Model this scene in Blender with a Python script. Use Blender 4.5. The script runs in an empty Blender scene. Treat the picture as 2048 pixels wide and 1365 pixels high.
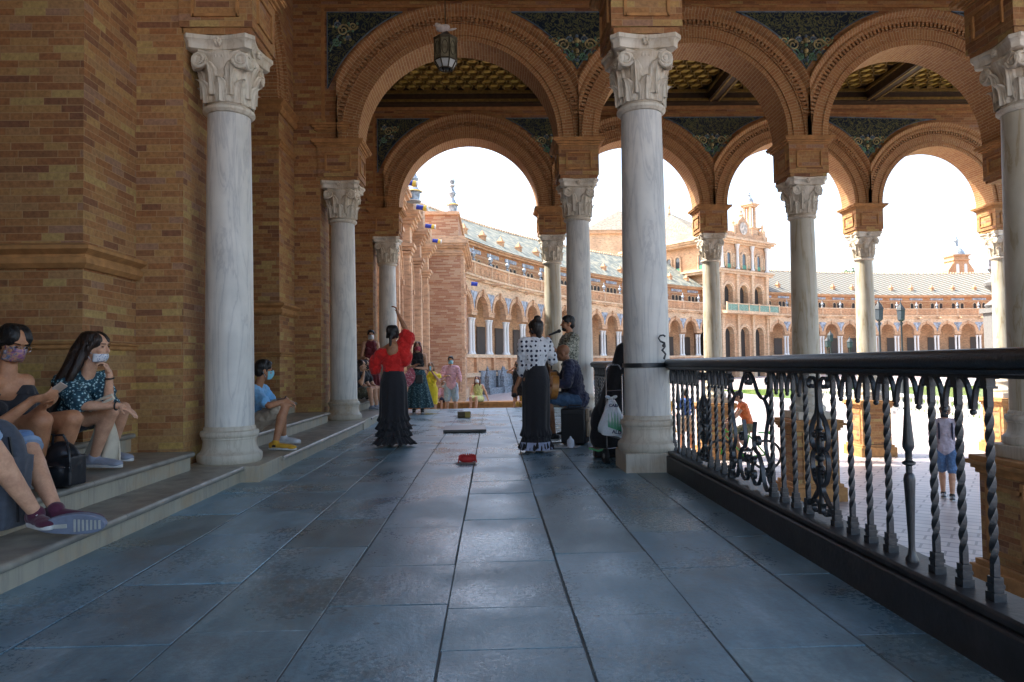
import bpy, math, random
from mathutils import Vector, Matrix
random.seed(11)
S = bpy.context.scene
COL = S.collection
V = Vector
R = math.radians
PI = math.pi

# ------------------------------------------------------------------ camera
EYE = V((0, 0, 1.08))
yaw, pitch, roll = .0289, .034, -.0157
fw = V((math.sin(yaw) * math.cos(pitch), math.cos(yaw) * math.cos(pitch), math.sin(pitch)))
rt0 = V((math.cos(yaw), -math.sin(yaw), 0))
up0 = rt0.cross(fw)
rt = rt0 * math.cos(roll) + up0 * math.sin(roll)
up = -rt0 * math.sin(roll) + up0 * math.cos(roll)
cd = bpy.data.cameras.new('camera')
cam = bpy.data.objects.new('camera', cd)
COL.objects.link(cam)
m = Matrix((rt, up, -fw)).transposed().to_4x4()
m.translation = EYE
cam.matrix_world = m
cd.sensor_width = 36
cd.lens = 1389.3 / 2048 * 36
cd.clip_start = .05
cd.clip_end = 3000
S.camera = cam

# ------------------------------------------------------------------ light
SUN_AZ = R(-69)       # direction towards the sun, measured from +Y towards +X
SUN_EL = R(52)
w = bpy.data.worlds.new('World')
S.world = w
w.use_nodes = True
wn = w.node_tree
bg = wn.nodes['Background']
sky = wn.nodes.new('ShaderNodeTexSky')
sky.sky_type = 'NISHITA'
sky.sun_disc = False
sky.sun_elevation = SUN_EL
sky.sun_rotation = SUN_AZ
sky.dust_density = 4.5
sky.air_density = 1.0
sky.ozone_density = .4
wn.links.new(sky.outputs[0], bg.inputs[0])
bg.inputs[1].default_value = .15
sl = bpy.data.lights.new('sun', 'SUN')
sl.energy = 2.7
sl.angle = R(.5)
sl.color = (1, .95, .86)
so = bpy.data.objects.new('sun', sl)
COL.objects.link(so)
sd = V((math.sin(SUN_AZ) * math.cos(SUN_EL), math.cos(SUN_AZ) * math.cos(SUN_EL), math.sin(SUN_EL)))
so.rotation_euler = sd.to_track_quat('Z', 'Y').to_euler()
so.location = (0, 0, 60)
S.view_settings.view_transform = 'Standard'
S.view_settings.look = 'None'
S.view_settings.gamma = 1
S.view_settings.use_curve_mapping = False
S.view_settings.exposure = 2.3
S.cycles.max_bounces = 8
S.cycles.diffuse_bounces = 6

# ------------------------------------------------------------------ helpers
def wloc(o):
    p = V((0, 0, 0))
    while o is not None:
        p += o.location
        o = o.parent
    return p

def tag(o, label=None, cat=None, group=None, kind=None):
    if label: o['label'] = label
    if cat: o['category'] = cat
    if group: o['group'] = group
    if kind: o['kind'] = kind
    return o

def thing(name, label, cat, loc=(0, 0, 0), group=None):
    o = bpy.data.objects.new(name, None)
    o.empty_display_size = .2
    COL.objects.link(o)
    o.location = loc
    return tag(o, label, cat, group)

def kids(o):
    return [c for c in bpy.data.objects if c.parent == o]

def dup(root, loc=None, rz=None, label=None, parent=None, group=None):
    def rec(o, par):
        c = o.copy()
        COL.objects.link(c)
        c.parent = par
        for ch in kmap.get(o.name, []):
            rec(ch, c)
        return c
    kmap = {}
    for x in bpy.data.objects:
        if x.parent: kmap.setdefault(x.parent.name, []).append(x)
    c = rec(root, parent)
    if loc is not None: c.location = loc
    if rz is not None: c.rotation_euler = (0, 0, rz)
    if label: c['label'] = label
    if group: c['group'] = group
    return c

def orth(n):
    n = n.normalized()
    a = V((0, 0, 1)) if abs(n.z) < .9 else V((1, 0, 0))
    u = a.cross(n).normalized()
    return u, n.cross(u)

class MB:
    def __init__(s):
        s.v = []; s.f = []; s.uv = []
    def add(s, vs, fs, uvs=None):
        b = len(s.v)
        s.v += [V(p) for p in vs]
        for i, f in enumerate(fs):
            s.f.append([b + k for k in f])
            s.uv.append(uvs[i] if uvs else None)
        return s
    def quad(s, *p, uv=None):
        return s.add(p, [list(range(len(p)))], [uv] if uv else None)
    def box(s, x0, x1, y0, y1, z0, z1):
        vs = [(x, y, z) for z in (z0, z1) for y in (y0, y1) for x in (x0, x1)]
        return s.add(vs, [[0, 2, 3, 1], [4, 5, 7, 6], [0, 1, 5, 4], [2, 6, 7, 3], [0, 4, 6, 2], [1, 3, 7, 5]])
    def obox(s, c, ax, ay, az, hx, hy, hz):
        c = V(c); ax = V(ax).normalized() * hx; ay = V(ay).normalized() * hy; az = V(az).normalized() * hz
        vs = [c + ax * i + ay * j + az * k for k in (-1, 1) for j in (-1, 1) for i in (-1, 1)]
        return s.add(vs, [[0, 2, 3, 1], [4, 5, 7, 6], [0, 1, 5, 4], [2, 6, 7, 3], [0, 4, 6, 2], [1, 3, 7, 5]])
    def lathe(s, c, prof, n=24, a0=0., sq=None, M=None):
        """profile of (r, z) bottom to top; sq: exponent makes it squarish"""
        c = V(c); vs = []; fs = []
        for r, z in prof:
            for k in range(n):
                a = a0 + 2 * PI * k / n
                x, y = math.cos(a), math.sin(a)
                p = V((x * r, y * r, z))
                if M: p = M @ p
                vs.append(c + p)
        m = len(prof)
        for i in range(m - 1):
            for k in range(n):
                k2 = (k + 1) % n
                fs.append([i * n + k, i * n + k2, (i + 1) * n + k2, (i + 1) * n + k])
        if prof[0][0] > 1e-5: fs.append(list(range(n))[::-1])
        if prof[-1][0] > 1e-5: fs.append([(m - 1) * n + k for k in range(n)])
        return s.add(vs, fs)
    def tube(s, path, r, n=8, closed=False, flat=None):
        path = [V(p) for p in path]; m = len(path)
        rr = r if isinstance(r, (list, tuple)) else [r] * m
        vs = []; fs = []
        t0 = (path[1] - path[0])
        u, w_ = orth(t0)
        for i in range(m):
            a = path[i - 1] if (i > 0 or closed) else path[i]
            b = path[(i + 1) % m] if (i < m - 1 or closed) else path[i]
            t = (b - a)
            if t.length < 1e-9: t = t0
            t.normalize()
            u = (u - t * u.dot(t))
            if u.length < 1e-6: u, _ = orth(t)
            u.normalize(); w_ = t.cross(u)
            for k in range(n):
                an = 2 * PI * k / n
                if flat:      # flat bar: flat=(dir, halfwidth, halfthick)
                    d = V(flat[0]).normalized(); e = t.cross(d).normalized()
                    cx = flat[1] * (1 if math.cos(an + PI / 4) > 0 else -1) ; cy = flat[2] * (1 if math.sin(an + PI / 4) > 0 else -1)
                    vs.append(path[i] + d * cx + e * cy)
                else:
                    vs.append(path[i] + (u * math.cos(an) + w_ * math.sin(an)) * rr[i])
        rng = m if closed else m - 1
        for i in range(rng):
            j = (i + 1) % m
            for k in range(n):
                k2 = (k + 1) % n
                fs.append([i * n + k, i * n + k2, j * n + k2, j * n + k])
        if not closed:
            fs.append(list(range(n))[::-1]); fs.append([(m - 1) * n + k for k in range(n)])
        return s.add(vs, fs)
    def ell(s, c, r, M=None, nu=16, nv=10):
        c = V(c); r = V(r) if not isinstance(r, (int, float)) else V((r, r, r))
        vs = []; fs = []
        for j in range(nv + 1):
            ph = PI * j / nv
            for i in range(nu):
                th = 2 * PI * i / nu
                p = V((r.x * math.sin(ph) * math.cos(th), r.y * math.sin(ph) * math.sin(th), -r.z * math.cos(ph)))
                if M: p = M @ p
                vs.append(c + p)
        for j in range(nv):
            for i in range(nu):
                i2 = (i + 1) % nu
                fs.append([j * nu + i, j * nu + i2, (j + 1) * nu + i2, (j + 1) * nu + i])
        return s.add(vs, fs)
    def cap(s, a, b, ra, rb, n=12):
        """capsule as a closed shell"""
        a = V(a); b = V(b); d = b - a
        if d.length < 1e-6: return s.ell(a, max(ra, rb), nu=n, nv=8)
        t = d.normalized(); u, w_ = orth(t)
        rings = []
        for k in range(4): 
            ph = -PI / 2 + (PI / 2) * k / 4 + .001
            rings.append((a + t * ra * math.sin(ph), ra * math.cos(ph)))
        rings.append((a, ra)); rings.append((b, rb))
        for k in range(1, 5):
            ph = (PI / 2) * k / 4 - .001
            rings.append((b + t * rb * math.sin(ph), rb * math.cos(ph)))
        vs = []; fs = []
        for p, r in rings:
            for k in range(n):
                an = 2 * PI * k / n
                vs.append(p + (u * math.cos(an) + w_ * math.sin(an)) * r)
        for i in range(len(rings) - 1):
            for k in range(n):
                k2 = (k + 1) % n
                fs.append([i * n + k, i * n + k2, (i + 1) * n + k2, (i + 1) * n + k])
        fs.append(list(range(n))[::-1]); fs.append([(len(rings) - 1) * n + k for k in range(n)])
        return s.add(vs, fs)
    def grid(s, fn, nu, nv, uvf=None, close_u=False):
        vs = [fn(i / nu, j / nv) for j in range(nv + 1) for i in range(nu + (0 if close_u else 1))]
        W = nu + (0 if close_u else 1); fs = []; uvs = []
        for j in range(nv):
            for i in range(nu):
                i2 = (i + 1) % W
                fs.append([j * W + i, j * W + i2, (j + 1) * W + i2, (j + 1) * W + i])
                if uvf: uvs.append([uvf(i / nu, j / nv), uvf((i + 1) / nu, j / nv), uvf((i + 1) / nu, (j + 1) / nv), uvf(i / nu, (j + 1) / nv)])
        return s.add(vs, fs, uvs if uvf else None)
    def prism(s, pts, fn, d0, d1):
        """2-D outline pts, fn(a, b, d) -> 3-D, extruded between d0 and d1"""
        n = len(pts)
        vs = [fn(a, b, d0) for a, b in pts] + [fn(a, b, d1) for a, b in pts]
        fs = [list(range(n))[::-1], [n + k for k in range(n)]]
        for k in range(n):
            k2 = (k + 1) % n
            fs.append([k, k2, n + k2, n + k])
        return s.add(vs, fs)
    def xf(s, M):
        s.v = [M @ p for p in s.v]
        return s
    def join(s, o):
        b = len(s.v); s.v += o.v
        s.f += [[b + k for k in f] for f in o.f]; s.uv += o.uv
        return s
    def mesh(s, name, off, smooth=30):
        me = bpy.data.meshes.new(name)
        me.from_pydata([p - off for p in s.v], [], s.f)
        uvl = me.uv_layers.new(name='UVMap')
        co = []
        for f, uv in zip(s.f, s.uv):
            if uv:
                for t in uv: co += [t[0], t[1]]
                continue
            P = [s.v[k] for k in f]
            n = V((0, 0, 0))
            for k in range(len(P)):
                a = P[k]; b = P[(k + 1) % len(P)]
                n += V(((a.y - b.y) * (a.z + b.z), (a.z - b.z) * (a.x + b.x), (a.x - b.x) * (a.y + b.y)))
            if abs(n.z) > max(abs(n.x), abs(n.y)) * 1.2:
                for p in P: co += [p.x, p.y]
            elif abs(n.x) > abs(n.y):
                for p in P: co += [p.y * (1 if n.x > 0 else -1), p.z]
            else:
                for p in P: co += [p.x * (-1 if n.y > 0 else 1), p.z]
        uvl.data.foreach_set('uv', co)
        if smooth:
            me.polygons.foreach_set('use_smooth', [True] * len(me.polygons))
            me.set_sharp_from_angle(angle=R(smooth))
        me.update()
        return me
    def build(s, name, mat, parent=None, label=None, smooth=30, loc=None, bevel=0):
        if not s.v: return None
        if parent is not None: off = wloc(parent)
        elif loc is not None: off = V(loc)
        else:
            off = V((sum(p.x for p in s.v) / len(s.v), sum(p.y for p in s.v) / len(s.v), min(p.z for p in s.v)))
        me = s.mesh(name, off, smooth)
        if isinstance(mat, (list, tuple)):
            for q in mat: me.materials.append(q)
        elif mat: me.materials.append(mat)
        o = bpy.data.objects.new(name, me)
        COL.objects.link(o)
        if parent is not None: o.parent = parent
        else: o.location = off
        if label: o['label'] = label
        if bevel:
            b = o.modifiers.new('bevel', 'BEVEL'); b.width = bevel; b.segments = 2; b.limit_method = 'ANGLE'; b.angle_limit = R(40)
        return o

def top(o, label, cat, group=None):
    return tag(o, label, cat, group)
def struct(mb, name, mat, **k):
    o = mb.build(name, mat, **k); o['kind'] = 'structure'; return o

# ------------------------------------------------------------------ materials
class NT:
    def __init__(s, name):
        s.m = bpy.data.materials.new(name); s.m.use_nodes = True
        s.t = s.m.node_tree; s.n = s.t.nodes; s.b = s.n['Principled BSDF']
    def L(s, a, b): s.t.links.new(a, b); return s
    def new(s, typ, **k):
        n = s.n.new(typ)
        for a, b in k.items(): setattr(n, a, b)
        return n
    def math(s, op, a, b=None, c=None):
        n = s.new('ShaderNodeMath', operation=op)
        for i, x in enumerate((a, b, c)):
            if x is None: continue
            if isinstance(x, (int, float)): n.inputs[i].default_value = x
            else: s.L(x, n.inputs[i])
        return n.outputs[0]
    def ramp(s, fac, stops, interp='LINEAR'):
        n = s.new('ShaderNodeValToRGB'); cr = n.color_ramp; cr.interpolation = interp
        while len(cr.elements) < len(stops): cr.elements.new(.5)
        for e, (p, c) in zip(cr.elements, stops):
            e.position = p; e.color = (*c, 1) if len(c) == 3 else c
        s.L(fac, n.inputs[0]); return n.outputs[0]
    def mix(s, fac, a, b, blend='MIX'):
        n = s.new('ShaderNodeMix', data_type='RGBA', blend_type=blend)
        for i, x in ((0, fac), (6, a), (7, b)):
            if isinstance(x, (int, float)): n.inputs[i].default_value = x
            elif isinstance(x, tuple): n.inputs[i].default_value = (*x, 1)
            else: s.L(x, n.inputs[i])
        return n.outputs[2]
    def noise(s, scale, detail=4, rough=.55, vec=None, dim='3D', dist=0):
        n = s.new('ShaderNodeTexNoise', noise_dimensions=dim)
        n.inputs['Scale'].default_value = scale; n.inputs['Detail'].default_value = detail
        n.inputs['Roughness'].default_value = rough; n.inputs['Distortion'].default_value = dist
        if vec is not None: s.L(vec, n.inputs['Vector'])
        return n.outputs[0]
    def pos(s): return s.new('ShaderNodeNewGeometry').outputs['Position']
    def obj(s): return s.new('ShaderNodeTexCoord').outputs['Object']
    def uv(s): return s.new('ShaderNodeTexCoord').outputs['UV']
    def bump(s, h, strength=.3, dist=.01):
        n = s.new('ShaderNodeBump'); n.inputs['Strength'].default_value = strength; n.inputs['Distance'].default_value = dist
        s.L(h, n.inputs['Height']); s.L(n.outputs[0], s.b.inputs['Normal']); return s
    def col(s, c):
        if isinstance(c, tuple): s.b.inputs['Base Color'].default_value = (*c, 1)
        else: s.L(c, s.b.inputs['Base Color'])
        return s
    def rough(s, c):
        if isinstance(c, (int, float)): s.b.inputs['Roughness'].default_value = c
        else: s.L(c, s.b.inputs['Roughness'])
        return s

def plain(name, c, rough=.6, metal=0, var=.15, scale=20, bump=0, spec=.5, sheen=0):
    t = NT(name)
    n = t.noise(scale, 3, vec=t.obj())
    d = tuple(x * (1 - var) for x in c); l = tuple(min(1, x * (1 + var)) for x in c)
    t.col(t.ramp(n, [(.3, d), (.7, l)])).rough(rough)
    t.b.inputs['Metallic'].default_value = metal
    t.b.inputs['Specular IOR Level'].default_value = spec
    if sheen: t.b.inputs['Sheen Weight'].default_value = sheen
    if bump: t.bump(t.noise(scale * 3, 4, vec=t.obj()), bump, .005)
    return t.m

def brick(name, pal, h=.064, L=.25, mort=(.36, .23, .11), mw=.07, stain=.35, rough=.85, tint=None, bump=.5, lowyellow=False):
    t = NT(name)
    sep = t.new('ShaderNodeSeparateXYZ'); t.L(t.uv(), sep.inputs[0])
    vr = t.math('DIVIDE', sep.outputs[1], h)
    row = t.math('FLOOR', vr); fy = t.math('FRACT', vr)
    wn_ = t.new('ShaderNodeTexWhiteNoise', noise_dimensions='1D'); t.L(row, wn_.inputs['W'])
    off = t.math('ADD', t.math('MULTIPLY', row, .5), t.math('MULTIPLY', wn_.outputs[0], .35))
    # bricks of uneven length: warp u a little per course
    warp = t.math('MULTIPLY', t.math('SINE', t.math('ADD', t.math('MULTIPLY', sep.outputs[0], 2.7 / L), t.math('MULTIPLY', row, 2.1))), .16)
    ur = t.math('ADD', t.math('ADD', t.math('DIVIDE', sep.outputs[0], L), off), warp)
    cx = t.math('FLOOR', ur); fx = t.math('FRACT', ur)
    cmb = t.new('ShaderNodeCombineXYZ'); t.L(cx, cmb.inputs[0]); t.L(row, cmb.inputs[1])
    wn2 = t.new('ShaderNodeTexWhiteNoise', noise_dimensions='2D'); t.L(cmb.outputs[0], wn2.inputs['Vector'])
    n = len(pal); pal = [(c_[0] * .87, c_[1] * .80, c_[2] * .70) for c_ in pal]
    stops = [((i + .0) / n, c) for i, c in enumerate(pal)]
    c = t.ramp(wn2.outputs[0], stops, 'CONSTANT')
    fine = t.noise(26, 5, .65, vec=t.uv(), dim='2D')
    c = t.mix(.55, c, t.ramp(fine, [(.25, (.45, .45, .45)), (.75, (1.45, 1.45, 1.45))]), 'MULTIPLY')
    big = t.noise(.55, 4, .6, vec=t.pos())
    c = t.mix(stain, c, t.ramp(big, [(.3, (.5, .46, .42)), (.55, (1, 1, 1)), (.75, (1.25, 1.15, 1.0))]), 'MULTIPLY')
    mx = t.math('LESS_THAN', fx, mw * h / L * 1.2)
    my = t.math('LESS_THAN', fy, mw * 1.3)
    mm = t.math('MAXIMUM', mx, my)
    c = t.mix(mm, c, mort)
    t.col(c).rough(rough)
    hgt = t.math('ADD', t.math('MULTIPLY', t.math('SUBTRACT', 1, mm), .7), t.math('MULTIPLY', fine, .5))
    t.bump(hgt, bump, .006)
    return t.m

PAL = [(.36, .22, .15), (.48, .36, .15), (.25, .12, .065), (.34, .16, .07), (.41, .225, .095), (.39, .205, .09), (.43, .25, .105), (.35, .165, .068), (.41, .24, .115), (.45, .275, .115),
       (.29, .145, .068), (.41, .215, .09), (.40, .245, .12), (.46, .30, .125), (.37, .19, .085), (.42, .235, .10), (.36, .175, .075)]
M = {}
def farstone(name, c):
    t = NT(name)
    mp = t.new('ShaderNodeMapping'); mp.inputs['Scale'].default_value = (1, 1, 3.2); t.L(t.pos(), mp.inputs[0])
    n1 = t.noise(2.2, 6, .75, vec=mp.outputs[0]); n2 = t.noise(.35, 4, .6, vec=t.pos())
    q = t.ramp(n1, [(.32, tuple(x * .52 for x in c)), (.48, c), (.68, tuple(min(1, x * 1.35) for x in c))])
    t.col(t.mix(.8, q, t.ramp(n2, [(.35, (.78, .72, .68)), (.6, (1.08, 1.06, 1.02))]), 'MULTIPLY')).rough(.85)
    return t.m
M['brick'] = brick('brickwork', PAL)
M['brick_y'] = brick('brickwork_base', [(.37, .175, .075), (.42, .26, .11), (.48, .34, .12), (.39, .185, .08), (.44, .28, .12), (.31, .15, .07), (.40, .25, .12), (.50, .37, .13), (.37, .20, .09), (.42, .25, .11)])
M['voussoir'] = brick('voussoirs', [(.38, .19, .078), (.41, .22, .09), (.39, .205, .085), (.43, .24, .10), (.36, .175, .072), (.41, .22, .095)], h=.055, L=.26, mort=(.46, .33, .19), mw=.12)
M['terra'] = plain('terracotta_moulding', (.38, .19, .065), .8, var=.25, scale=9, bump=.25)
FPAL = [(.44, .20, .09), (.52, .29, .13), (.47, .23, .10), (.54, .33, .16), (.41, .18, .08)]
M['fbrick'] = brick('far_brickwork', FPAL, h=.12, L=.55, mort=(.5, .36, .26), stain=.25, bump=.1)
M['fbrick2'] = farstone('far_terracotta', (.50, .28, .15))
M['fcream'] = farstone('far_cream_stone', (.60, .43, .28))
M['cornice'] = farstone('far_cornice', (.53, .335, .20))
def marble(name, base, vein, rough=.45, scale=1.1, amt=.6, stain=0.):
    t = NT(name)
    mp = t.new('ShaderNodeMapping'); mp.inputs['Scale'].default_value = (1, 1, .13)
    t.L(t.obj(), mp.inputs[0])
    n1 = t.noise(scale * 5, 6, .6, vec=mp.outputs[0], dist=1.4)
    band = t.math('ABSOLUTE', t.math('SUBTRACT', n1, .5))
    v = t.ramp(band, [(0, (1, 1, 1)), (.03, (.35, .35, .35)), (.13, (0, 0, 0))])
    c = t.mix(t.math('MULTIPLY', v, amt), base, vein)
    n2 = t.noise(3, 4, vec=t.pos())
    c = t.mix(.6, c, t.ramp(n2, [(.3, (.78, .78, .76)), (.7, (1.1, 1.08, 1.04))]), 'MULTIPLY')
    if stain:
        n3 = t.noise(2.3, 5, .7, vec=t.pos())
        c = t.mix(t.math('MULTIPLY', t.ramp(n3, [(.5, (0, 0, 0)), (.68, (1, 1, 1))]), stain), c, (.42, .30, .17))
    t.col(c).rough(rough)
    t.bump(t.noise(40, 4, vec=t.obj()), .12, .004)
    return t.m
M['marble'] = marble('white_marble', (.66, .65, .61), (.30, .31, .33), amt=.5, scale=1.0)
M['marble_y'] = marble('veined_cream_marble', (.52, .49, .40), (.30, .22, .11), amt=.7, scale=.6)
M['marble_cap'] = marble('carved_marble', (.66, .62, .53), (.42, .34, .24), rough=.55, stain=.5)
M['marble_base'] = marble('weathered_marble', (.56, .52, .44), (.36, .31, .24), rough=.6, stain=.7)
M['step_r'] = marble('step_riser_stone', (.42, .39, .31), (.26, .25, .22), rough=.6, stain=.6)
# treads: dark worn stone
t = NT('step_tread_stone')
n = t.noise(4, 6, .6, vec=t.pos(), dist=.8)
t.col(t.ramp(n, [(.3, (.16, .155, .14)), (.55, (.26, .245, .205)), (.75, (.36, .33, .27))]))
t.rough(t.ramp(t.noise(7, 4, vec=t.pos()), [(.3, (.28, .28, .28)), (.7, (.5, .5, .5))])).bump(t.noise(30, 5, vec=t.pos()), .25, .006)
M['tread'] = t.m
# gallery paving slabs
t = NT('grey_paving_slabs')
at = t.new('ShaderNodeAttribute', attribute_name='tone')
mp = t.new('ShaderNodeMapping'); mp.inputs['Scale'].default_value = (1, .45, 1); t.L(t.pos(), mp.inputs[0])
n1 = t.noise(5, 8, .68, vec=mp.outputs[0], dist=.25)
n2 = t.noise(38, 5, .7, vec=t.pos())
n3 = t.noise(1.3, 3, .5, vec=t.pos())
c = t.ramp(n1, [(.26, (.074, .155, .205)), (.5, (.142, .258, .325)), (.74, (.28, .41, .48))])
c = t.mix(.5, c, t.ramp(n2, [(.35, (.5, .5, .5)), (.6, (1.2, 1.2, 1.2))]), 'MULTIPLY')
c = t.mix(.9, c, at.outputs['Color'], 'MULTIPLY')
spot = t.new('ShaderNodeTexVoronoi'); spot.inputs['Scale'].default_value = 3.1; t.L(t.pos(), spot.inputs['Vector'])
c = t.mix(t.math('MULTIPLY', t.math('LESS_THAN', spot.outputs['Distance'], .045), .6), c, (.03, .035, .035))
n5 = t.noise(.9, 6, .7, vec=t.pos(), dist=1.5)
c = t.mix(t.math('MULTIPLY', t.ramp(n5, [(.52, (0, 0, 0)), (.66, (1, 1, 1))]), .45), c, (.13, .135, .12))
t.col(c)
r1 = t.ramp(n1, [(.3, (.16, .16, .16)), (.7, (.40, .40, .40))])
r2 = t.mix(.5, r1, t.ramp(n2, [(.4, (.2, .2, .2)), (.65, (.75, .75, .75))]))
t.rough(t.mix(.5, r2, t.ramp(n3, [(.38, (.10, .10, .10)), (.62, (.55, .55, .55))])))
h = t.math('ADD', t.math('MULTIPLY', n2, .5), t.math('MULTIPLY', n1, 1.2))
t.bump(h, .30, .012)
t.b.inputs['Specular IOR Level'].default_value = 1.0
M['slab'] = t.m
M['grout'] = plain('grout', (.10, .12, .125), .9)
M['iron'] = plain('black_painted_iron', (.011, .016, .021), .38, var=.6, scale=26, bump=.4, spec=.75)
M['curb'] = plain('dark_stone_curb', (.022, .023, .026), .45, var=.4, scale=12, bump=.4)
M['wood'] = plain('dark_stained_wood', (.045, .025, .012), .6, var=.4, scale=6)
t = NT('gilded_coffer'); n = t.noise(14, 4, vec=t.pos())
t.col(t.ramp(n, [(.35, (.36, .24, .04)), (.65, (.62, .46, .11))])).rough(.45); t.b.inputs['Metallic'].default_value = .15
M['gold'] = t.m
M['gold_d'] = plain('dull_gilt_moulding', (.22, .14, .035), .5, metal=.3, var=.3, scale=15)
# glazed tile with scrolling foliage
t = NT('blue_glazed_tile')
n = t.noise(7, 3, .5, vec=t.pos(), dist=2.2)
b = t.math('ABSOLUTE', t.math('SUBTRACT', n, .5))
k = t.ramp(b, [(0, (.20, .18, .07)), (.03, (.09, .12, .07)), (.07, (.018, .03, .05)), (.5, (.012, .018, .034))])
t.col(k).rough(.18)
M['tile'] = t.m
M['tile_o'] = plain('ochre_glaze', (.42, .35, .16), .3, var=.5, scale=12)
M['tile_g'] = plain('green_glaze', (.12, .28, .18), .3, var=.5, scale=12)
M['tile_b'] = plain('pale_blue_glaze', (.10, .16, .22), .3, var=.4, scale=12)
M['white'] = plain('white_glaze', (.66, .65, .61), .35, var=.08)
M['blueglaze'] = plain('blue_white_ceramic', (.26, .30, .33), .5, var=.7, scale=5)
M['bluetile'] = plain('blue_patterned_tiles', (.26, .285, .32), .6, var=.7, scale=2.6)
M['cobalt'] = plain('cobalt_glaze', (.03, .05, .35), .25)
M['yellowg'] = plain('yellow_glaze', (.75, .50, .06), .3)
M['greeng'] = plain('emerald_glaze', (.05, .35, .18), .3)
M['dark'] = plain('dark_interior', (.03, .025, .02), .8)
M['glass'] = plain('window_glass', (.03, .04, .055), .1, spec=.8)
M['door'] = plain('dark_door_wood', (.075, .06, .05), .6)
# ================================================================== setting
CX = [-2.65, 1.585, 5.71, 9.745, 13.4]
ROWY = [1.42, 7.1, 12.49, 17.81]
ZS = 5.08       # springing
ZT = 7.62       # top of the arcade walls below the timber
GZ = -1.4       # plaza level

# plaza ground
def paver(name, c1, c2, c3, sc, ang=R(38)):
    t = NT(name)
    mp = t.new('ShaderNodeMapping'); mp.inputs['Rotation'].default_value = (0, 0, ang); t.L(t.pos(), mp.inputs[0])
    br = t.new('ShaderNodeTexBrick'); t.L(mp.outputs[0], br.inputs[0])
    br.inputs['Scale'].default_value = sc; br.inputs['Mortar Size'].default_value = .018; br.inputs['Brick Width'].default_value = .62
    br.inputs['Row Height'].default_value = .27
    br.inputs['Color1'].default_value = (*c1, 1); br.inputs['Color2'].default_value = (*c2, 1); br.inputs['Mortar'].default_value = (*c3, 1)
    n = t.noise(3, 5, .6, vec=t.pos())
    t.col(t.mix(.6, br.outputs[0], t.ramp(n, [(.3, (.75, .75, .75)), (.7, (1.15, 1.12, 1.1))]), 'MULTIPLY')).rough(.42)
    t.bump(br.outputs[1], -.3, .01)
    return t.m
M['paver'] = paver('diagonal_plaza_pavers', (.36, .30, .29), (.44, .38, .35), (.15, .12, .11), 1.05)
g = MB().box(-400, 500, -300, 600, GZ - .5, GZ)
struct(g, 'ground', M['paver'], smooth=0)

# gallery podium and slabs
pod = MB().box(-2.9, 1.95, -4, 17.52, GZ + .001, -.0065)
struct(pod, 'floor_bed', M['grout'], smooth=0)
slab = MB(); tones = []
XJ = [-2.55, -1.90, -1.28, -.76, -.215, .335, .86, 1.40, 1.95]
rnd = random.Random(4)
for a, b in zip(XJ[:-1], XJ[1:]):
    y = -1.2 - rnd.random() * .8
    while y < 17.5:
        L = rnd.choice([.46, .72, .86, .98, .62, .9, 1.05]) if a > -.3 and a < .8 else rnd.choice([.62, .78, .9, 1.05, .7])
        y2 = min(y + L, 17.52)
        if 17.52 - y2 < .25: y2 = 17.52
        gp = .0018; z = -rnd.random() * .003
        tx = (rnd.random() - .5) * .003; ty = (rnd.random() - .5) * .003
        x0, x1, y0, y1 = a + gp + rnd.random() * .009, b - gp - rnd.random() * .006, y + gp, y2 - gp - rnd.random() * .005
        n0 = len(slab.f)
        c = .0018
        vs = [(x0, y0, -.008), (x1, y0, -.008), (x1, y1, -.008), (x0, y1, -.008)]
        vs += [(x0, y0, z - tx - ty - c), (x1, y0, z + tx - ty - c), (x1, y1, z + tx + ty - c), (x0, y1, z - tx + ty - c)]
        vs += [(x0 + c, y0 + c, z - tx - ty), (x1 - c, y0 + c, z + tx - ty), (x1 - c, y1 - c, z + tx + ty), (x0 + c, y1 - c, z - tx + ty)]
        fs = [[8, 9, 10, 11]]
        for q in range(4):
            r_ = (q + 1) % 4
            fs += [[q, r_, 4 + r_, 4 + q], [4 + q, 4 + r_, 8 + r_, 8 + q]]
        slab.add(vs, fs)
        tn = rnd.choice([.78, .88, .95, 1.0, 1.03, 1.08, 1.15, 1.25]) * rnd.uniform(.93, 1.07); tb = rnd.uniform(-.07, .07)
        tones += [(tn - tb, tn, tn + tb, 1)] * (len(slab.f) - n0)
        y = y2
so_ = struct(slab, 'floor', M['slab'], smooth=0)
ca = so_.data.color_attributes.new('tone', 'FLOAT_COLOR', 'CORNER')
buf = []
for p, c in zip(so_.data.polygons, tones):
    for _ in range(p.loop_total): buf += c
ca.data.foreach_set('color', buf)

# lower terrace beyond the gallery and its low ledge
te = MB().box(-4.5, 1.95, 17.53, 24, GZ + .002, -.42).box(-4.5, 1.95, 17.53, 17.95, -.42, -.2)
struct(te, 'pavement', plain('terrace_stone', (.30, .29, .27), .6, scale=3), smooth=0)
lm = MB()
y0 = 22.2
lm.box(-4.2, 4.6, y0, y0 + .55, -.42, -.17)
lm.box(-4.2, 4.6, y0 - .05, y0 + .6, -.168, -.09)
lm.box(-4.2, 4.6, y0 + .55, 27.5, GZ, -.42)
tag(lm.build('ledge', M['terra'], bevel=.01), 'low terracotta brick ledge beyond the far end of the gallery floor', 'ledge')

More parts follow.
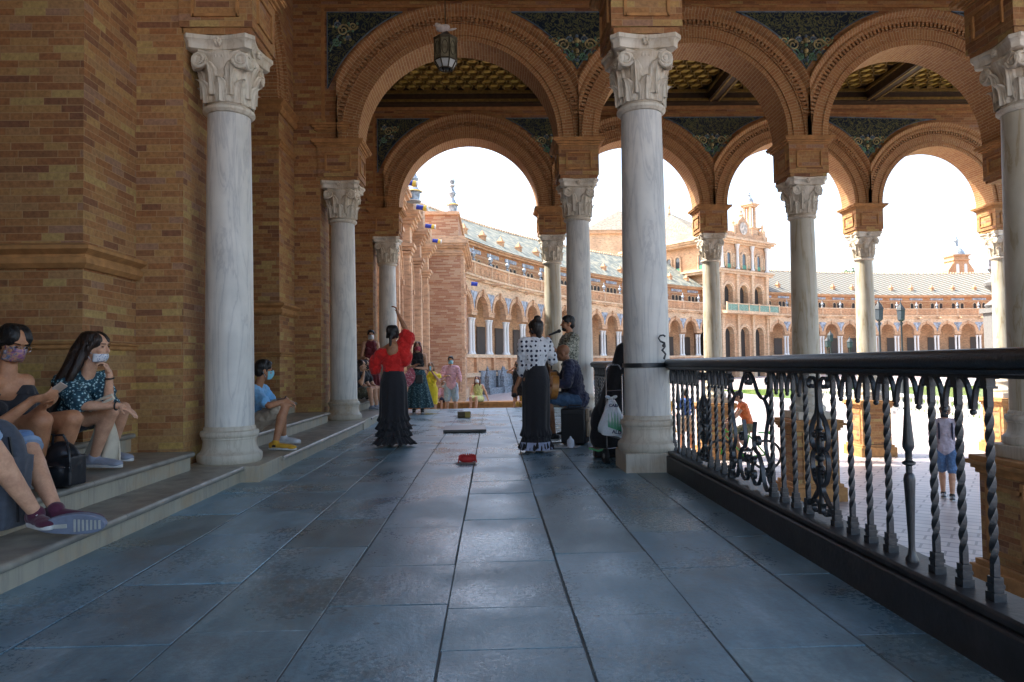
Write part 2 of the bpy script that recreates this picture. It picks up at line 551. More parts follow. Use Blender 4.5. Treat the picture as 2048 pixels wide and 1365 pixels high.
# ---- steps along the left wall
def step(mbR, mbT, x_n, x_b, y0, y1, z0, z1):
    """riser, moulding and rounded nosing along y; x_n = nosing front"""
    xr = x_n - .045
    mbR.box(x_b, xr, y0, y1, z0, z1 - .05)
    mbR.box(x_b, xr + .018, y0, y1, z1 - .0495, z1 - .034)
    # tread with half-round nose
    r = .024; pts = []
    for k in range(9):
        a = -PI / 2 + PI * k / 8
        pts.append((x_n - r + r * math.cos(a), z1 - r + r * math.sin(a)))
    pts += [(x_b, z1), (x_b, z1 - 2 * r + .0145)]
    pts[0] = (pts[0][0], z1 - .0335)
    mbT.prism([(a, b) for a, b in pts], lambda a, b, d: (a, d, b), y0, y1)

for i, (ya, yb, xn) in enumerate([(-3.5, 6.72, -2.37), (7.44, 12.1, -2.205), (12.83, 17.5, -2.22)]):
    st = thing('marble_steps', ['marble steps nearest the camera, where the masked women sit', 'marble steps beyond the first column, where the man in blue sits', 'marble steps farthest back, beyond the second column'][i],
               'steps', (xn, (ya + yb) / 2, 0), 'flights of marble steps along the left wall')
    Rm, Tm = MB(), MB()
    # split lengthwise so joints show
    def seg(xn_, xb, y0, y1, z0, z1, Ls):
        y = y0
        while y < y1 - .01:
            y2 = min(y + Ls, y1)
            if y1 - y2 < .3: y2 = y1
            step(Rm, Tm, xn_, xb, y + .0015, y2 - .0015, z0, z1)
            y = y2
    seg(xn, -3.0, ya, yb, -.03, .154, 1.35)
    seg(-2.75, -3.75, ya + (.35 if i else 0), min(yb, 11.88 if i == 1 else 99) - (.2 if i == 0 else 0), .1542, .325, 1.2)
    seg(-3.34, -5.2, ya + (.4 if i else 0), yb - .1, .3252, .495, 1.1)
    # upper steps only inside the door bay
    yo0, yo1 = [(2.95, 5.88), (8.32, 11.26), (13.7, 16.64)][i]
    seg(-3.95, -6.5, yo0, yo1, .4952, .665, 1.2)
    seg(-4.5, -9.0, yo0, yo1, .6652, .835, 1.2)
    Rm.build('riser', M['step_r'], st, smooth=0)
    Tm.build('tread', M['tread'], st, smooth=30)
for i, yk in enumerate(ROWY):
    if i == 0: continue
    blk = MB().box(-3.0, -2.235, yk - .38, yk + .345, -.03, .1535)
    tag(blk.build('stone_block', M['step_r'], bevel=.006), ['stone block under the column level with the camera, outside the picture', 'stone block under the nearest white column on the left', 'stone block under the second left column, beyond the man in blue', 'stone block under the farthest left column'][i], 'stone block', 'stone blocks between the steps')

# ---- left wall with piers and door arches
def profile_run(mb, path, prof, closed=False):
    """sweep a moulding profile [(out, z)] along a horizontal path of (x, y, nx, ny) mitred corners"""
    n = len(path)
    P = []
    for i in range(n):
        a = V(path[max(i - 1, 0)]); b = V(path[i]); c = V(path[min(i + 1, n - 1)])
        d1 = (b - a).normalized() if i > 0 else (c - b).normalized()
        d2 = (c - b).normalized() if i < n - 1 else d1
        n1 = V((d1.y, -d1.x)); n2 = V((d2.y, -d2.x))
        m_ = (n1 + n2)
        m_ = m_ / max(.3, (1 + n1.dot(n2)))
        P.append((b, m_))
    vs = []; fs = []
    k = len(prof)
    for b, m_ in P:
        for o, z in prof: vs.append((b.x + m_.x * o, b.y + m_.y * o, z))
    for i in range(n - 1):
        for j in range(k - 1):
            fs.append([i * k + j, (i + 1) * k + j, (i + 1) * k + j + 1, i * k + j + 1])
    fs.append([j for j in range(k)]); fs.append([(n - 1) * k + j for j in range(k)][::-1])
    mb.add(vs, fs)

def arch_bay(ring, wall, P, xc, hw, rin, prof, zs, zt, y0, y1, n=44, dent=None, sides=(1, 1), wout=None):
    """arch opening centred at xc (half bay hw) in a wall between depths y0, y1. prof: [(dr, proud)]"""
    rout = rin + prof[-1][0]
    ths = [PI * k / n for k in range(n + 1)]
    def cl(r, th):
        c = abs(math.cos(th))
        return min(r, hw / c) if c > 1e-6 else r
    for side, yb, sg in ((0, y0, -1), (1, y1, 1)):
        if not sides[side]: continue
        for k in range(n):
            t0, t1 = ths[k], ths[k + 1]
            for j in range(len(prof) - 1):
                (d0, p0), (d1, p1) = prof[j], prof[j + 1]
                q = []
                for th, d, p in ((t0, d0, p0), (t1, d0, p0), (t1, d1, p1), (t0, d1, p1)):
                    r = cl(rin + d, th)
                    q.append(P(xc - r * math.cos(th), yb + sg * p, zs + r * math.sin(th)))
                rm = rin + .3
                uv = [(rin + d0 + p0, t0 * rm), (rin + d0 + p0, t1 * rm), (rin + d1 + p1, t1 * rm), (rin + d1 + p1, t0 * rm)]
                if side: q.reverse(); uv.reverse()
                ring.add(q, [[0, 1, 2, 3]], [uv])
        if dent:
            d0, d1, pr, nd = dent
            for k in range(nd):
                th = PI * (k + .5) / nd; hd = PI / nd * .28
                r1 = rin + d1
                if cl(r1, th) < r1 - .001: continue
                q = []
                for yy in (yb, yb + sg * pr):
                    for tt in (th - hd, th + hd):
                        for rr in (rin + d0, r1):
                            q.append(P(xc - rr * math.cos(tt), yy, zs + rr * math.sin(tt)))
                ring.add(q, [[4, 5, 7, 6], [0, 1, 5, 4], [2, 6, 7, 3], [1, 3, 7, 5], [0, 4, 6, 2]])
    # soffit
    for k in range(n):
        t0, t1 = ths[k], ths[k + 1]
        q = [P(xc - rin * math.cos(t0), y0, zs + rin * math.sin(t0)), P(xc - rin * math.cos(t1), y0, zs + rin * math.sin(t1)),
             P(xc - rin * math.cos(t1), y1, zs + rin * math.sin(t1)), P(xc - rin * math.cos(t0), y1, zs + rin * math.sin(t0))]
        ring.add(q, [[3, 2, 1, 0]], [[(y1, t0 * rin), (y1, t1 * rin), (y0, t1 * rin), (y0, t0 * rin)]])
    # wall above
    rc = rout - .02
    thc = math.acos(min(1, hw / rc)) if rc > hw else 0
    m_ = n
    for yb, s_ in ((y0, 0), (y1, 1)):
        for k in range(m_):
            a = thc + (PI - 2 * thc) * k / m_; b = thc + (PI - 2 * thc) * (k + 1) / m_
            xa, za = xc - rc * math.cos(a), zs + rc * math.sin(a)
            xb, zb = xc - rc * math.cos(b), zs + rc * math.sin(b)
            q = [P(xa, yb, za), P(xb, yb, zb), P(xb, yb, zt), P(xa, yb, zt)]
            uv = [(xa, za), (xb, zb), (xb, zt), (xa, zt)]
            if s_: q.reverse(); uv.reverse()
            wall.add(q, [[0, 1, 2, 3]], [uv])
        if rc < hw:
            for xa, xb in ((xc - hw, xc - rc), (xc + rc, xc + hw)):
                q = [P(xa, yb, zs), P(xb, yb, zs), P(xb, yb, zt), P(xa, yb, zt)]
                if s_: q.reverse()
                wall.add(q, [[0, 1, 2, 3]], None)

bw = thing('brick_wall', 'tall brick side wall with projecting piers and door arches on the left of the gallery', 'wall', (-3.4, 7, 0))
pier, pbase, mld, arch_r, upper = MB(), MB(), MB(), MB(), MB()
XW = -3.42
PY = [(yk - 1.2, yk + 1.2) for yk in ROWY]
for k, (a, b) in enumerate(PY):
    b2 = min(b, 18.2)
    if k == 3: b2 = 18.15
    pbase.box(-4.9, XW + .02, a - .02, b2, 0, .62)
    pbase.box(-4.9, XW, a, b2, .62, 1.33)
    pier.box(-4.9, XW, a, b2, 1.33, 5.36)
    yk = ROWY[k]
    pbase.box(XW - .02, -2.97, yk - .33, min(yk + .33, 18.14), .15, 1.33)
    pier.box(XW - .02, -2.97, yk - .33, min(yk + .33, 18.14), 1.33, 8.3)
    # string courses
    for (z, sc) in ((2.05, 1.5), (5.36, 1.6), (4.76, .7), (1.30, .5)):
        pr = [(0, z - .07 * sc), (.02 * sc, z - .07 * sc), (.045 * sc, z - .045 * sc), (.045 * sc, z - .015 * sc), (.03 * sc, z - .01 * sc), (.03 * sc, z + .005 * sc), (.07 * sc, z + .03 * sc), (.07 * sc, z + .05 * sc), (0, z + .075 * sc)]
        profile_run(mld, [(-4.9, a), (XW, a), (XW, yk - .332)], pr)
        if k < 3: profile_run(mld, [(XW, yk + .332), (XW, b2), (-4.9, b2)], pr)
for (ya, yb) in [(2.92, 5.90), (8.30, 11.29), (13.69, 16.61)]:
    c = (ya + yb) / 2; hw = (yb - ya) / 2 + 1.2
    P = lambda x, y, z: (-(3.42 + y), x, z)     # depth 0 = wall face, + = inwards
    arch_bay(arch_r, upper, P, c, hw - .001, (yb - ya) / 2 - .02, [(0, 0), (.08, 0), (.08, .02), (.3, .02), (.3, .05), (.42, .06), (.42, 0)], 5.44, 8.3, 0, 1.48, n=28, dent=(.3, .36, .08, 70))
upper.box(-4.9, XW, -4, .5, 0, 8.3)
for (a, b) in PY:
    upper.box(-4.9, XW - .001, a + .0, min(b, 18.15), 5.44, 5.5)
pier.build('pier', M['brick'], bw, smooth=0)
pbase.build('plinth', M['brick_y'], bw, smooth=0)
mld.build('string_course', M['terra'], bw, smooth=40)
arch_r.build('door_arch', M['voussoir'], bw, smooth=20)
upper.build('upper_wall', M['brick'], bw, smooth=0)
back = MB().box(-9.4, -9.2, -4, 18, .6, 8.3).box(-9.2, -4.9, -4, 2.9, .6, 8.3).box(-9.2, -4.9, 5.9, 8.3, .6, 8.3).box(-9.2, -4.9, 11.29, 13.69, .6, 8.3).box(-9.2, -4.9, 16.61, 18.15, .6, 8.3).box(-9.2, -4.9, -4, 18.15, 8.0, 8.3)
back.build('inner_wall', M['brick'], bw, smooth=0)

# ---- columns
def spiral(c, ax, ay, r0, turns, sgn, n=26, lift=0):
    pts = []
    for i in range(n + 1):
        t_ = i / n
        r = r0 * (1 - .85 * t_)
        a = sgn * 2 * PI * turns * t_
        pts.append(V(c) + V(ax) * r * math.cos(a) + V(ay) * r * math.sin(a))
    return pts

def make_capital():
    mb = MB()
    H = .66     # from ring to top of abacus
    # ring + bell
    mb.lathe((0, 0, 0), [(.20, -.06), (.235, -.055), (.262, -.03), (.262, -.005), (.24, .015), (.225, .02), (.228, .05), (.232, .2), (.25, .34), (.285, .44), (.31, .5), (.29, .53)], 32)
    # acanthus leaves: two tiers
    for tier, (zb, zh, nl, rad, ph) in enumerate(((.03, .24, 8, .232, 0), (.10, .34, 8, .238, PI / 8))):
        for k in range(nl):
            a = ph + 2 * PI * k / nl
            ct = V((math.cos(a), math.sin(a), 0)); tg = V((-math.sin(a), math.cos(a), 0))
            W = .095 if tier == 0 else .088
            def leaf(u, v, ct=ct, tg=tg, W=W, zb=zb, zh=zh, rad=rad, tier=tier):
                x = (u - .5) * 2
                lob = 1 - .20 * abs(math.sin(v * PI * 4.0)) ** .7
                wd = W * (1 - .18 * v) * math.sqrt(max(0, 1 - (max(0, v - .62) / .385) ** 2)) * lob
                bulge = .012 + .014 * (1 - abs(x)) + .006 * math.cos(x * 9) + (.006 if abs(x) < .2 else 0) + .07 * (max(0, v - .62) / .38) ** 1.8
                rr = rad + bulge - .02 * abs(x) ** 2 + .03 * v ** 2
                z = zb + zh * (v if v < .8 else .8 + .2 * math.sin((v - .8) / .2 * 2.0) * .55)
                return ct * rr + tg * (x * wd) + V((0, 0, z))
            mb.grid(leaf, 8, 22)
            for s_ in (-1, 0, 1):
                mb.tube([leaf(.5 + s_ * .24 * (1 - v * .5), v) + ct * .004 for v in (0, .2, .4, .6, .75)], [.006, .006, .006, .005, .003], 5)
    # volutes on the four faces
    for k in range(4):
        a = k * PI / 2
        n_ = V((math.cos(a), math.sin(a), 0)); tg = V((-math.sin(a), math.cos(a), 0)); zz = V((0, 0, 1))
        for s_ in (-1, 1):
            c = n_ * .272 + tg * (s_ * .212) + zz * .435
            dv = (n_ + tg * s_ * .12).normalized(); hx = zz.cross(dv) * -s_
            Mx = Matrix((hx, zz, dv)).transposed()
            mb.lathe(c, [(.0, -.07), (.06, -.07), (.084, -.03), (.084, .0), (.07, .006), (.03, .0), (.026, .02), (.0, .025)], 20, M=Mx)
            mb.tube([p + dv * .010 for p in spiral(c, hx, zz, .082, 2.0, -1)], [.016 * (1 - .5 * i / 26) for i in range(27)], 6)
            # band from volute to middle
            mb.tube([c + zz * .086 + dv * .004, n_ * .275 + tg * s_ * .12 + zz * .50, n_ * .272 + tg * s_ * .03 + zz * .455], [.017, .016, .01], 6)
        # egg band and rosette
        for q in range(-1, 2):
            mb.ell(n_ * .285 + tg * q * .035 + zz * .475, (.016, .016, .024), nu=8, nv=6)
        rz = n_ * .322 + zz * .595
        for q in range(5):
            b_ = 2 * PI * q / 5 + .3
            mb.ell(rz + (tg * math.cos(b_) + zz * math.sin(b_)) * .026, .021, nu=8, nv=6)
        mb.ell(rz + n_ * .012, .014, nu=8, nv=6)
    # abacus with concave sides
    def aba(off, z):
        P = []
        for k in range(4):
            a = k * PI / 2
            n_ = V((math.cos(a), math.sin(a), 0)); tg = V((-math.sin(a), math.cos(a), 0))
            for i in range(-6, 7):
                u = i / 6 * .285
                d = .285 + .06 * (abs(i) / 6) ** 1.6
                if abs(i) == 6: d -= .0
                p = n_ * (d + off) + tg * (u * (1 + off * 1.4))
                P.append((p.x, p.y, z))
        return P
    lv = [(-.02, .53), (-.005, .535), (-.005, .575), (.0, .59), (.02, .615), (.03, .62), (.03, H)]
    rings = [aba(o, z) for o, z in lv]
    n = len(rings[0]); vs = [p for r_ in rings for p in r_]
    fs = []
    for i in range(len(rings) - 1):
        for k in range(n):
            fs.append([i * n + k, i * n + (k + 1) % n, (i + 1) * n + (k + 1) % n, (i + 1) * n + k])
    fs.append([(len(rings) - 1) * n + k for k in range(n)]); fs.append(list(range(n))[::-1])
    mb.add(vs, fs)
    return mb
ZR = 3.70
CAPM = None; SHM = {}; BSM = None
def column(x, y, zb, mat, label, fw_=1):
    global CAPM, BSM
    c = thing('marble_column', label, 'column', (x, y, zb), 'marble columns of the loggia')
    if CAPM is None:
        mb = make_capital(); mb.v = [V((p.x * .955, p.y * .955, p.z)) for p in mb.v]; CAPM = mb.mesh('capital', V((0, 0, 0)), 35); CAPM.materials.append(M['marble_cap'])
        b = MB().lathe((0, 0, 0), [(.295, 0), (.308, .02), (.313, .05), (.308, .085), (.29, .10), (.282, .105), (.27, .12), (.258, .16), (.252, .20), (.256, .23), (.264, .235), (.264, .25), (.275, .26), (.281, .285), (.275, .31), (.258, .318), (.25, .32), (.248, .345), (.236, .36)], 48)
        BSM = b.mesh('base', V((0, 0, 0)), 40); BSM.materials.append(M['marble_base'])
    if (round(zb, 3), mat.name) not in SHM:
        H = ZR - zb
        pr = []
        for i in range(13):
            t_ = i / 12
            pr.append((.234 - .027 * t_ ** 1.6, .355 + (H - .06 - .355) * t_))
        s_ = MB().lathe((0, 0, 0), pr, 48).mesh('shaft', V((0, 0, 0)), 40); s_.materials.append(mat)
        SHM[(round(zb, 3), mat.name)] = s_
    for nm, me, z in (('shaft', SHM[(round(zb, 3), mat.name)], 0), ('capital', CAPM, ZR - zb), ('base', BSM, 0)):
        o = bpy.data.objects.new(nm, me); COL.objects.link(o); o.parent = c; o.location = (0, 0, z)
    return c
LBL = {(0, 1): 'white veined marble column on the steps, nearest on the left', (1, 1): 'pale grey marble column on a square plinth in the middle, at the end of the iron railing',
       (2, 1): 'marble column at the far right edge of the photo, close to the railing', (0, 2): 'second column on the left steps, beyond the man in blue',
       (1, 2): 'grey marble column behind the singer and guitarist', (2, 2): 'yellow-veined marble column on a brick pedestal behind the railing',
       (0, 3): 'farthest column on the left, behind the raised hand of the dancer', (1, 3): 'cream column just left of the singer, seen over the polka-dot blouse',
       (2, 3): 'sunlit-edged column in front of the far central tower', (3, 3): 'sunlit column in front of the striped far roof',
       (3, 1): 'marble column beyond the right edge of the near arcade', (3, 2): 'column of the middle arcade hidden behind the right edge column', (4, 2): 'last column of the middle arcade on the right', (4, 3): 'last column of the far arcade, half hidden at the right edge'}
for r_, yk in enumerate(ROWY):
    for i, x in enumerate(CX):
        if r_ == 0: continue
        if r_ == 1: x = {2: 5.66}.get(i, x)
        if (i, r_) in ((3, 1), (4, 1), (3, 2), (4, 2)): continue
        zb = .154 if i == 0 else (.188 if i == 1 else .16)
        mat = M['marble_y'] if (i, r_) in ((2, 2), (2, 1), (1, 3), (2, 3), (3, 3), (4, 3)) else M['marble']
        c = column(x, yk, zb, mat, LBL.get((i, r_), 'marble column level with the camera, outside the picture'))
        if i == 1:
            MB().box(x - .29, x + .29, yk - .29, yk + .29, -.03 if r_ < 3 else GZ, .1885).build('plinth', M['marble_base'], c, bevel=.012)
        if i > 1:
            MB().box(x - .31, x + .31, yk - .31, yk + .31, .02, .1605).build('plinth', M['marble_base'], c, bevel=.012)
            pd = thing('brick_pedestal', 'brick pedestal under the ' + {(2, 1): 'right-hand column nearest the camera', (2, 2): 'yellow-veined column behind the railing', (2, 3): 'column beyond the cyclist', (3, 3): 'farthest sunlit column left of the boy', (4, 3): 'last far column behind the boy'}[(i, r_)],
                       'pedestal', (x, yk, GZ), 'brick pedestals of the outer columns')
            hw = .37; nw = MB(); cr = MB(); pn = MB(); cb_ = MB()
            nw.box(x - hw, x + hw, yk - hw, yk + hw, GZ + .3, -.17)
            cb_.box(x - hw - .09, x + hw + .09, yk - hw - .09, yk + hw + .09, GZ, GZ + .24).box(x - hw - .05, x + hw + .05, yk - hw - .05, yk + hw + .05, GZ + .24, GZ + .3)
            for e, z0_, z1_ in ((.03, -.17, -.12), (.06, -.12, -.075), (.10, -.075, -.03), (.07, -.03, .02)):
                cr.box(x - hw - e, x + hw + e, yk - hw - e, yk + hw + e, z0_, z1_)
            for dx, dy in ((0, -1), (-1, 0), (1, 0)):
                tg = V((-dy, dx, 0)); c0 = V((x + dx * hw, yk + dy * hw, 0))
                for (u, z, du, dz) in ((0, GZ + .42, .25, .022), (0, -.3, .25, .022), (-.25, (GZ + .12) / 2 , .022, .44), (.25, (GZ + .12) / 2, .025, .44)):
                    pn.obox(c0 + tg * u + V((0, 0, z)), tg, (dx, dy, 0), (0, 0, 1), du, .018, dz)
            nw.build('shaft_block', M['brick'], pd, smooth=0)
            cr.build('cornice', M['terra'], pd, smooth=0, bevel=.006); cb_.build('foot', M['terra'], pd, smooth=0, bevel=.006)
            pn.build('panel_frame', M['terra'], pd, smooth=0)

# ---- the arcades across the loggia
RP = [(0, 0), (.085, 0), (.085, .03), (.115, .03), (.115, .012), (.29, .012), (.29, .045), (.31, .045), (.31, .0), (.40, .0), (.40, .06), (.46, .065), (.46, .045), (.49, .045), (.53, .10), (.57, .13), (.60, .13), (.60, -.001)]
def cornice(mb, x0, x1, y0, y1, z0, steps):
    for e, h in steps:
        mb.box(x0 - e, x1 + e, y0 - e, y1 + e, z0, z0 + h - .0004); z0 += h
def ornament(ms, c, n_, tg, sc, mirror=True):
    """scrolling foliage relief in three glazes, centred on c; tg = horizontal, z up"""
    z = V((0, 0, 1)); lift = n_ * .012
    def tb(k, pts, r): ms[k].tube([V(p) + lift for p in pts], r, 5)
    for s_ in ((-1, 1) if mirror else (1,)):
        for (cx, cz, r, tn, dr, k) in ((.30, .50, .15, 1.6, 1, 0), (.14, .24, .10, 1.5, -1, 1), (.52, .60, .10, 1.5, -1, 0), (.16, .62, .08, 1.3, 1, 2), (.40, .32, .06, 1.2, 1, 2)):
            cc = c + tg * (s_ * cx * sc) + z * (cz * sc)
            sp = spiral(cc, tg * s_, z, r * sc, tn, dr, 18)
            tb(k, sp, [.017 * sc * (1 - .5 * i / 18) + .003 for i in range(19)])
            for q in range(3):
                a = 2 * PI * q / 3 + cx * 9
                p = cc + (tg * math.cos(a) + z * math.sin(a)) * r * 1.15 * sc
                ms[(k + 1) % 3].ell(p + lift, (.03 * sc, .03 * sc, .03 * sc), nu=6, nv=4)
        tb(1, [c + z * .02 * sc, c + tg * s_ * .06 * sc + z * .15 * sc, c + tg * s_ * .2 * sc + z * .38 * sc, c + tg * s_ * .45 * sc + z * .5 * sc], .010 * sc + .002)
    if mirror:
        for (zz, r, k) in ((.06, .035, 0), (.14, .05, 2), (.26, .03, 0), (.36, .055, 0), (.50, .04, 1), (.60, .065, 0), (.70, .04, 2)):
            ms[k].ell(c + z * zz * sc + lift, (r * sc,) * 3, nu=8, nv=5)
for r_, yk in enumerate(ROWY):
    if r_ == 0: continue
    y0, y1 = yk - .35, yk + .35
    ar = thing('arcade', ['brick arcade crossing the gallery beside the camera', 'nearest brick arcade, its arches mostly above the picture', 'middle brick arcade with blue tile spandrels', 'far brick arcade framing the white sky'][r_], 'arcade', (1.5, yk, ZS), 'brick arcades crossing the loggia')
    wall = MB(); XS = [-2.65] + [1.585, 5.66 if r_ == 1 else 5.71, 9.745, 13.4]
    ringall = []
    for i in range(4):
        ring = MB()
        xa, xb = XS[i], XS[i + 1]
        if r_ == 0 and i > 1: pass
        P = lambda x, y, z: (x, y, z)
        hw = (xb - xa) / 2
        rin = hw - .36
        arch_bay(ring, wall, P, (xa + xb) / 2, hw, rin, RP, ZS, ZT + .7, y0, y1, n=56, dent=(.32, .40, .058, 84))
        ring.build('arch', M['voussoir'], ar, smooth=20)
    wall.box(-3.42, -2.6505, y0, y1, 5.0, 8.3)
    wall.box(13.4005, 13.8, y0, y1, 4.3, 8.3)
    wall.build('wall', M['brick'], ar, smooth=0)
    # impost blocks
    for i, x in enumerate(XS):
        b = MB(); c = MB()
        hb = .355
        b.box(x - hb, x + hb, yk - hb, yk + hb, 4.42, 4.94)
        b.box(x - .33, x + .33, yk - .33, yk + .33, 4.36, 4.42)
        cornice(c, x - hb, x + hb, yk - hb, yk + hb, 4.94, [(.015, .03), (.045, .035), (.085, .03), (.10, .03), (.02, .015)])
        for dx, dy in ((0, -1), (-1, 0), (1, 0), (0, 1)):
            tg = V((-dy, dx, 0)); c0 = V((x + dx * hb, yk + dy * hb, 0))
            for (u, z, du, dz) in ((0, 4.53, .215, .014), (0, 4.81, .215, .014), (-.215, 4.67, .014, .154), (.215, 4.67, .014, .154)):
                c.obox(c0 + tg * u + V((0, 0, z)), tg, (dx, dy, 0), (0, 0, 1), du, .022, dz)
        bo = b.build('impost_block', M['brick'], ar, smooth=0)
        c.build('moulding', M['terra'], bo, smooth=0)
    # corbel beside the left springing
    c = MB(); cornice(c, -3.0, -2.52, y0 - .0, y0 + .12, ZS + .12, [(.02, .03), (.05, .04), (.08, .04), (.11, .035)])
    c.build('corbel', M['terra'], ar, smooth=0)
    # frieze mouldings under the timber
    for (yy, sg) in ((y0, -1), (y1, 1)):
        fz = MB()
        fz.box(-2.96, 13.79, min(yy, yy + sg * .03), max(yy, yy + sg * .03), 7.42, 7.46)
        fz.box(-2.96, 13.79, min(yy, yy + sg * .07), max(yy, yy + sg * .07), 7.54, 7.62)
        fz.box(-2.93, -2.87, min(yy, yy + sg * .02), max(yy, yy + sg * .02), 5.4, 7.42)
        fz.build('frieze_moulding', M['terra'], ar, smooth=0)
    # tile spandrels on both faces
    for (yy, sg) in ((y0, -1), (y1, 1)):
        for i, x in enumerate(XS[:-1]):
            hl = (XS[i] - XS[i - 1]) / 2 if i else None
            hr = (XS[i + 1] - x) / 2
            Rt = (hr - .36) + .60 + .10
            ztop = 7.34
            def zc(dx, h_): 
                rr = (h_ - .36) + .70
                return ZS + math.sqrt(max(0, rr * rr - (h_ - dx) ** 2))
            pts = [] ; N = 12
            dmax = hr - math.sqrt(max(0, ((hr - .36) + .7) ** 2 - (ztop - ZS) ** 2))
            right = [(x + dmax * k / N, zc(dmax * k / N, hr)) for k in range(N + 1)]
            if i:
                dm2 = hl - math.sqrt(max(0, ((hl - .36) + .7) ** 2 - (ztop - ZS) ** 2))
                left = [(x - dm2 * k / N, zc(dm2 * k / N, hl)) for k in range(N, 0, -1)]
                poly = left + right
            else:
                poly = [(x - .17, ztop), (x - .17, zc(-.17, hr))] + right
            poly = [(a, min(b, ztop)) for a, b in poly]
            tp = MB()
            d = -1 if sg < 0 else 1
            tp.prism(poly if sg > 0 else poly, lambda a, b, q: (a, yy + q, b), 0, sg * .012)
            to = tp.build('tile_panel', M['tile'], ar, smooth=0)
            fr = MB(); fr.tube([V((a, yy + sg * .014, b)) for a, b in poly], .012, 6, closed=True)
            fr.build('tile_border', M['tile_b'], to)
            ms = [MB(), MB(), MB()]
            if i:
                ornament(ms, V((x, yy + sg * .01, zc(0, hr) + .04)), V((0, sg, 0)), V((1, 0, 0)), .78)
            else:
                ornament(ms, V((x - .12, yy + sg * .01, 6.62)), V((0, sg, 0)), V((1, 0, 0)), .78, mirror=False)
            ylim = 7.32
            for mm, mk in zip(ms, ('tile_o', 'tile_g', 'tile_b')):
                mm.v = [V((max(p.x, x - .15) if not i else p.x, p.y, min(p.z, ylim))) for p in mm.v]
                mm.build('glazed_relief', M[mk], to)

# ---- ceilings with hexagonal gilded coffers
for b, (ya, yb) in enumerate(((-3.6, 6.75), (7.45, 12.14), (12.84, 17.46))):
    b += 1
    ce = thing('coffered_ceiling', ['coffered ceiling above the camera', 'coffered ceiling over the seated women, above the picture', 'gilded coffered ceiling between the near and middle arcades', 'gilded hexagon coffered ceiling seen through the middle arches'][b], 'ceiling', (4, (ya + yb) / 2, 7.6), 'coffered ceilings of the loggia')
    MB().box(-3.42, 13.8, ya, yb, 8.02, 8.3).build('ceiling_board', M['wood'], ce, smooth=0)
    be = MB(); gl = MB()
    for x in [-2.95] + CX[1:4] + [13.3]:
        be.box(x - .16, x + .16, ya + .3, yb - .3, 7.66, 8.02)
        for s_ in (-1, 1):
            gl.box(min(x + s_ * .162, x + s_ * .21), max(x + s_ * .162, x + s_ * .21), ya + .3, yb - .3, 7.86, 7.93)
            gl.box(min(x + s_ * .08, x + s_ * .12), max(x + s_ * .08, x + s_ * .12), ya + .3, yb - .3, 7.64, 7.66)
    for yy, sg in ((ya, 1), (yb, -1)):
        a, c_ = sorted((yy, yy + sg * .3))
        be.box(-3.1, 13.7, a, c_, 7.62, 8.02)
        a, c_ = sorted((yy + sg * .301, yy + sg * .33))
        gl.box(-2.8, 13.1, a, c_, 7.66, 7.72)
        a, c_ = sorted((yy + sg * .301, yy + sg * .36))
        gl.box(-2.8, 13.1, a, c_, 7.86, 7.93)
    be.build('beam', M['wood'], ce, smooth=0); gl.build('gilt_moulding', M['gold_d'], ce, smooth=0)
    hx, hf, hd = MB(), MB(), MB()
    px_, py_ = .335, .30
    xs = -2.7; row = 0
    y = ya + .5
    bx = [-2.95] + CX[1:4] + [13.3]
    while y < yb - .4:
        x = xs + (px_ / 2 if row % 2 else 0)
        while x < 13.1:
            if min(abs(x - q) for q in bx) > .33:
                a_, b_ = px_ * .46, py_ * .56
                o = [(-a_, 0), (-a_ * .52, -b_), (a_ * .52, -b_), (a_, 0), (a_ * .52, b_), (-a_ * .52, b_)]
                # raised rim
                vs = []
                for sc, z in ((1, 8.0), (1, 7.93), (.86, 7.93), (.80, 7.985)):
                    vs += [(x + p * sc, y + q * sc, z) for p, q in o]
                fs = []
                for l in range(3):
                    for k in range(6):
                        fs.append([l * 6 + k, l * 6 + (k + 1) % 6, (l + 1) * 6 + (k + 1) % 6, (l + 1) * 6 + k][::-1])
                hx.add(vs, fs)
                hf.add([(x + p * .80, y + q * .80, 7.985) for p, q in o], [[5, 4, 3, 2, 1, 0]])
                hd.add([(x + p * .45, y + q * .45, 7.97) for p, q in o] + [(x, y, 7.955)], [[k, 6, (k + 1) % 6] for k in range(6)])
            x += px_
        y += py_ * .92; row += 1
    hx.build('coffer_rim', M['gold_d'], ce, smooth=0); hf.build('coffer_panel', M['gold'], ce, smooth=0); hd.build('coffer_boss', M['gold'], ce, smooth=0)

rf = MB().box(-9.5, 13.95, -4, 18.3, 8.301, 8.6).box(-9.5, 14.2, 18.0, 18.55, 8.3, 8.5)
rf.box(-9.5, 14.0, 17.9, 18.25, 8.6, 9.4)
tag(rf.build('roof_slab', M['terra'], smooth=0), 'brick and terracotta roof over the loggia', 'roof')
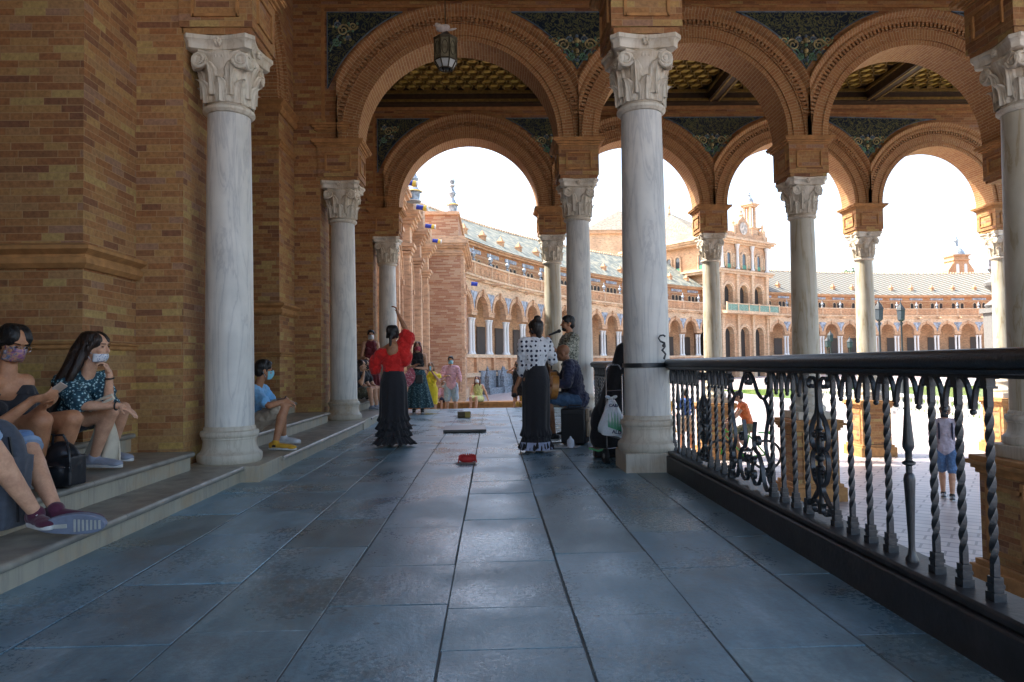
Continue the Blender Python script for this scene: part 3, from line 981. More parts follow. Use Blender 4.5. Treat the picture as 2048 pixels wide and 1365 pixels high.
# ================================================================== railing
def collar(mb, c, z, h, w1, w2):
    pass
def twisted(mb, x, y, z0, z1, w, turns):
    n = 4; rows = int(turns * 14)
    def fn(u, v):
        a = PI / 4 + 2 * PI * u + 2 * PI * turns * v
        r = w / 2 * 1.41
        return V((x + r * math.cos(a), y + r * math.sin(a), z0 + (z1 - z0) * v))
    mb.grid(fn, 4, rows, close_u=True)
def sq(mb, x, y, z0, z1, w): mb.box(x - w / 2, x + w / 2, y - w / 2, y + w / 2, z0, z1)
def foot(mb, x, y, z):
    sq(mb, x, y, z, z + .03, .046); sq(mb, x, y, z + .0301, z + .045, .036); sq(mb, x, y, z + .0451, z + .06, .042); sq(mb, x, y, z + .0601, z + .085, .036)
RX = 1.80; RZ0 = .205; RZ1 = 1.015
def rail_twist():
    mb = MB(); w = .0225
    foot(mb, 0, 0, RZ0)
    twisted(mb, 0, 0, RZ0 + .13, RZ1 - .115, w, 2.5)
    sq(mb, 0, 0, RZ0 + .085, RZ0 + .13, w); sq(mb, 0, 0, RZ1 - .115, RZ1 - .05, w)
    sq(mb, 0, 0, RZ1 - .05, RZ1 - .04, .044); sq(mb, 0, 0, RZ1 - .04, RZ1 - .015, .034); sq(mb, 0, 0, RZ1 - .0149, RZ1 + .02, .05)
    return mb
def rail_bulb():
    mb = MB()
    mb.lathe((0, 0, 0), [(.026, RZ0), (.026, RZ0 + .012), (.016, RZ0 + .03), (.013, RZ0 + .06), (.014, RZ0 + .12), (.021, RZ0 + .3), (.024, RZ0 + .35), (.02, RZ0 + .372), (.013, RZ0 + .38), (.013, RZ0 + .41), (.027, RZ0 + .418), (.027, RZ0 + .426), (.014, RZ0 + .434), (.014, RZ0 + .47), (.024, RZ0 + .49), (.024, RZ0 + .505), (.019, RZ0 + .56), (.012, RZ0 + .66), (.011, RZ1 - .02), (.018, RZ1), (.018, RZ1 + .02)], 16)
    return mb
def scr(c, r, turns, a0, dr, n=20, k=.82):
    """spiral in the y-z plane, starts at radius r from angle a0 inwards"""
    out = []
    for i in range(n + 1):
        t_ = i / n; rr = r * (1 - k * t_); a = a0 + dr * 2 * PI * turns * t_
        out.append((c[0] + rr * math.cos(a), c[1] + rr * math.sin(a)))
    return out
def flatbar(mb, pts, x=0, y=0, wd=.012, th=.0045):
    # smooth pts with Catmull-Rom
    P = [V((0, a, b)) for a, b in pts]
    o = []
    for i in range(len(P) - 1):
        p0 = P[max(i - 1, 0)]; p1 = P[i]; p2 = P[i + 1]; p3 = P[min(i + 2, len(P) - 1)]
        for k in range(4):
            t_ = k / 4
            o.append(.5 * ((2 * p1) + (-p0 + p2) * t_ + (2 * p0 - 5 * p1 + 4 * p2 - p3) * t_ * t_ + (-p0 + 3 * p1 - 3 * p2 + p3) * t_ ** 3))
    o.append(P[-1])
    mb.tube([V((x, y, 0)) + p for p in o], .01, 4, flat=((1, 0, 0), wd, th))
def rail_lyre():
    mb = MB()
    mb.lathe((0, 0, 0), [(.02, RZ0 + .03), (.013, RZ0 + .05), (.013, .36), (.022, .45), (.024, .49), (.014, .50), (.014, .52), (.026, .535), (.026, .55), (.014, .56), (.02, .60), (.024, .64), (.013, .66), (.013, .69), (.022, .70), (.013, .72), (.011, .86), (.010, RZ1)], 14)
    for s_ in (-1, 1):
        flatbar(mb, scr((s_ * .045, RZ0 + .055), .045, 1.3, PI if s_ < 0 else 0, s_, 14)[::-1] + [(s_ * .055, RZ0 + .10), (s_ * .02, RZ0 + .17), (s_ * .045, .42), (s_ * .062, .49), (s_ * .055, .56), (s_ * .015, .60)])
        flatbar(mb, [(s_ * .012, .565), (s_ * .055, .60), (s_ * .066, .66), (s_ * .055, .72), (s_ * .018, .80), (s_ * .012, .90), (s_ * .02, .96), (s_ * .05, .985), (s_ * .072, .965), (s_ * .072, .935), (s_ * .05, .925), (s_ * .042, .945)])
        flatbar(mb, scr((s_ * .03, .545 + .12), .024, 1.2, PI / 2 * s_, s_, 12))
        flatbar(mb, scr((s_ * .03, .46), .022, 1.2, -PI / 2, s_, 12))
    mb.lathe((0, 0, 0), [(.0, .575), (.016, .58), (.016, .60), (0, .605)], 10)
    mb.v = [V((p.x, p.y * (1.5 if abs(p.y) > .03 else 1.25), p.z)) for p in mb.v]
    return mb
def rail_scroll():
    """large scroll panel, 0.72 m wide, centred on y=0"""
    mb = MB()
    for s_ in (-1, 1):
        S_ = lambda pts: [(s_ * a, b) for a, b in pts]
        flatbar(mb, S_([(.335, .985), (.345, .94), (.31, .925), (.295, .95), (.31, .965)]))
        flatbar(mb, S_([(.335, .93), (.31, .86), (.24, .825), (.16, .86), (.10, .94), (.05, .985), (.02, 1.0)]))
        flatbar(mb, S_([(.02, .985), (.045, .945), (.03, .915), (.005, .925), (.005, .95)]))
        flatbar(mb, S_([(.25, .83), (.30, .78), (.315, .71), (.28, .62), (.26, .53), (.28, .46), (.315, .41), (.30, .36)]))
        flatbar(mb, S_([(.30, .77), (.335, .75), (.34, .71), (.315, .70)]))
        flatbar(mb, S_([(.315, .41), (.335, .36), (.30, .31), (.335, .27), (.31, .235), (.26, .225), (.22, .28), (.20, .36), (.15, .44), (.09, .47), (.07, .53), (.085, .61), (.10, .66)]), wd=.013, th=.006)
        flatbar(mb, S_([(.19, .36), (.17, .29), (.12, .235), (.06, .24), (.03, .30), (.045, .37), (.10, .42)]))
        flatbar(mb, S_(scr((.052, .30), .042, 1.3, PI, 1, 12)))
        flatbar(mb, S_(scr((.052, .385), .036, 1.3, PI, -1, 12)))
        flatbar(mb, S_(scr((.30, .335), .035, 1.2, 0, 1, 12)))
        flatbar(mb, S_(scr((.14, .53), .045, 1.1, PI, -1, 12)))
    mb.lathe((0, 0, 0), [(.0, .27), (.02, .28), (.02, .3), (0, .31)], 8)
    mb.lathe((0, 0, 0), [(.0, .36), (.02, .37), (.02, .39), (0, .4)], 8)
    mb.v = [V((p.x, p.y * 1.09, p.z)) for p in mb.v]
    return mb
def rail_pend(d):
    """little curved drop between two balusters"""
    mb = MB()
    h = d / 2
    for s_ in (-1, 1):
        pts = [(s_ * h, RZ1 - .006), (s_ * h * .66, RZ1 - .010), (s_ * h * .36, RZ1 - .036), (s_ * h * .17, RZ1 - .08), (s_ * h * .08, RZ1 - .13)]
        flatbar(mb, pts, wd=.009, th=.0065)
    mb.ell((0, 0, RZ1 - .140), .0125, nu=10, nv=8)
    return mb
def railing(label, X, kinds, y_lo, y_hi, cap=True):
    r = thing('iron_railing', label, 'railing', (X, (y_lo + y_hi) / 2, 0), 'wrought iron railings between the columns')
    cb = MB().box(X - .105, X + .15, y_lo, y_hi, -.03, .165)
    cb.box(X - .085, X + .12, y_lo, y_hi, .1652, .205)
    cb.build('curb', M['curb'], r, bevel=.012)
    tr = MB()
    prof = [(-.055, 1.018), (-.066, 1.024), (-.07, 1.034), (-.062, 1.04), (-.078, 1.062), (-.075, 1.086), (-.045, 1.108), (0, 1.113), (.045, 1.108), (.075, 1.086), (.078, 1.062), (.062, 1.04), (.07, 1.034), (.066, 1.024), (.055, 1.018)]
    tr.prism(prof, lambda a, b, d: (X + a, d, b), y_lo, y_hi)
    tr.build('handrail', M['iron'], r, smooth=50)
    MB().box(X - .028, X + .028, y_lo, y_hi, 1.004, 1.0175).build('top_bar', M['iron'], r)
    cache = {}
    names = {'T': 'twisted_baluster', 'B': 'turned_baluster', 'L': 'lyre_baluster', 'S': 'scroll_panel'}
    fns = {'T': rail_twist, 'B': rail_bulb, 'L': rail_lyre, 'S': rail_scroll}
    prev = None
    for k, y in kinds:
        if k not in cache:
            me = fns[k]().mesh(names[k], V((0, 0, 0)), 40); me.materials.append(M['iron']); cache[k] = me
        o = bpy.data.objects.new(names[k], cache[k]); COL.objects.link(o); o.parent = r
        o.location = V((X, y, 0)) - r.location
        if prev and prev[0] in 'TB' and k in 'TB':
            if 'P' not in cache:
                me = rail_pend(.155).mesh('pendant', V((0, 0, 0)), 40); me.materials.append(M['iron']); cache['P'] = me
            o = bpy.data.objects.new('pendant', cache['P']); COL.objects.link(o); o.parent = r
            o.location = V((X, (y + prev[1]) / 2, 0)) - r.location
        prev = (k, y)
    return r
half = [('T', .395), ('T', .56), ('T', .725), ('T', .89), ('L', 1.05), ('T', 1.215), ('T', 1.38), ('T', 1.545), ('T', 1.71), ('B', 1.87), ('T', 2.04), ('T', 2.205), ('T', 2.37)]
def kinds(c):
    return [(k, c - d) for k, d in half[::-1]] + [('S', c)] + [(k, c + d) for k, d in half]
railing('black wrought iron railing in the foreground with twisted balusters and scroll panel', RX, [(k, y) for k, y in kinds(4.85)], -2.0, 7.12)
railing('farther black iron railing behind the guitarist and the gig bag', RX, [(k, y) for k, y in kinds(9.8)], 7.42, 12.2)
railing('farthest iron railing, at the open end of the gallery', RX, [(k, y) for k, y in kinds(15.15)], 12.8, 17.45)
# hook and band on the middle column
hk = thing('iron_hook', 'black S-shaped iron hook standing on the rail end by the grey column', 'hook', (1.83, 7.02, 1.12))
mb = MB()
pts = [(.0, 1.11), (.012, 1.16), (-.008, 1.20), (.010, 1.235), (.006, 1.27), (-.02, 1.29), (-.03, 1.32), (-.02, 1.345), (.0, 1.35), (.012, 1.335)]
mb.tube([V((1.70 + a * 1.6, 6.84, b)) for a, b in pts], [.011, .010, .013, .008, .012, .009, .009, .008, .008, .010], 8)
mb.ell((1.70, 6.84, 1.245), .017, nu=8, nv=6)
mb.build('hook', M['iron'], hk)
mb = MB(); mb.lathe((1.585, 7.1, 0), [(.233, 1.03), (.246, 1.03), (.246, 1.075), (.233, 1.075)], 32)
tag(mb.build('iron_band', M['iron']), 'thin black iron band clasped round the grey column at rail height', 'band')

# ================================================================== things in the gallery
# lantern
ln = thing('hanging_lantern', 'old glass and bronze lantern hanging on a rod, a pigeon on top', 'lantern', (-.6, 9.8, 5.3))
bz = plain('dark_bronze', (.06, .05, .03), .5, metal=.5, var=.4)
gz = plain('dirty_lantern_glass', (.16, .15, .10), .25, var=.4, scale=10); gw = plain('frosted_lantern_glass', (.42, .46, .46), .3)
lx, ly = -.6, 9.8
fr, gl, gb = MB(), MB(), MB()
def octa(r, z): return [V((lx + r * math.cos(PI / 8 + k * PI / 4), ly + r * math.sin(PI / 8 + k * PI / 4), z)) for k in range(8)]
A, B, Cc = octa(.165, 5.72), octa(.165, 5.42), octa(.10, 5.31)
for k in range(8):
    k2 = (k + 1) % 8
    fr.tube([A[k], B[k], Cc[k]], .011, 6); fr.tube([A[k], A[k2]], .014, 6); fr.tube([B[k], B[k2]], .012, 6); fr.tube([Cc[k], Cc[k2]], .009, 6)
    gl.quad(*[p * 1 for p in (A[k], A[k2], B[k2], B[k])]); gb.quad(B[k], B[k2], Cc[k2], Cc[k])
    mid = (A[k] + A[k2] + B[k] + B[k2]) / 4; n_ = V((mid.x - lx, mid.y - ly, 0)).normalized(); tg = V((-n_.y, n_.x, 0))
    fr.tube([mid + n_ * .004 + tg * .042 * math.cos(q) + V((0, 0, 1)) * .10 * math.sin(q) for q in [2 * PI * j / 16 for j in range(16)]], .006, 5, closed=True)
fr.lathe((lx, ly, 0), [(.175, 5.72), (.185, 5.735), (.15, 5.76), (.09, 5.80), (.05, 5.83), (.03, 5.86), (.02, 5.9), (.03, 5.92), (.012, 5.95)], 8, a0=PI / 8)
fr.lathe((lx, ly, 0), [(.0, 5.25), (.012, 5.27), (.008, 5.3)], 8)
fr.build('frame', bz, ln); gl.build('glass_pane', gz, ln, smooth=0); gb.build('lower_glass', gw, ln, smooth=0)
MB().tube([(lx, ly, 5.94), (lx, ly, 7.98)], .009, 6).build('rod', bz, ln)
# pigeon
pg = thing('pigeon', 'pale pigeon sitting on top of the hanging lantern', 'pigeon', (lx - .04, ly - .05, 5.80))
mb = MB()
Mr = Matrix.Rotation(R(-12), 3, 'Y')
mb.ell((lx - .03, ly - .08, 5.865), (.105, .05, .05), M=Mr); mb.ell((lx - .115, ly - .08, 5.91), (.035, .03, .032)); mb.ell((lx - .085, ly - .08, 5.885), (.05, .038, .045))
mb.ell((lx + .09, ly - .08, 5.845), (.08, .028, .012), M=Mr)
mb.tube([(lx - .145, ly - .08, 5.905), (lx - .168, ly - .08, 5.898)], [.008, .002], 6)
for s_ in (-1, 1): mb.tube([(lx - .03, ly - .08 + s_ * .02, 5.83), (lx - .03, ly - .08 + s_ * .02, 5.79)], .005, 5)
mb.build('body', plain('pale_feathers', (.55, .50, .47), .8, var=.2), pg)

blackp = plain('black_plastic', (.012, .013, .016), .5, var=.3)
blackf = plain('black_cloth', (.010, .010, .013), .9, var=.4, scale=40, sheen=.15)
chrome = plain('chromed_tube', (.35, .35, .37), .25, metal=1)
# dance board, wooden box
db = thing('dance_board', 'flat dark board lying on the paving between the two dancers', 'board', (-.45, 11.25, 0))
MB().obox((-.47, 11.65, .026), (1, .03, 0), (-.03, 1, 0), (0, 0, 1), .345, .42, .020).build('board', plain('dark_board', (.05, .045, .045), .35, var=.4), db, bevel=.004)
MB().obox((-.47, 11.65, .0025), (1, .03, 0), (-.03, 1, 0), (0, 0, 1), .32, .40, .002).build('underlay', M['dark'], db)
wb = thing('cash_box', 'small brown and yellow box on the paving beyond the board', 'box', (-.57, 14.4, 0))
MB().obox((-.60, 14.45, .065), (1, .06, 0), (-.06, 1, 0), (0, 0, 1), .135, .09, .06).build('body', plain('olive_brown_card', (.12, .09, .05), .6), wb, bevel=.004)
MB().obox((-.525, 14.355, .065), (1, .06, 0), (-.06, 1, 0), (0, 0, 1), .052, .004, .058).build('label_panel', plain('yellow_card', (.48, .36, .10), .6), wb)
# red fan/castanet cloth
fn = thing('red_fan', 'crumpled red pleated fan lying on a doily on the paving', 'fan', (-.29, 7.75, 0))
mb = MB()
NF = 22; vs = []
for i in range(NF + 1):
    a = PI * (.02 + .96 * i / NF)
    for r_, zz in ((.03, .02), (.075, .05 + .02 * (i % 2)), (.105, .045 + .035 * (i % 2))):
        vs.append((-.29 - math.cos(a) * r_ * .95, 7.72 + math.sin(a) * r_ * .5, zz + .03 * math.sin(a)))
fs = []
for i in range(NF):
    for j in range(2): fs.append([i * 3 + j, (i + 1) * 3 + j, (i + 1) * 3 + j + 1, i * 3 + j + 1])
mb.add(vs, fs)
redf = plain('red_pleated_cloth', (.42, .02, .02), .7)
mb.ell((-.29, 7.735, .045), (.095, .04, .042)); mb.build('pleats', redf, fn, smooth=0)
mb = MB()
for k in range(9):
    a = PI * k / 8; mb.tube([(-.29 - math.cos(a) * .10, 7.70 + .03 * math.sin(a), .012 + .04 * ((k * 3) % 4) / 4), (-.29 - math.cos(a) * .085, 7.72 + .04 * math.sin(a), .085)], .008, 5)
mb.build('ribs', redf, fn)
mb = MB().lathe((-.31, 7.70, .003), [(.0, .0), (.11, .0), (.115, .004), (.1, .006), (0, .006)], 24)
mb.build('doily', plain('grey_lace', (.30, .27, .26), .8, var=.5, scale=60), fn)

# loudspeaker
sp = thing('loudspeaker', 'black box loudspeaker on the floor beside the seated guitarist', 'loudspeaker', (1.07, 9.35, 0))
ca_, sa_ = math.cos(R(-18)), math.sin(R(-18))
ax, ay = (ca_, sa_, 0), (-sa_, ca_, 0)
ctr = V((1.11, 9.42, .245))
MB().obox(ctr, ax, ay, (0, 0, 1), .165, .16, .235).build('cabinet', blackp, sp, bevel=.02)
mb = MB().obox(ctr - V(ay) * .166 + V((0, 0, -.02)), ax, ay, (0, 0, 1), .145, .006, .19)
mb.build('grille', plain('speaker_grille', (.01, .01, .012), .7, bump=.6, scale=200), sp)
tanp = plain('beige_plastic', (.30, .23, .16), .55)
mb = MB().obox(ctr + V(ax) * .19 + V((0, 0, .15)), ax, ay, (0, 0, 1), .022, .13, .085)
mb.obox(ctr + V(ax) * .19 + V((0, 0, -.04)), ax, ay, (0, 0, 1), .018, .11, .10)
mb.build('amplifier_panel', tanp, sp, bevel=.008)
mb = MB()
for k in range(2): mb.obox(ctr + V(ax) * .214 + V(ay) * (-.05 + k * .09) + V((0, 0, .16)), ax, ay, (0, 0, 1), .003, .03, .045)
mb.build('socket', M['dark'], sp)
MB().tube([ctr + V((-.09, 0, .235)), ctr + V((-.08, 0, .27)), ctr + V((.08, 0, .27)), ctr + V((.09, 0, .235))], .012, 6).build('handle', blackp, sp)
# cables
for i, (lab, pts, colr) in enumerate((('black cable curling over the paving in front of the loudspeaker', [(.62, 9.0), (.75, 9.15), (.70, 9.35), (.88, 9.4), (.95, 9.2), (.82, 9.05), (.9, 8.95), (1.0, 9.1)], (.02, .02, .02)),
                                 ('pale grey cable looped on the paving by the dancer in polka dots', [(.66, 9.3), (.8, 8.95), (1.0, 8.9), (1.12, 8.98), (1.05, 9.06), (.85, 9.02), (.72, 9.12), (.6, 9.6)], (.35, .35, .34)))):
    P = [V((a, b, .008 + .012 * (k % 2))) for k, (a, b) in enumerate(pts)]; o = []
    for k in range(len(P) - 1):
        p0 = P[max(k - 1, 0)]; p1 = P[k]; p2 = P[k + 1]; p3 = P[min(k + 2, len(P) - 1)]
        for q in range(6):
            t_ = q / 6
            o.append(.5 * ((2 * p1) + (-p0 + p2) * t_ + (2 * p0 - 5 * p1 + 4 * p2 - p3) * t_ * t_ + (-p0 + 3 * p1 - 3 * p2 + p3) * t_ ** 3))
    tag(MB().tube(o, .007, 6).build('cable', plain('cable_rubber' , colr, .6)), lab, 'cable')
cu = MB().lathe((.99, 8.93, .0), [(.028, .002), (.045, .004), (.05, .06), (.045, .10), (.02, .125), (.006, .15), (0, .152)], 16)
tag(cu.build('plastic_cup', plain('white_plastic', (.55, .60, .68), .4)), 'small white plastic cup on the floor in front of the loudspeaker', 'cup')
tray = MB().obox((.92, 8.98, .012), (1, .05, 0), (-.05, 1, 0), (0, 0, 1), .16, .09, .010)
tag(tray.build('pedal_tray', plain('grey_metal_tray', (.28, .28, .28), .4), bevel=.006), 'grey effects tray under the cup and cables', 'tray')

# folding trolley with the gig bag, plastic bag on its handle
tl = thing('luggage_trolley', 'chrome folding trolley with small black wheels beside the grey column', 'trolley', (1.22, 7.5, 0))
mb = MB(); hx_, hy_ = 1.235, 7.55
mb.tube([(hx_, hy_, .12), (hx_, hy_, 1.0)], .009, 8); mb.tube([(hx_ + .2, hy_ + .14, .12), (hx_ + .2, hy_ + .14, 1.0)], .009, 8)
mb.tube([(hx_, hy_, 1.0), (hx_ + .01, hy_, 1.04), (hx_ + .05, hy_ + .03, 1.06), (hx_ + .16, hy_ + .11, 1.06), (hx_ + .2, hy_ + .14, 1.0)], .012, 8)
for z in (.15, .45, .78): mb.tube([(hx_, hy_, z), (hx_ + .2, hy_ + .14, z)], .006, 6)
mb.tube([(hx_, hy_, .13), (hx_ - .2, hy_ + .04, .15)], .007, 6); mb.tube([(hx_ + .03, hy_ + .1, .13), (hx_ - .18, hy_ + .16, .15)], .007, 6)
mb.build('frame', chrome, tl)
for k, (wx, wy) in enumerate(((hx_ - .03, hy_ - .06), (hx_ + .21, hy_ + .1))):
    Mw = Matrix.Rotation(R(90), 3, 'Y') @ Matrix.Identity(3); Mw = Matrix.Rotation(R(12), 3, 'Z') @ Mw
    wo = MB().lathe((wx, wy, .082), [(.03, -.018), (.07, -.02), (.081, -.012), (.081, .012), (.07, .02), (.03, .018)], 24, M=Mw).build('wheel', plain('black_rubber', (.015, .015, .015), .7), tl)
    MB().lathe((wx, wy, .082), [(.0, -.024), (.028, -.023), (.03, -.01), (.03, .01), (.028, .023), (0, .024)], 14, M=Mw).build('hub', plain('grey_hub', (.2, .2, .2), .5), wo)
MB().tube([(hx_ - .2, hy_, .16), (hx_ - .1, hy_ - .02, .13), (hx_ - .03, hy_ - .02, .15)], .012, 6).build('strap', plain('green_strap', (.08, .30, .12), .6), tl)
# ================================================================== organic shapes
def organic(name, mb, mat, parent, vox=.008, sm=5, label=None, loc=None, fold=0):
    """fuse overlapping closed shells into one continuous skin"""
    me = mb.mesh('tmp', V((0, 0, 0)), 0)
    o = bpy.data.objects.new('tmp', me); COL.objects.link(o)
    r_ = o.modifiers.new('r', 'REMESH'); r_.mode = 'VOXEL'; r_.voxel_size = vox; r_.adaptivity = 0
    if sm:
        s_ = o.modifiers.new('s', 'SMOOTH'); s_.factor = .5; s_.iterations = sm
    if fold:
        if 'folds' not in bpy.data.textures:
            tx = bpy.data.textures.new('folds', 'CLOUDS'); tx.noise_scale = .06; tx.noise_depth = 2
        d_ = o.modifiers.new('d', 'DISPLACE'); d_.texture = bpy.data.textures['folds']; d_.strength = fold; d_.mid_level = .45; d_.texture_coords = 'GLOBAL'
    dg = bpy.context.evaluated_depsgraph_get()
    new = bpy.data.meshes.new_from_object(o.evaluated_get(dg))
    bpy.data.objects.remove(o)
    off = wloc(parent) if parent is not None else (V(loc) if loc else V((0, 0, 0)))
    new.transform(Matrix.Translation(-off))
    new.polygons.foreach_set('use_smooth', [True] * len(new.polygons))
    new.name = name; new.materials.clear(); new.materials.append(mat)
    ob = bpy.data.objects.new(name, new); COL.objects.link(ob)
    if parent is not None: ob.parent = parent
    else: ob.location = off
    if label: ob['label'] = label
    return ob

def skin(c):
    t = NT('skin'); n = t.noise(14, 3, vec=t.obj())
    n2 = t.noise(70, 4, .7, vec=t.obj()); t.col(t.mix(.5, t.ramp(n, [(.3, (c[0] * .82, c[1] * .74, c[2] * .72)), (.7, tuple(x * 1.12 for x in c))]), t.ramp(n2, [(.3, (.8, .72, .7)), (.7, (1.15, 1.12, 1.1))]), 'MULTIPLY')).rough(.55); t.bump(n2, .25, .004)
    t.b.inputs['Subsurface Weight'].default_value = .08; t.b.inputs['Subsurface Radius'].default_value = (.02, .008, .004); t.b.inputs['Subsurface Scale'].default_value = .5
    return t.m
SK = {'a': skin((.48, .26, .15)), 'b': skin((.42, .21, .11)), 'c': skin((.62, .37, .24)), 'd': skin((.30, .145, .075))}
def hairm(c):
    t = NT('hair'); mp = t.new('ShaderNodeMapping'); mp.inputs['Scale'].default_value = (1, 1, .12); t.L(t.obj(), mp.inputs[0])
    n = t.noise(70, 3, vec=mp.outputs[0]); t.col(t.ramp(n, [(.35, tuple(x * .4 for x in c)), (.65, tuple(x * 1.9 for x in c))])).rough(.5); t.bump(n, .9, .012); return t.m
HR = {'k': hairm((.006, .005, .0045)), 'b': hairm((.016, .008, .005)), 'r': hairm((.09, .025, .012)), 'l': hairm((.16, .09, .045))}
eyem = plain('eye_dark', (.01, .008, .007), .15)
lipm = plain('lips', (.35, .10, .08), .5)
def fabric(name, c, rough=.85, var=.15, sc=9, bump=.35):
    t = NT(name); n = t.noise(sc, 4, .6, vec=t.obj())
    t.col(t.ramp(n, [(.3, tuple(x * (1 - var) for x in c)), (.7, tuple(min(1, x * (1 + var)) for x in c))])).rough(rough)
    t.b.inputs['Sheen Weight'].default_value = .2
    fold = t.noise(7, 3, .5, vec=t.obj(), dist=1.2)
    t.bump(fold, bump, .03); return t.m
def spotted(name, base, dot, scale, thr, rnd_=1.0, dist=None):
    t = NT(name); v = t.new('ShaderNodeTexVoronoi'); v.inputs['Scale'].default_value = scale; v.inputs['Randomness'].default_value = rnd_
    t.L(t.obj(), v.inputs['Vector'])
    k = t.math('LESS_THAN', v.outputs['Distance'], thr)
    t.col(t.mix(k, base, dot)).rough(.8); t.bump(t.noise(8, 3, vec=t.obj()), .3, .02); return t.m
denim = fabric('blue_denim', (.10, .19, .36), sc=30)

def frame3(f, u=(0, 0, 1)):
    f = V(f).normalized(); r_ = f.cross(V(u)).normalized(); u_ = r_.cross(f)
    return f, r_, u_

def head(bm, H, f, u=(0, 0, 1), s=1.0, face=True, ears=True):
    """H = head centre; f = gaze direction"""
    f, r_, u_ = frame3(f, u)
    Mx = Matrix((r_, f, u_)).transposed()
    P = lambda x, y, z: V(H) + (r_ * x + f * y + u_ * z) * s
    bm.ell(P(0, -.012, .03), V((.074, .092, .083)) * s, M=Mx, nu=20, nv=14)
    bm.ell(P(0, .022, -.035), V((.062, .066, .078)) * s, M=Mx, nu=20, nv=14)
    bm.ell(P(0, .055, -.088), V((.028, .026, .022)) * s, M=Mx)
    bm.ell(P(0, .075, .036), V((.045, .016, .012)) * s, M=Mx)       # brow
    for q in (-1, 1): bm.ell(P(q * .038, .062, -.02), V((.022, .022, .022)) * s, M=Mx)   # cheeks
    if face:
        bm.cap(P(0, .090, .012), P(0, .106, -.022), .008 * s, .0125 * s, 8)
        bm.ell(P(0, .088, -.052), V((.022, .010, .009)) * s, M=Mx)
    if ears:
        for q in (-1, 1): bm.ell(P(q * .076, -.008, -.008), V((.010, .020, .032)) * s, M=Mx)
    return P, Mx
def hand(bm, wrist, d, n, s=1.0, curl=.5, side=1, spread=.12, thumb=.6, point=False):
    """d: direction wrist->fingers, n: palm normal (side fingers curl to), side=+1 thumb at +cross"""
    d = V(d).normalized(); n = V(n); n = (n - d * n.dot(d)).normalized(); t_ = d.cross(n) * side
    W = V(wrist); Mx = Matrix((t_, d, n)).transposed()
    bm.ell(W + d * .048 * s, V((.037, .052, .015)) * s, M=Mx, nu=12, nv=8)
    bm.ell(W + d * .07 * s, V((.040, .026, .013)) * s, M=Mx, nu=12, nv=8)
    bm.cap(W - d * .01 * s, W + d * .03 * s, .024 * s, .026 * s, 8)
    for i, (o, L) in enumerate(((.030, .072), (.010, .082), (-.010, .076), (-.029, .060))):
        b = W + d * (.088 - abs(i - 1.3) * .004) * s + t_ * o * s
        cr = curl if not (point and i == 0) else 0
        ang = 0; p = b; dd = d + t_ * o * spread * 18 * .4; dd.normalize(); r0 = .0092
        for k, fr_ in enumerate((.45, .32, .23)):
            ang = cr * (R(50) + k * R(35))
            v_ = dd * math.cos(ang) + n * math.sin(ang)
            q = p + v_ * L * fr_ * s
            bm.cap(p, q, (r0 - k * .0009) * s, (r0 - (k + 1) * .0009) * s, 8)
            p = q
    b = W + d * .028 * s + t_ * .030 * s
    v1 = (t_ * .75 + d * .6 + n * .35 * thumb).normalized(); v2 = (t_ * .3 + d * .9 + n * .6 * thumb).normalized()
    bm.cap(b, b + v1 * .038 * s, .0125 * s, .0105 * s, 8); bm.cap(b + v1 * .038 * s, b + v1 * .038 * s + v2 * .032 * s, .0103 * s, .0085 * s, 8)

def axes(f):
    f = V(f).normalized(); r_ = f.cross(V((0, 0, 1))).normalized(); return f, r_
def torso(bm, J, g=0., parts='pwcs', bust=0., wide=1., belly=0., s=1.):
    """J: pel, chest (sternum centre), neck, sh (2); f: facing of chest, fp facing of pelvis. g = garment thickness"""
    fp, rp = axes(J['fp']); fc, rc = axes(J['fc'])
    pel, ch = V(J['pel']), V(J['chest'])
    sp = (ch - pel).normalized()
    def Mx(r_, spn):
        f_ = spn.cross(r_).normalized(); r2 = f_.cross(spn).normalized()
        return Matrix((r2, f_, spn)).transposed()
    Mp = Mx(rp, (sp + V((0, 0, 1))).normalized()); Mc = Mx(rc, sp)
    if 'p' in parts:
        bm.ell(pel, V((.165 * wide + g, .115 + g, .115 + g)) * s, M=Mp)
        bm.ell(pel - V(fp) * .04 * s + sp * .0, V((.15 * wide + g, .10 + g, .11 + g)) * s, M=Mp)
    if 'w' in parts:
        m_ = pel.lerp(ch, .38)
        bm.ell(m_, V((.125 * wide + g, .095 + g + belly * .3, .17 + g)) * s, M=Mc)
        if belly: bm.ell(pel.lerp(ch, .25) + fc * belly, V((.12 * wide + g, .10 + g, .13 + g)) * s, M=Mc)
    if 'c' in parts:
        bm.ell(pel.lerp(ch, .78), V((.145 * wide + g, .105 + g, .18 + g)) * s, M=Mc)
        bm.ell(ch + sp * .03, V((.15 * wide + g, .095 + g, .11 + g)) * s, M=Mc)
        if bust:
            for q in (-1, 1): bm.ell(ch + rc * q * .07 * s + fc * .075 * s - sp * .09 * s, V((.062 + g * .5, .05 + bust + g * .5, .06 + g * .5)) * s, M=Mc)
    if 's' in parts:
        a, b = J['sh']
        nk = V(J['neck'])
        for p in (a, b):
            bm.cap(V(p), ch.lerp(nk, .55) + (V(p) - ch) * .25, (.052 + g) * s, (.058 + g) * s)
            bm.cap(V(p), pel.lerp(ch, .8) + (V(p) - ch) * .35, (.05 + g) * s, (.08 + g) * s)
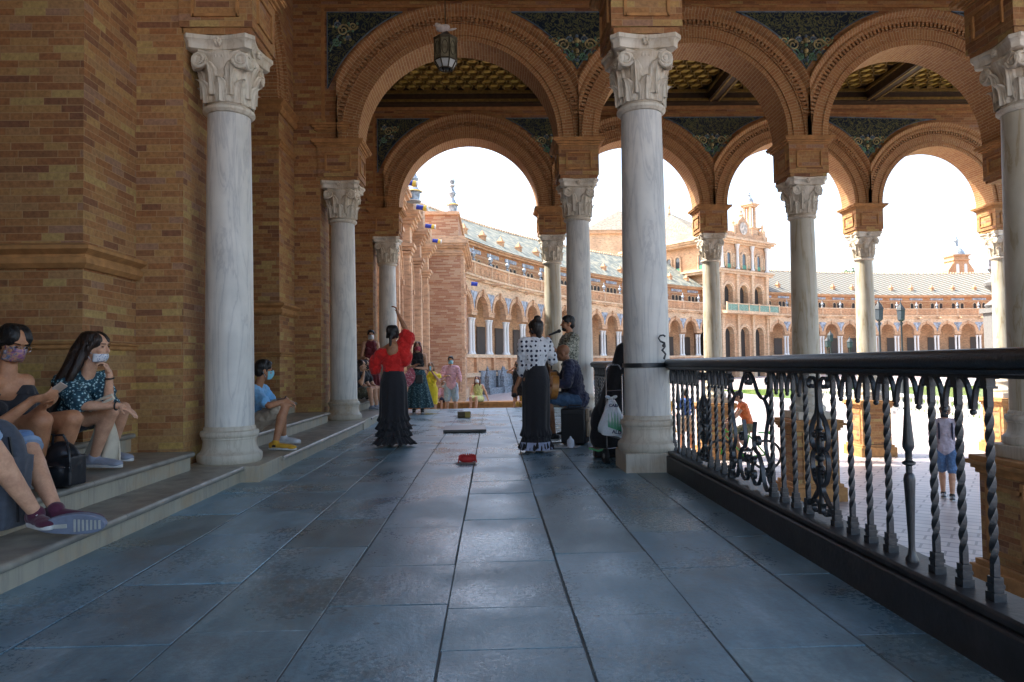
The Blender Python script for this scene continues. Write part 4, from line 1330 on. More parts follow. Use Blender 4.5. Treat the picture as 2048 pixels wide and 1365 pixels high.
def person(name_label, J, sk='a', hr='k', loc=None, vox=.008, hair='short', mask=None, head_s=1., top=None, bottom=None, shoes=None, group=None, s=1., arm_r=1., leg_r=1., hands=None, bust=0., wide=1., belly=0., extra=None, face=True, beard=False, topopt=None):
    """J joints in world metres: pel, chest, neck, head, look, fp, fc, sh[2], el[2], wr[2], hip[2], kn[2], an[2], toe[2]"""
    fp, rp = axes(J['fp']); fc, rc = axes(J['fc'])
    pel = V(J['pel']); ch = V(J['chest'])
    J.setdefault('hip', [pel - rp * .09 * s - V((0, 0, .03)), pel + rp * .09 * s - V((0, 0, .03))])
    J.setdefault('sh', [ch + V((0, 0, .06)) * s - rc * .165 * s * wide, ch + V((0, 0, .06)) * s + rc * .165 * s * wide])
    J.setdefault('neck', ch + V((0, 0, .12)) * s)
    base = loc or (pel.x, pel.y, min(V(a).z for a in J['an']) - .07)
    T = thing('person', name_label, 'person', base, group)
    b = MB()
    torso(b, J, 0, bust=bust * .6, wide=wide, belly=belly, s=s)
    H = V(J['head']); nk = V(J['neck'])
    f, r_, u_ = frame3(J['look'], J.get('hup', (0, 0, 1)))
    P, Mx = head(b, H, J['look'], J.get('hup', (0, 0, 1)), head_s, face=face)
    b.cap(nk - V((0, 0, .03)), P(0, -.02, -.06), .052 * s * arm_r ** .5, .050 * s, 12)
    b.cap(ch + V((0, 0, .04)) * s, nk, .075 * s, .055 * s, 12)
    for k in (0, 1):
        a, e, w_ = V(J['sh'][k]), V(J['el'][k]), V(J['wr'][k])
        b.cap(a, e, .046 * s * arm_r, .036 * s * arm_r, 12)
        b.cap(a, a.lerp(e, .5), .05 * s * arm_r, .042 * s * arm_r, 12)
        b.cap(e, e.lerp(w_, .35), .036 * s * arm_r, .038 * s * arm_r, 12); b.cap(e.lerp(w_, .3), w_, .037 * s * arm_r, .024 * s, 12)
        h_ = (hands or [{}, {}])[k]
        d = V(h_.get('d', (w_ - e))).normalized()
        hand(b, w_, d, h_.get('n', fc * .3 + V((0, 0, -1))), s=s, curl=h_.get('curl', .45), side=h_.get('side', 1 if k == 0 else -1), point=h_.get('point', False))
    for k in (0, 1):
        h_, kn, an = V(J['hip'][k]), V(J['kn'][k]), V(J['an'][k])
        b.cap(h_, kn, .083 * s * leg_r, .056 * s * leg_r, 14); b.cap(h_, h_.lerp(kn, .55), .085 * s * leg_r, .074 * s * leg_r, 14)
        d = (an - kn); back = (V(J['toe'][k]) - an); back = -V((back.x, back.y, 0)).normalized()
        b.cap(kn, kn + d * .35 + back * .012, .053 * s * leg_r, .056 * s * leg_r, 14); b.cap(kn + d * .3 + back * .012, an, .055 * s * leg_r, .034 * s, 14)
        b.cap(an, an + V((0, 0, -.03)), .034 * s, .03 * s, 10)
        if not shoes:
            tt = V(J['toe'][k]); b.cap(an + V((0, 0, -.045)), tt + V((0, 0, .0)), .032 * s, .026 * s, 12)
    bo = organic('body', b, SK[sk], T, vox, 4)
    # hair
    if hair:
        h = MB()
        if hair != 'bald':
            if hair in ('short', 'bald'): h.ell(P(0, -.027, .052), V((.083, .092, .082)) * head_s, M=Mx, nu=20, nv=14)
            else:
                for q in (-1, 1):
                    h.ell(P(q * .034, -.018, .050), V((.052, .092, .076)) * head_s, M=Mx, nu=18, nv=12)
                    h.cap(P(q * .055, .048, .062), P(q * .076, .012, .008), .019 * head_s, .015 * head_s, 10)
                    h.cap(P(q * .076, .010, .010), P(q * .070, -.03, -.045), .018 * head_s, .020 * head_s, 10)
                h.ell(P(0, -.03, .048), V((.078, .078, .078)) * head_s, M=Mx, nu=18, nv=12)
            h.ell(P(0, -.055, .0), V((.073, .062, .078)) * head_s, M=Mx, nu=20, nv=14)
        if hair == 'short':
            h.ell(P(0, .035, .088), V((.060, .055, .034)) * head_s, M=Mx)
            for q in (-1, 1): h.cap(P(q * .072, .01, .03), P(q * .074, .012, .0), .014, .010, 8); h.ell(P(q * .055, .03, .055), V((.028, .045, .035)) * head_s, M=Mx)
            rr = random.Random(3)
            for _ in range(26):
                a, c_ = rr.uniform(0, 2 * PI), rr.uniform(.15, 1)
                h.ell(P(.06 * math.cos(a) * c_, -.01 + .075 * math.sin(a) * c_, .075 + .045 * math.sqrt(1 - c_ * c_ * .9)), .022 * head_s, nu=8, nv=6)
        if hair in ('long', 'wavy'):
            for q in (-1, 1):
                h.cap(P(q * .07, -.03, .02), P(q * .082, -.045, -.10), .030 * head_s, .032 * head_s)
                if hair == 'wavy':
                    h.cap(P(q * .082, -.03, -.08), P(q * .085, .01, -.19), .034 * head_s, .022 * head_s)
            h.cap(P(0, -.06, .0), P(0, -.075, -.17), .07 * head_s, .062 * head_s)
        if hair == 'bun':
            h.ell(P(.0, -.05, .135), V((.048, .045, .042)) * head_s, M=Mx); h.cap(P(.03, -.05, .14), P(.055, -.045, .15), .018, .012)
            h.cap(P(0, -.06, 0), P(0, -.06, -.085), .06 * head_s, .04 * head_s)
        if hair == 'tail':
            h.ell(P(0, -.105, -.035), V((.035, .03, .035)) * head_s, M=Mx)
            h.cap(P(0, -.12, -.05), P(0, -.125, -.17), .022, .018); h.cap(P(0, -.125, -.17), P(0, -.115, -.31), .018, .007)
        if hair == 'knot':
            h.ell(P(0, -.11, -.0), V((.045, .035, .04)) * head_s, M=Mx)
        if hair == 'strand':
            for k, (x, z0, L) in enumerate(((-.05, .05, .5), (0, .06, .54), (.05, .05, .5))):
                pass
        if hair != 'bald': organic('hair', h, HR[hr], T, min(vox, .009), 2)
    if beard:
        h = MB(); h.ell(P(0, .045, -.075), V((.052, .045, .038)) * head_s, M=Mx); organic('beard', h, HR[hr], T, .007, 2)
    if face:
        e = MB()
        for q in (-1, 1):
            e.ell(P(q * .031, .0805, .010), V((.013, .006, .005)) * head_s, M=Mx, nu=10, nv=6)
            e.cap(P(q * .016, .092, .032), P(q * .048, .080, .034), .0035 * head_s, .0025 * head_s, 6)
        e.build('eyes', eyem, T)
    if mask:
        mk = MB()
        def mf(u, v):
            a = (u - .5) * R(165); z = .0 - .098 * v
            rad = .078 + .016 * math.sin(PI * v) * math.cos(a) ** 2
            y = .012 + rad * math.cos(a) * (1 - .16 * max(0, v - .7)) + .014 * math.exp(-((a) / .35) ** 2) * (1 - v)
            return P(math.sin(a) * .066, y + .008, z + .012 - .012 * abs(math.sin(a)))
        mk.grid(mf, 16, 8)
        for q in (-1, 1):
            mk.tube([P(q * .065, .025, .0), P(q * .078, -.02, .012), P(q * .080, -.03, -.012), P(q * .065, .01, -.07)], .0018, 5)
        mo = mk.build('face_mask', mask, T)
        sd_ = mo.modifiers.new('s', 'SOLIDIFY'); sd_.thickness = .003
    # clothing
    if top:
        g = (topopt or {}).get('g', .013); sl_ = (topopt or {}).get('sleeve', .55); pt = (topopt or {}).get('parts', 'wcs')
        c = MB(); torso(c, J, g, pt, bust=bust, wide=wide, belly=belly, s=s)
        pe = (topopt or {}).get('hem', .25)
        if 'p' in pt: pass
        for k in (0, 1):
            a, e, w_ = V(J['sh'][k]), V(J['el'][k]), V(J['wr'][k])
            puff = (topopt or {}).get('puff', 0)
            if sl_ > 0:
                end = a.lerp(e, min(sl_, 1))
                c.cap(a, end, (.054 + g + puff * .3) * s * arm_r ** .6, (.046 + g + puff) * s * arm_r ** .6, 14)
                if sl_ > 1: c.cap(e, e.lerp(w_, sl_ - 1), (.041 + g) * s, (.034 + g) * s, 12)
        lo = (topopt or {}).get('lo')
        if lo:  # long hem blends over the hips
            c.cap(pel - rp * .06 + V((0, 0, lo)), pel + rp * .06 + V((0, 0, lo)), .115 + g, .115 + g, 16)
        organic((topopt or {}).get('name', 'shirt'), c, top, T, vox, 4, fold=.04)
        if (topopt or {}).get('name') in ('shirt', 'blouse') and (topopt or {}).get('collar', True):
            q = MB(); q.lathe(nk - V((0, 0, .05)), [(.083, -.02), (.078, 0), (.068, .012), (.064, .0)], 20); q.build('collar', top, T)
    if bottom:
        kind = bottom[0]; mat = bottom[1]
        c = MB()
        if kind in ('shorts', 'trousers'):
            torso(c, J, .016, 'p', wide=wide, s=s)
            L = bottom[2] if len(bottom) > 2 else (.62 if kind == 'shorts' else 1)
            for k in (0, 1):
                h_, kn, an = V(J['hip'][k]), V(J['kn'][k]), V(J['an'][k])
                if L <= 1: c.cap(h_, h_.lerp(kn, L), .103 * s * leg_r, (.098 if L < .9 else .078) * s * leg_r, 16)
                else:
                    c.cap(h_, kn, .103 * s * leg_r, .076 * s * leg_r, 16); c.cap(kn, kn.lerp(an, L - 1), .074 * s * leg_r, .058 * s * leg_r, 16)
            organic(kind, c, mat, T, vox, 3, fold=.035)
    if shoes:
        for k in (0, 1):
            an, tt = V(J['an'][k]), V(J['toe'][k])
            mt = shoes[k] if isinstance(shoes, (list, tuple)) else shoes
            shoe(T, an, tt, mt, s)
    return T, P, Mx
def shoe(T, an, tt, mt, s=1., up_=None, vox=.006, hi=False, sole=None):
    c = MB(); d = (tt - an); d.z = 0 if not up_ else d.z
    L = d.length
    d = d.normalized() if L > 1e-6 else V((1, 0, 0))
    upv = V(up_).normalized() if up_ else V((0, 0, 1))
    sd_ = d.cross(upv).normalized(); Mx = Matrix((sd_, d, upv)).transposed()
    g0 = an - upv * .072 * s
    heel = g0 - d * .045 * s
    toe = g0 + d * max(L, .15 * s)
    c.ell(heel + upv * .045 * s, V((.036, .042, .042)) * s, M=Mx); c.cap(heel + upv * .05 * s, toe - d * .05 * s + upv * .032 * s, .040 * s, .032 * s, 12)
    c.ell(toe - d * .045 * s + upv * .03 * s, V((.046, .066, .028)) * s, M=Mx)
    c.ell(heel.lerp(toe, .55) + upv * .035 * s, V((.042, .08, .034)) * s, M=Mx)
    c.cap(an - upv * .01 * s, an + upv * (.05 if hi else .0), .046 * s, .047 * s, 12)
    o = organic('shoe', c, mt, T, vox, 3)
    if not up_ and vox <= .006:
        lc = MB()
        for i in range(5):
            b_ = g0 + d * (.018 + .019 * i) * s + upv * (.083 - .0095 * i) * s
            lc.tube([b_ - sd_ * .020 * s - upv * .004, b_ + upv * .004, b_ + sd_ * .020 * s + d * .012 - upv * .004], .0032, 5)
        lc.build('laces', WSOLE, o)
    q = MB(); pts = []
    for i in range(24):
        a = 2 * PI * i / 24; x = math.cos(a); y = math.sin(a)
        lw = .041 + .009 * max(0, y) - .004 * math.exp(-((y + .1) / .3) ** 2)
        pts.append((x * lw * s, y))
    Lm = ((toe + d * .022) - (heel - d * .045)).length / 2; cm = ((toe + d * .022) + (heel - d * .045)) / 2
    q.prism([(a, b) for a, b in pts], lambda a, b, z: cm + sd_ * a + d * b * Lm + upv * z, .001, .024 * s)
    q.build('sole', sole or WSOLE, o, bevel=.004)
    return o
WSOLE = plain('pale_rubber_sole', (.55, .55, .54), .6)
def skirt(T, name, mat, wc, hc, r0, rh, r1, zs, folds=14, amp=.03, n=120, facing=None, wfac=.72, ruffles=(), lean=(0, 0), flare=.0):
    """wc: waist centre; r0 waist radius, rh hip radius, r1 hem; zs: (waist z, hem z)"""
    mb = MB(); z0, z1 = zs
    ph = random.random() * 6
    f = V(facing).normalized() if facing else V((0, 1, 0)); r_ = V((f.y, -f.x, 0))
    def fn(u, v):
        a = 2 * PI * u
        if v < .22: rr = r0 + (rh - r0) * math.sin(v / .22 * PI / 2)
        else: rr = rh + (r1 - rh) * ((v - .22) / .78) ** (1.6 if flare else 1.1)
        fold = amp * v * (math.sin(folds * a + ph) * .6 + math.sin((folds * .5 + 1) * a + 1.3 * ph + v * 2) * .4)
        z = z0 + (z1 - z0) * v
        for (va, vb, e) in ruffles:
            if va <= v <= vb:
                t_ = (v - va) / (vb - va)
                rr += e * t_ ** 1.2 + .35 * e * t_ * math.sin(26 * a + va * 40)
                z += .018 * t_ * math.sin(17 * a + va * 90)
        rr += fold
        c_ = V(wc).lerp(V(hc), v)
        return V((c_.x, c_.y, 0)) + r_ * rr * math.cos(a) + f * rr * wfac * math.sin(a) + V((0, 0, z))
    NV = 44
    mb.grid(fn, n, NV, close_u=True)
    b0 = [fn(i / n, 0) for i in range(n)]
    mb.add(b0, [list(range(n))])
    o = mb.build(name, mat, T, smooth=60)
    return o
# ================================================================== the plaza buildings
WC = V((90.72, 23.69)); WR = 98.6       # centre and radius of the arcade front
def wing(name_label, a0, a1, nb, roofmat, hidden=None):
    """curved two-storey wing between angles a0..a1 (radians, seen from the centre)"""
    a0, a1 = min(a0, a1), max(a0, a1)
    w_ = thing('curved_gallery_building', name_label, 'building', (WC.x + WR * math.cos((a0 + a1) / 2), WC.y + WR * math.sin((a0 + a1) / 2), GZ))
    Rm = lambda a, r, z: V((WC.x + r * math.cos(a), WC.y + r * math.sin(a), z))
    da = (a1 - a0) / nb
    ring, wall, low, band, bal, up_, flo, doors, win, tilesp, roofm, corn, lite = [MB() for _ in range(13)]
    def strip(mb, r, z0, z1, r2=None, n=nb * 3):
        r2 = r if r2 is None else r2
        for i in range(n):
            b0 = a0 + (a1 - a0) * i / n; b1 = a0 + (a1 - a0) * (i + 1) / n
            u0, u1 = r * b0, r * b1
            mb.quad(Rm(b0, r, z0), Rm(b1, r, z0), Rm(b1, r2, z1), Rm(b0, r2, z1), uv=[(u0, z0), (u1, z0), (u1, z1 + abs(r2 - r)), (u0, z1 + abs(r2 - r))])
    def slab_(mb, ra, rb, z0, z1):
        strip(mb, ra, z0, z1); strip(mb, ra, z1, z1 + 1e-5, rb); strip(mb, ra, z0, z0 + 1e-5, rb)
    # podium with the tiled alcoves
    strip(low, WR - .2, GZ, .1)
    slab_(band, WR - .45, WR + 4, .1, .45)
    strip(low, WR - .05, .45, 1.75)
    band.build('stone_band', M['fcream'], w_, smooth=0); band = MB(); slab_(band, WR - .25, WR + .4, 1.72, 2.0)
    strip(flo, WR, 1.98, 1.985, WR + 4.2)
    # arcade
    zc, zs_ = 5.25, 5.75
    for i in range(nb):
        ac = a0 + da * (i + .5)
        P = lambda x, y, z, ac=ac: Rm(ac + x / WR, WR + y, z)
        hw = da * WR / 2
        rin = hw - .62
        arch_bay(ring, wall, P, 0, hw - .001, rin, [(0, 0), (.12, 0), (.12, .04), (.36, .04), (.36, .09), (.46, .09), (.46, -.001)], zs_, 8.3, 0, .5, n=18, sides=(1, 0))
        ring.obox(P(0, -.12, zs_ + rin + .28), P(1, 0, 0) - P(0, 0, 0), P(0, 1, 0) - P(0, 0, 0), (0, 0, 1), .12, .12, .3)
        # spandrel tile
        for k in (0,):
            x0 = hw
            pts = []
            Rt = rin + .52
            for q in range(9):
                dx = .75 * q / 8
                pts.append((x0 - dx, zs_ + math.sqrt(max(0, Rt * Rt - (hw - dx) ** 2)) if Rt > hw - dx else zs_ + .15))
            pts = [(x0 + (x0 - a), b) for a, b in pts[::-1]] + pts
            ztp = zs_ + rin + .30
            pts = [(a, min(b, ztp - .01)) for a, b in pts]
            ptsb = pts + [(pts[-1][0], ztp), (pts[0][0], ztp)]
            if i < nb - 1:
                vs = [P(a, -.03, b) for a, b in pts]; tp_ = [P(a, -.03, ztp) for a, b in pts]
                n_ = len(pts)
                MB().add(vs + tp_, [[k_, k_ + 1, n_ + k_ + 1, n_ + k_] for k_ in range(n_ - 1)]).build('tile_spandrel', M['bluetile'], w_, smooth=0)
        # rear wall with door
        MB().quad(P(-.9, 3.9, 2.0), P(.9, 3.9, 2.0), P(.9, 3.9, 4.9), P(-.9, 3.9, 4.9)).build('door', M['door'], w_, smooth=0)
        # lower alcove
        for s_ in (-1, 1):
            low.obox(P(s_ * hw, -.12, .9), P(1, 0, 0) - P(0, 0, 0), P(0, 1, 0) - P(0, 0, 0), (0, 0, 1), .22, .16, .82)
    strip(flo, WR + 4.0, 1.98, 8.2)
    strip(flo, WR + .5, 8.0, 8.001, WR + 4.1)
    band.build('stone_band', M['fcream'], w_, smooth=0); band = MB(); slab_(band, WR - .22, WR + .4, 8.28, 8.5); slab_(band, WR - .42, WR + .4, 8.5, 8.68)
    strip(bal, WR - .1, 8.68, 9.75); strip(bal, WR + .25, 8.68, 9.75)
    band.build('stone_band', M['fcream'], w_, smooth=0); band = MB(); slab_(band, WR - .2, WR + .35, 9.75, 9.9)
    strip(flo, WR + .2, 8.7, 8.701, WR + 2.7)
    strip(up_, WR + 2.5, 8.7, 12.2)
    slab_(corn, WR + 2.15, WR + 3, 12.15, 12.35); slab_(corn, WR + 1.9, WR + 3, 12.35, 12.5)
    corn.build('eaves', M['cornice'], w_, smooth=0); corn = MB(); strip(corn, WR + 2.46, 11.35, 11.5)
    # roof
    for i in range(nb * 3):
        b0 = a0 + (a1 - a0) * i / (nb * 3); b1 = a0 + (a1 - a0) * (i + 1) / (nb * 3)
        roofm.quad(Rm(b0, WR + 1.8, 12.5), Rm(b1, WR + 1.8, 12.5), Rm(b1, WR + 9.5, 17.4), Rm(b0, WR + 9.5, 17.4), uv=[(b0 * WR, 0), (b1 * WR, 0), (b1 * WR, 9.1), (b0 * WR, 9.1)])
        roofm.quad(Rm(b0, WR + 17, 12.5), Rm(b1, WR + 17, 12.5), Rm(b1, WR + 9.5, 17.4), Rm(b0, WR + 9.5, 17.4))
    for aa in (a0, a1):
        wall.quad(Rm(aa, WR, 8.3), Rm(aa, WR + .5, 8.3), Rm(aa, WR + .5, GZ), Rm(aa, WR, GZ))
        up_.add([Rm(aa, WR + 2.5, 8), Rm(aa, WR + 17, 8), Rm(aa, WR + 17, 12.5), Rm(aa, WR + 9.5, 17.4), Rm(aa, WR + 1.8, 12.5)], [[0, 1, 2, 3, 4]])
    strip(up_, WR + 17, GZ, 12.5)
    ridge = MB()
    for k_ in range(nb * 8):
        b0 = a0 + (a1 - a0) * (k_ + .5) / (nb * 8)
        ridge.ell(Rm(b0, WR + 9.5, 17.45), (.2, .2, .2), nu=6, nv=4)
    low.build('podium_wall', M['fbrick2'], w_, smooth=0); band.build('stone_band', M['fcream'], w_, smooth=0)
    wall.build('arcade_wall', M['fcream'], w_, smooth=0); ring.build('arch', M['cornice'], w_, smooth=0)
    pass
    bal.build('balustrade', M['fbrick2'], w_, smooth=0); up_.build('upper_wall', M['fbrick'], w_, smooth=0)
    flo.build('gallery_wall', M['cornice'], w_, smooth=0); corn.build('string_course', M['cornice'], w_, smooth=0)
    roofm.build('tiled_roof', roofmat, w_, smooth=0); ridge.build('ridge_tiles', M['fcream'], w_, smooth=40)
    # column pairs, urns, spouts, windows, dormers: each its own part
    cm = MB().lathe((0, 0, 0), [(.26, 0), (.26, .1), (.2, .2), (.165, .3), (.16, .35), (.145, 2.55), (.16, 2.6), (.16, 2.66), (.2, 2.95), (.25, 3.02), (.25, 3.1)], 10).mesh('column', V((0, 0, 0)), 30); cm.materials.append(M['white'])
    um = MB().lathe((0, 0, 0), [(.16, 0), (.16, .12), (.07, .2), (.06, .3), (.2, .5), (.22, .62), (.12, .78), (.05, .84), (.09, .92), (.05, 1.05), (0, 1.25)], 8).mesh('urn', V((0, 0, 0)), 30); um.materials.append(M['blueglaze'])
    dm = MB(); dm.box(-.27, .27, -.27, .27, 0, .85); dm.box(-.34, .34, -.34, .34, .85, .96); dm.add([(-.27, -.27, .96), (.27, -.27, .96), (.27, .27, .96), (-.27, .27, .96), (0, 0, 1.5)], [[0, 1, 4], [1, 2, 4], [2, 3, 4], [3, 0, 4]])
    dme = dm.mesh('chimney', V((0, 0, 0)), 0); dme.materials.append(M['fbrick2'])
    sm_ = MB(); sm_.tube([(0, 0, 0), (0, -.6, .1), (0, -.9, .02)], [.16, .12, .1], 6)
    sme = sm_.mesh('water_spout', V((0, 0, 0)), 30); sme.materials.append(M['cornice'])
    pm = MB(); pm.box(-.2, .2, -.16, .1, 8.69, 9.93); pme = pm.mesh('pier', V((0, 0, 0)), 0); pme.materials.append(M['cornice'])
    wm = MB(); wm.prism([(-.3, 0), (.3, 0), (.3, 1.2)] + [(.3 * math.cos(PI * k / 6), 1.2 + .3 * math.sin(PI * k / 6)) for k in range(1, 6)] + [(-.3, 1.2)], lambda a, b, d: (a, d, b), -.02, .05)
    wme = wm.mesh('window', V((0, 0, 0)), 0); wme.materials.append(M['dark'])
    wf = MB(); wf.tube([(-.36, -.05, 0), (-.36, -.05, 1.2)] + [(-.36 * math.cos(PI * k / 6), -.05, 1.2 + .36 * math.sin(PI * k / 6)) for k in range(1, 6)] + [(.36, -.05, 1.2), (.36, -.05, 0)], .05, 5)
    wfe = wf.mesh('window_frame', V((0, 0, 0)), 0); wfe.materials.append(M['fcream'])
    tpm = MB().box(-1.3, 1.3, -.03, .01, 0, .38); tpe = tpm.mesh('tile_frieze', V((0, 0, 0)), 0); tpe.materials.append(M['bluetile'])
    pb = MB()
    for x in (-1.05, 0, 1.05):
        for (cx_, cz_, hx, hz) in ((x, .2, .38, .03), (x, .72, .38, .03), (x - .38, .46, .03, .26), (x + .38, .46, .03, .26)):
            pb.box(cx_ - hx, cx_ + hx, -.05, 0, cz_ - hz, cz_ + hz)
    pbe = pb.mesh('balustrade_panel', V((0, 0, 0)), 0); pbe.materials.append(M['cornice'])
    ob = w_
    def put(me, a, r, z, par=ob):
        o = bpy.data.objects.new(me.name.split('.')[0], me); COL.objects.link(o); o.parent = par
        o.location = Rm(a, r, z) - w_.location if par is w_ else V((0, 0, 0))
        o.rotation_euler = (0, 0, a - PI / 2)
        return o
    for i in range(nb):
        ac = a0 + da * (i + .5); ab = a0 + da * i
        # local y axis of parts points outwards from the centre (angle a - 90deg)
        if i > 0:
            for q in (-.31, .31):
                put(cm, ab + q / WR, WR + .25, 2.0)
            cap_ = put(pme, ab, WR, 0)
            put(um, ab, WR - .02, 9.92); put(sme, ab, WR - .2, 8.15)
        put(pbe, ac, WR - .1, 8.72); put(tpe, ac, WR + 2.47, 11.6)
        for q in (-.85, 0, .85):
            wo = put(wme, ac + q / (WR + 2.5), WR + 2.5, 9.55)
            f_ = bpy.data.objects.new('window_frame', wfe); COL.objects.link(f_); f_.parent = wo
        if i % 1 == 0: put(dme, ac, WR + 3.6, 13.1)
    for i in range(1, nb):
        im = MB(); ab = a0 + da * i
        im.obox(Rm(ab, WR + .25, 5.5), (-math.sin(ab), math.cos(ab), 0), (math.cos(ab), math.sin(ab), 0), (0, 0, 1), .62, .3, .17)
        im.obox(Rm(ab, WR + .25, 5.7), (-math.sin(ab), math.cos(ab), 0), (math.cos(ab), math.sin(ab), 0), (0, 0, 1), .68, .36, .05)
        im.build('impost', M['cornice'], w_, smooth=0)
    return w_

def rooft(name, kind):
    t = NT(name)
    sep = t.new('ShaderNodeSeparateXYZ'); t.L(t.uv(), sep.inputs[0])
    u = t.math('FLOOR', t.math('DIVIDE', sep.outputs[0], .42)); v = t.math('FLOOR', t.math('DIVIDE', sep.outputs[1], .5))
    cmb = t.new('ShaderNodeCombineXYZ'); t.L(u, cmb.inputs[0]); t.L(v, cmb.inputs[1])
    wn_ = t.new('ShaderNodeTexWhiteNoise', noise_dimensions='2D'); t.L(cmb.outputs[0], wn_.inputs[0])
    t.m.name = name
    if kind == 'blue':
        c = t.ramp(wn_.outputs[0], [(0, (.15, .165, .14)), (.3, (.21, .22, .19)), (.6, (.27, .26, .20)), (.8, (.12, .14, .13))], 'CONSTANT')
    else:
        d = t.math('FRACT', t.math('ADD', t.math('DIVIDE', sep.outputs[0], 1.3), t.math('MULTIPLY', sep.outputs[1], -.62)))
        s_ = t.math('LESS_THAN', d, .33)
        base = t.ramp(wn_.outputs[0], [(0, (.125, .115, .09)), (.4, (.115, .11, .092)), (.7, (.135, .115, .085))], 'CONSTANT')
        c = t.mix(s_, base, (.27, .27, .245))
    fr = t.math('FRACT', t.math('DIVIDE', sep.outputs[0], .42))
    t.col(t.mix(t.math('MULTIPLY', t.math('LESS_THAN', fr, .25), .5), c, (.10, .11, .10))).rough(.85); t.b.inputs['Specular IOR Level'].default_value = .15
    return t.m
RB, RS = rooft('blue_glazed_roof_tiles', 'blue'), rooft('striped_glazed_roof_tiles', 'stripe')
def ang(x, y): return math.atan2(y - WC.y, x - WC.x)
aL0, aL1 = ang(-2.9, 55), ang(34, 104)
aR0, aR1 = ang(44.5, 112), ang(112, 122)
nL = round(abs(aL1 - aL0) * WR / 3.95); nR = round(abs(aR1 - aR0) * WR / 4.0)
wing('curved brick wing with white column pairs and blue-grey roof, left of the central tower', aL0, aL1, nL, RB)
wing('far curved brick wing with diagonally striped roof, right of the central tower', aR0, aR1, nR, RS)

# ---- central tower block
A = V((34.2, 104)); B = V((45.4, 112)); dx = (B - A).normalized(); nx = V((-dx.y, dx.x)); Lf = (B - A).length; D = 19.
cb = thing('central_tower_block', 'tall three-storey brick block with green balcony, crest and small belfry in the middle distance', 'building', (A.x, A.y, GZ))
def TP(x, y, z): p = A + dx * x + nx * y; return V((p.x, p.y, z))        # x along front, y inwards
def SP(x, y, z): return TP(y, x, z)                                     # along the left side
wl, mo, dk, gln, wc_, tl_, fr_ = [MB() for _ in range(7)]
def tb(mb, x0, x1, y0, y1, z0, z1):
    mb.obox(TP((x0 + x1) / 2, (y0 + y1) / 2, (z0 + z1) / 2), (dx.x, dx.y, 0), (nx.x, nx.y, 0), (0, 0, 1), (x1 - x0) / 2, (y1 - y0) / 2, (z1 - z0) / 2)
tb(wl, .8, Lf - .01, .8, D, GZ, 20.2)
def opening_wall(P, L, zs_list):
    pass
fw3 = Lf / 3 - .55
cs = [Lf * (k + .5) / 3 * .86 + Lf * .07 for k in range(3)]
hw = (cs[1] - cs[0]) / 2
for (z0, zs_, zt, rin) in ((GZ, 5.3, 8.3, 1.15), (8.8, 11.9, 14.6, 1.1)):
    for c in cs:
        arch_bay(mo, wl, TP, c, hw - .001, rin, [(0, 0), (.2, 0), (.2, .1), (.45, .1), (.45, -.001)], zs_, zt, 0, .8, n=18, sides=(1, 0))
        for s_ in (-1, 1): tb(wl, c + s_ * hw - (hw - rin if s_ > 0 else 0), c + s_ * hw + (hw - rin if s_ < 0 else 0), .001, .79, z0, zs_)
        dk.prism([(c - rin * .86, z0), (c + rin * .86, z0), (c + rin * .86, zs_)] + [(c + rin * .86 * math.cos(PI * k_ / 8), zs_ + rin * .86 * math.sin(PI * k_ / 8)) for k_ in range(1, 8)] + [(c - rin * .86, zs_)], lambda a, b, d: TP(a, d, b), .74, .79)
    for xa, xb in ((0, cs[0] - hw), (cs[2] + hw, Lf)): tb(wl, xa, xb, .001, .79, z0, zt)
    for k in range(4):
        x = cs[0] - hw + k * hw * 2
        tb(mo, x - .28, x + .28, -.35, .0, z0, zt); tb(mo, x - .4, x + .4, -.45, 0, z0, z0 + .9); tb(mo, x - .4, x + .4, -.45, .0, zt - .5, zt)
tb(wl, 0, Lf, .001, .79, 8.3, 8.8); tb(wl, 0, Lf, .001, .79, 14.6, 20.2)
for (z, h, e) in ((8.3, .5, .5), (14.6, .35, .5), (14.95, .3, .7), (19.3, .3, .35), (19.6, .3, .7), (19.9, .35, 1.0)):
    tb(mo, -e, Lf + e, -e, D + .5, z, z + h)
# balcony
bal = MB(); tb(bal, .3, Lf + .3, -1.5, -.5, 8.35, 8.8); tb(bal, .3, Lf + .3, -1.55, -1.4, 9.75, 9.9)
for k in range(6): tb(bal, .35 + k * Lf / 5 - .1, .35 + k * Lf / 5 + .12, -1.58, -1.36, 8.8, 10.05)
bal.build('balcony', M['fcream'], cb, smooth=0)
gb_ = MB(); tb(gb_, .4, Lf + .2, -1.5, -1.42, 8.8, 9.75); gb_.build('green_balustrade', plain('green_ceramic_balusters', (.16, .27, .20), .5, var=.5, scale=6), cb, smooth=0)
# top storey: windows, white half columns
def archwin(P, x, z, w, h, y=-.02, inner=None):
    pts = [(-w, 0), (w, 0), (w, h)] + [(w * math.cos(PI * k / 6), h + w * math.sin(PI * k / 6)) for k in range(1, 6)] + [(-w, h)]
    wo = MB().prism([(x + a, z + b) for a, b in pts], lambda a, b, d: P(a, d, b), y - .06, y).build('window', M['glass'], cb, smooth=0)
    fr = MB().tube([P(x + a * 1.18, y - .1, z + b * 1.02) for a, b in ([(-w, 0), (-w, h)] + [(-w * math.cos(PI * k / 6), h + w * math.sin(PI * k / 6)) for k in range(1, 6)] + [(w, h), (w, 0)])], .16, 6).build('window_frame', M['fcream'], wo, smooth=0)
    s_ = MB(); s_.prism([(x - w, z + .0), (x + w, z + .0), (x + w, z + .65), (x - w, z + .65)], lambda a, b, d: P(a, d, b), y - .14, y - .08); s_.build('window_rail', plain('green_iron', (.06, .22, .14), .5), wo, smooth=0)
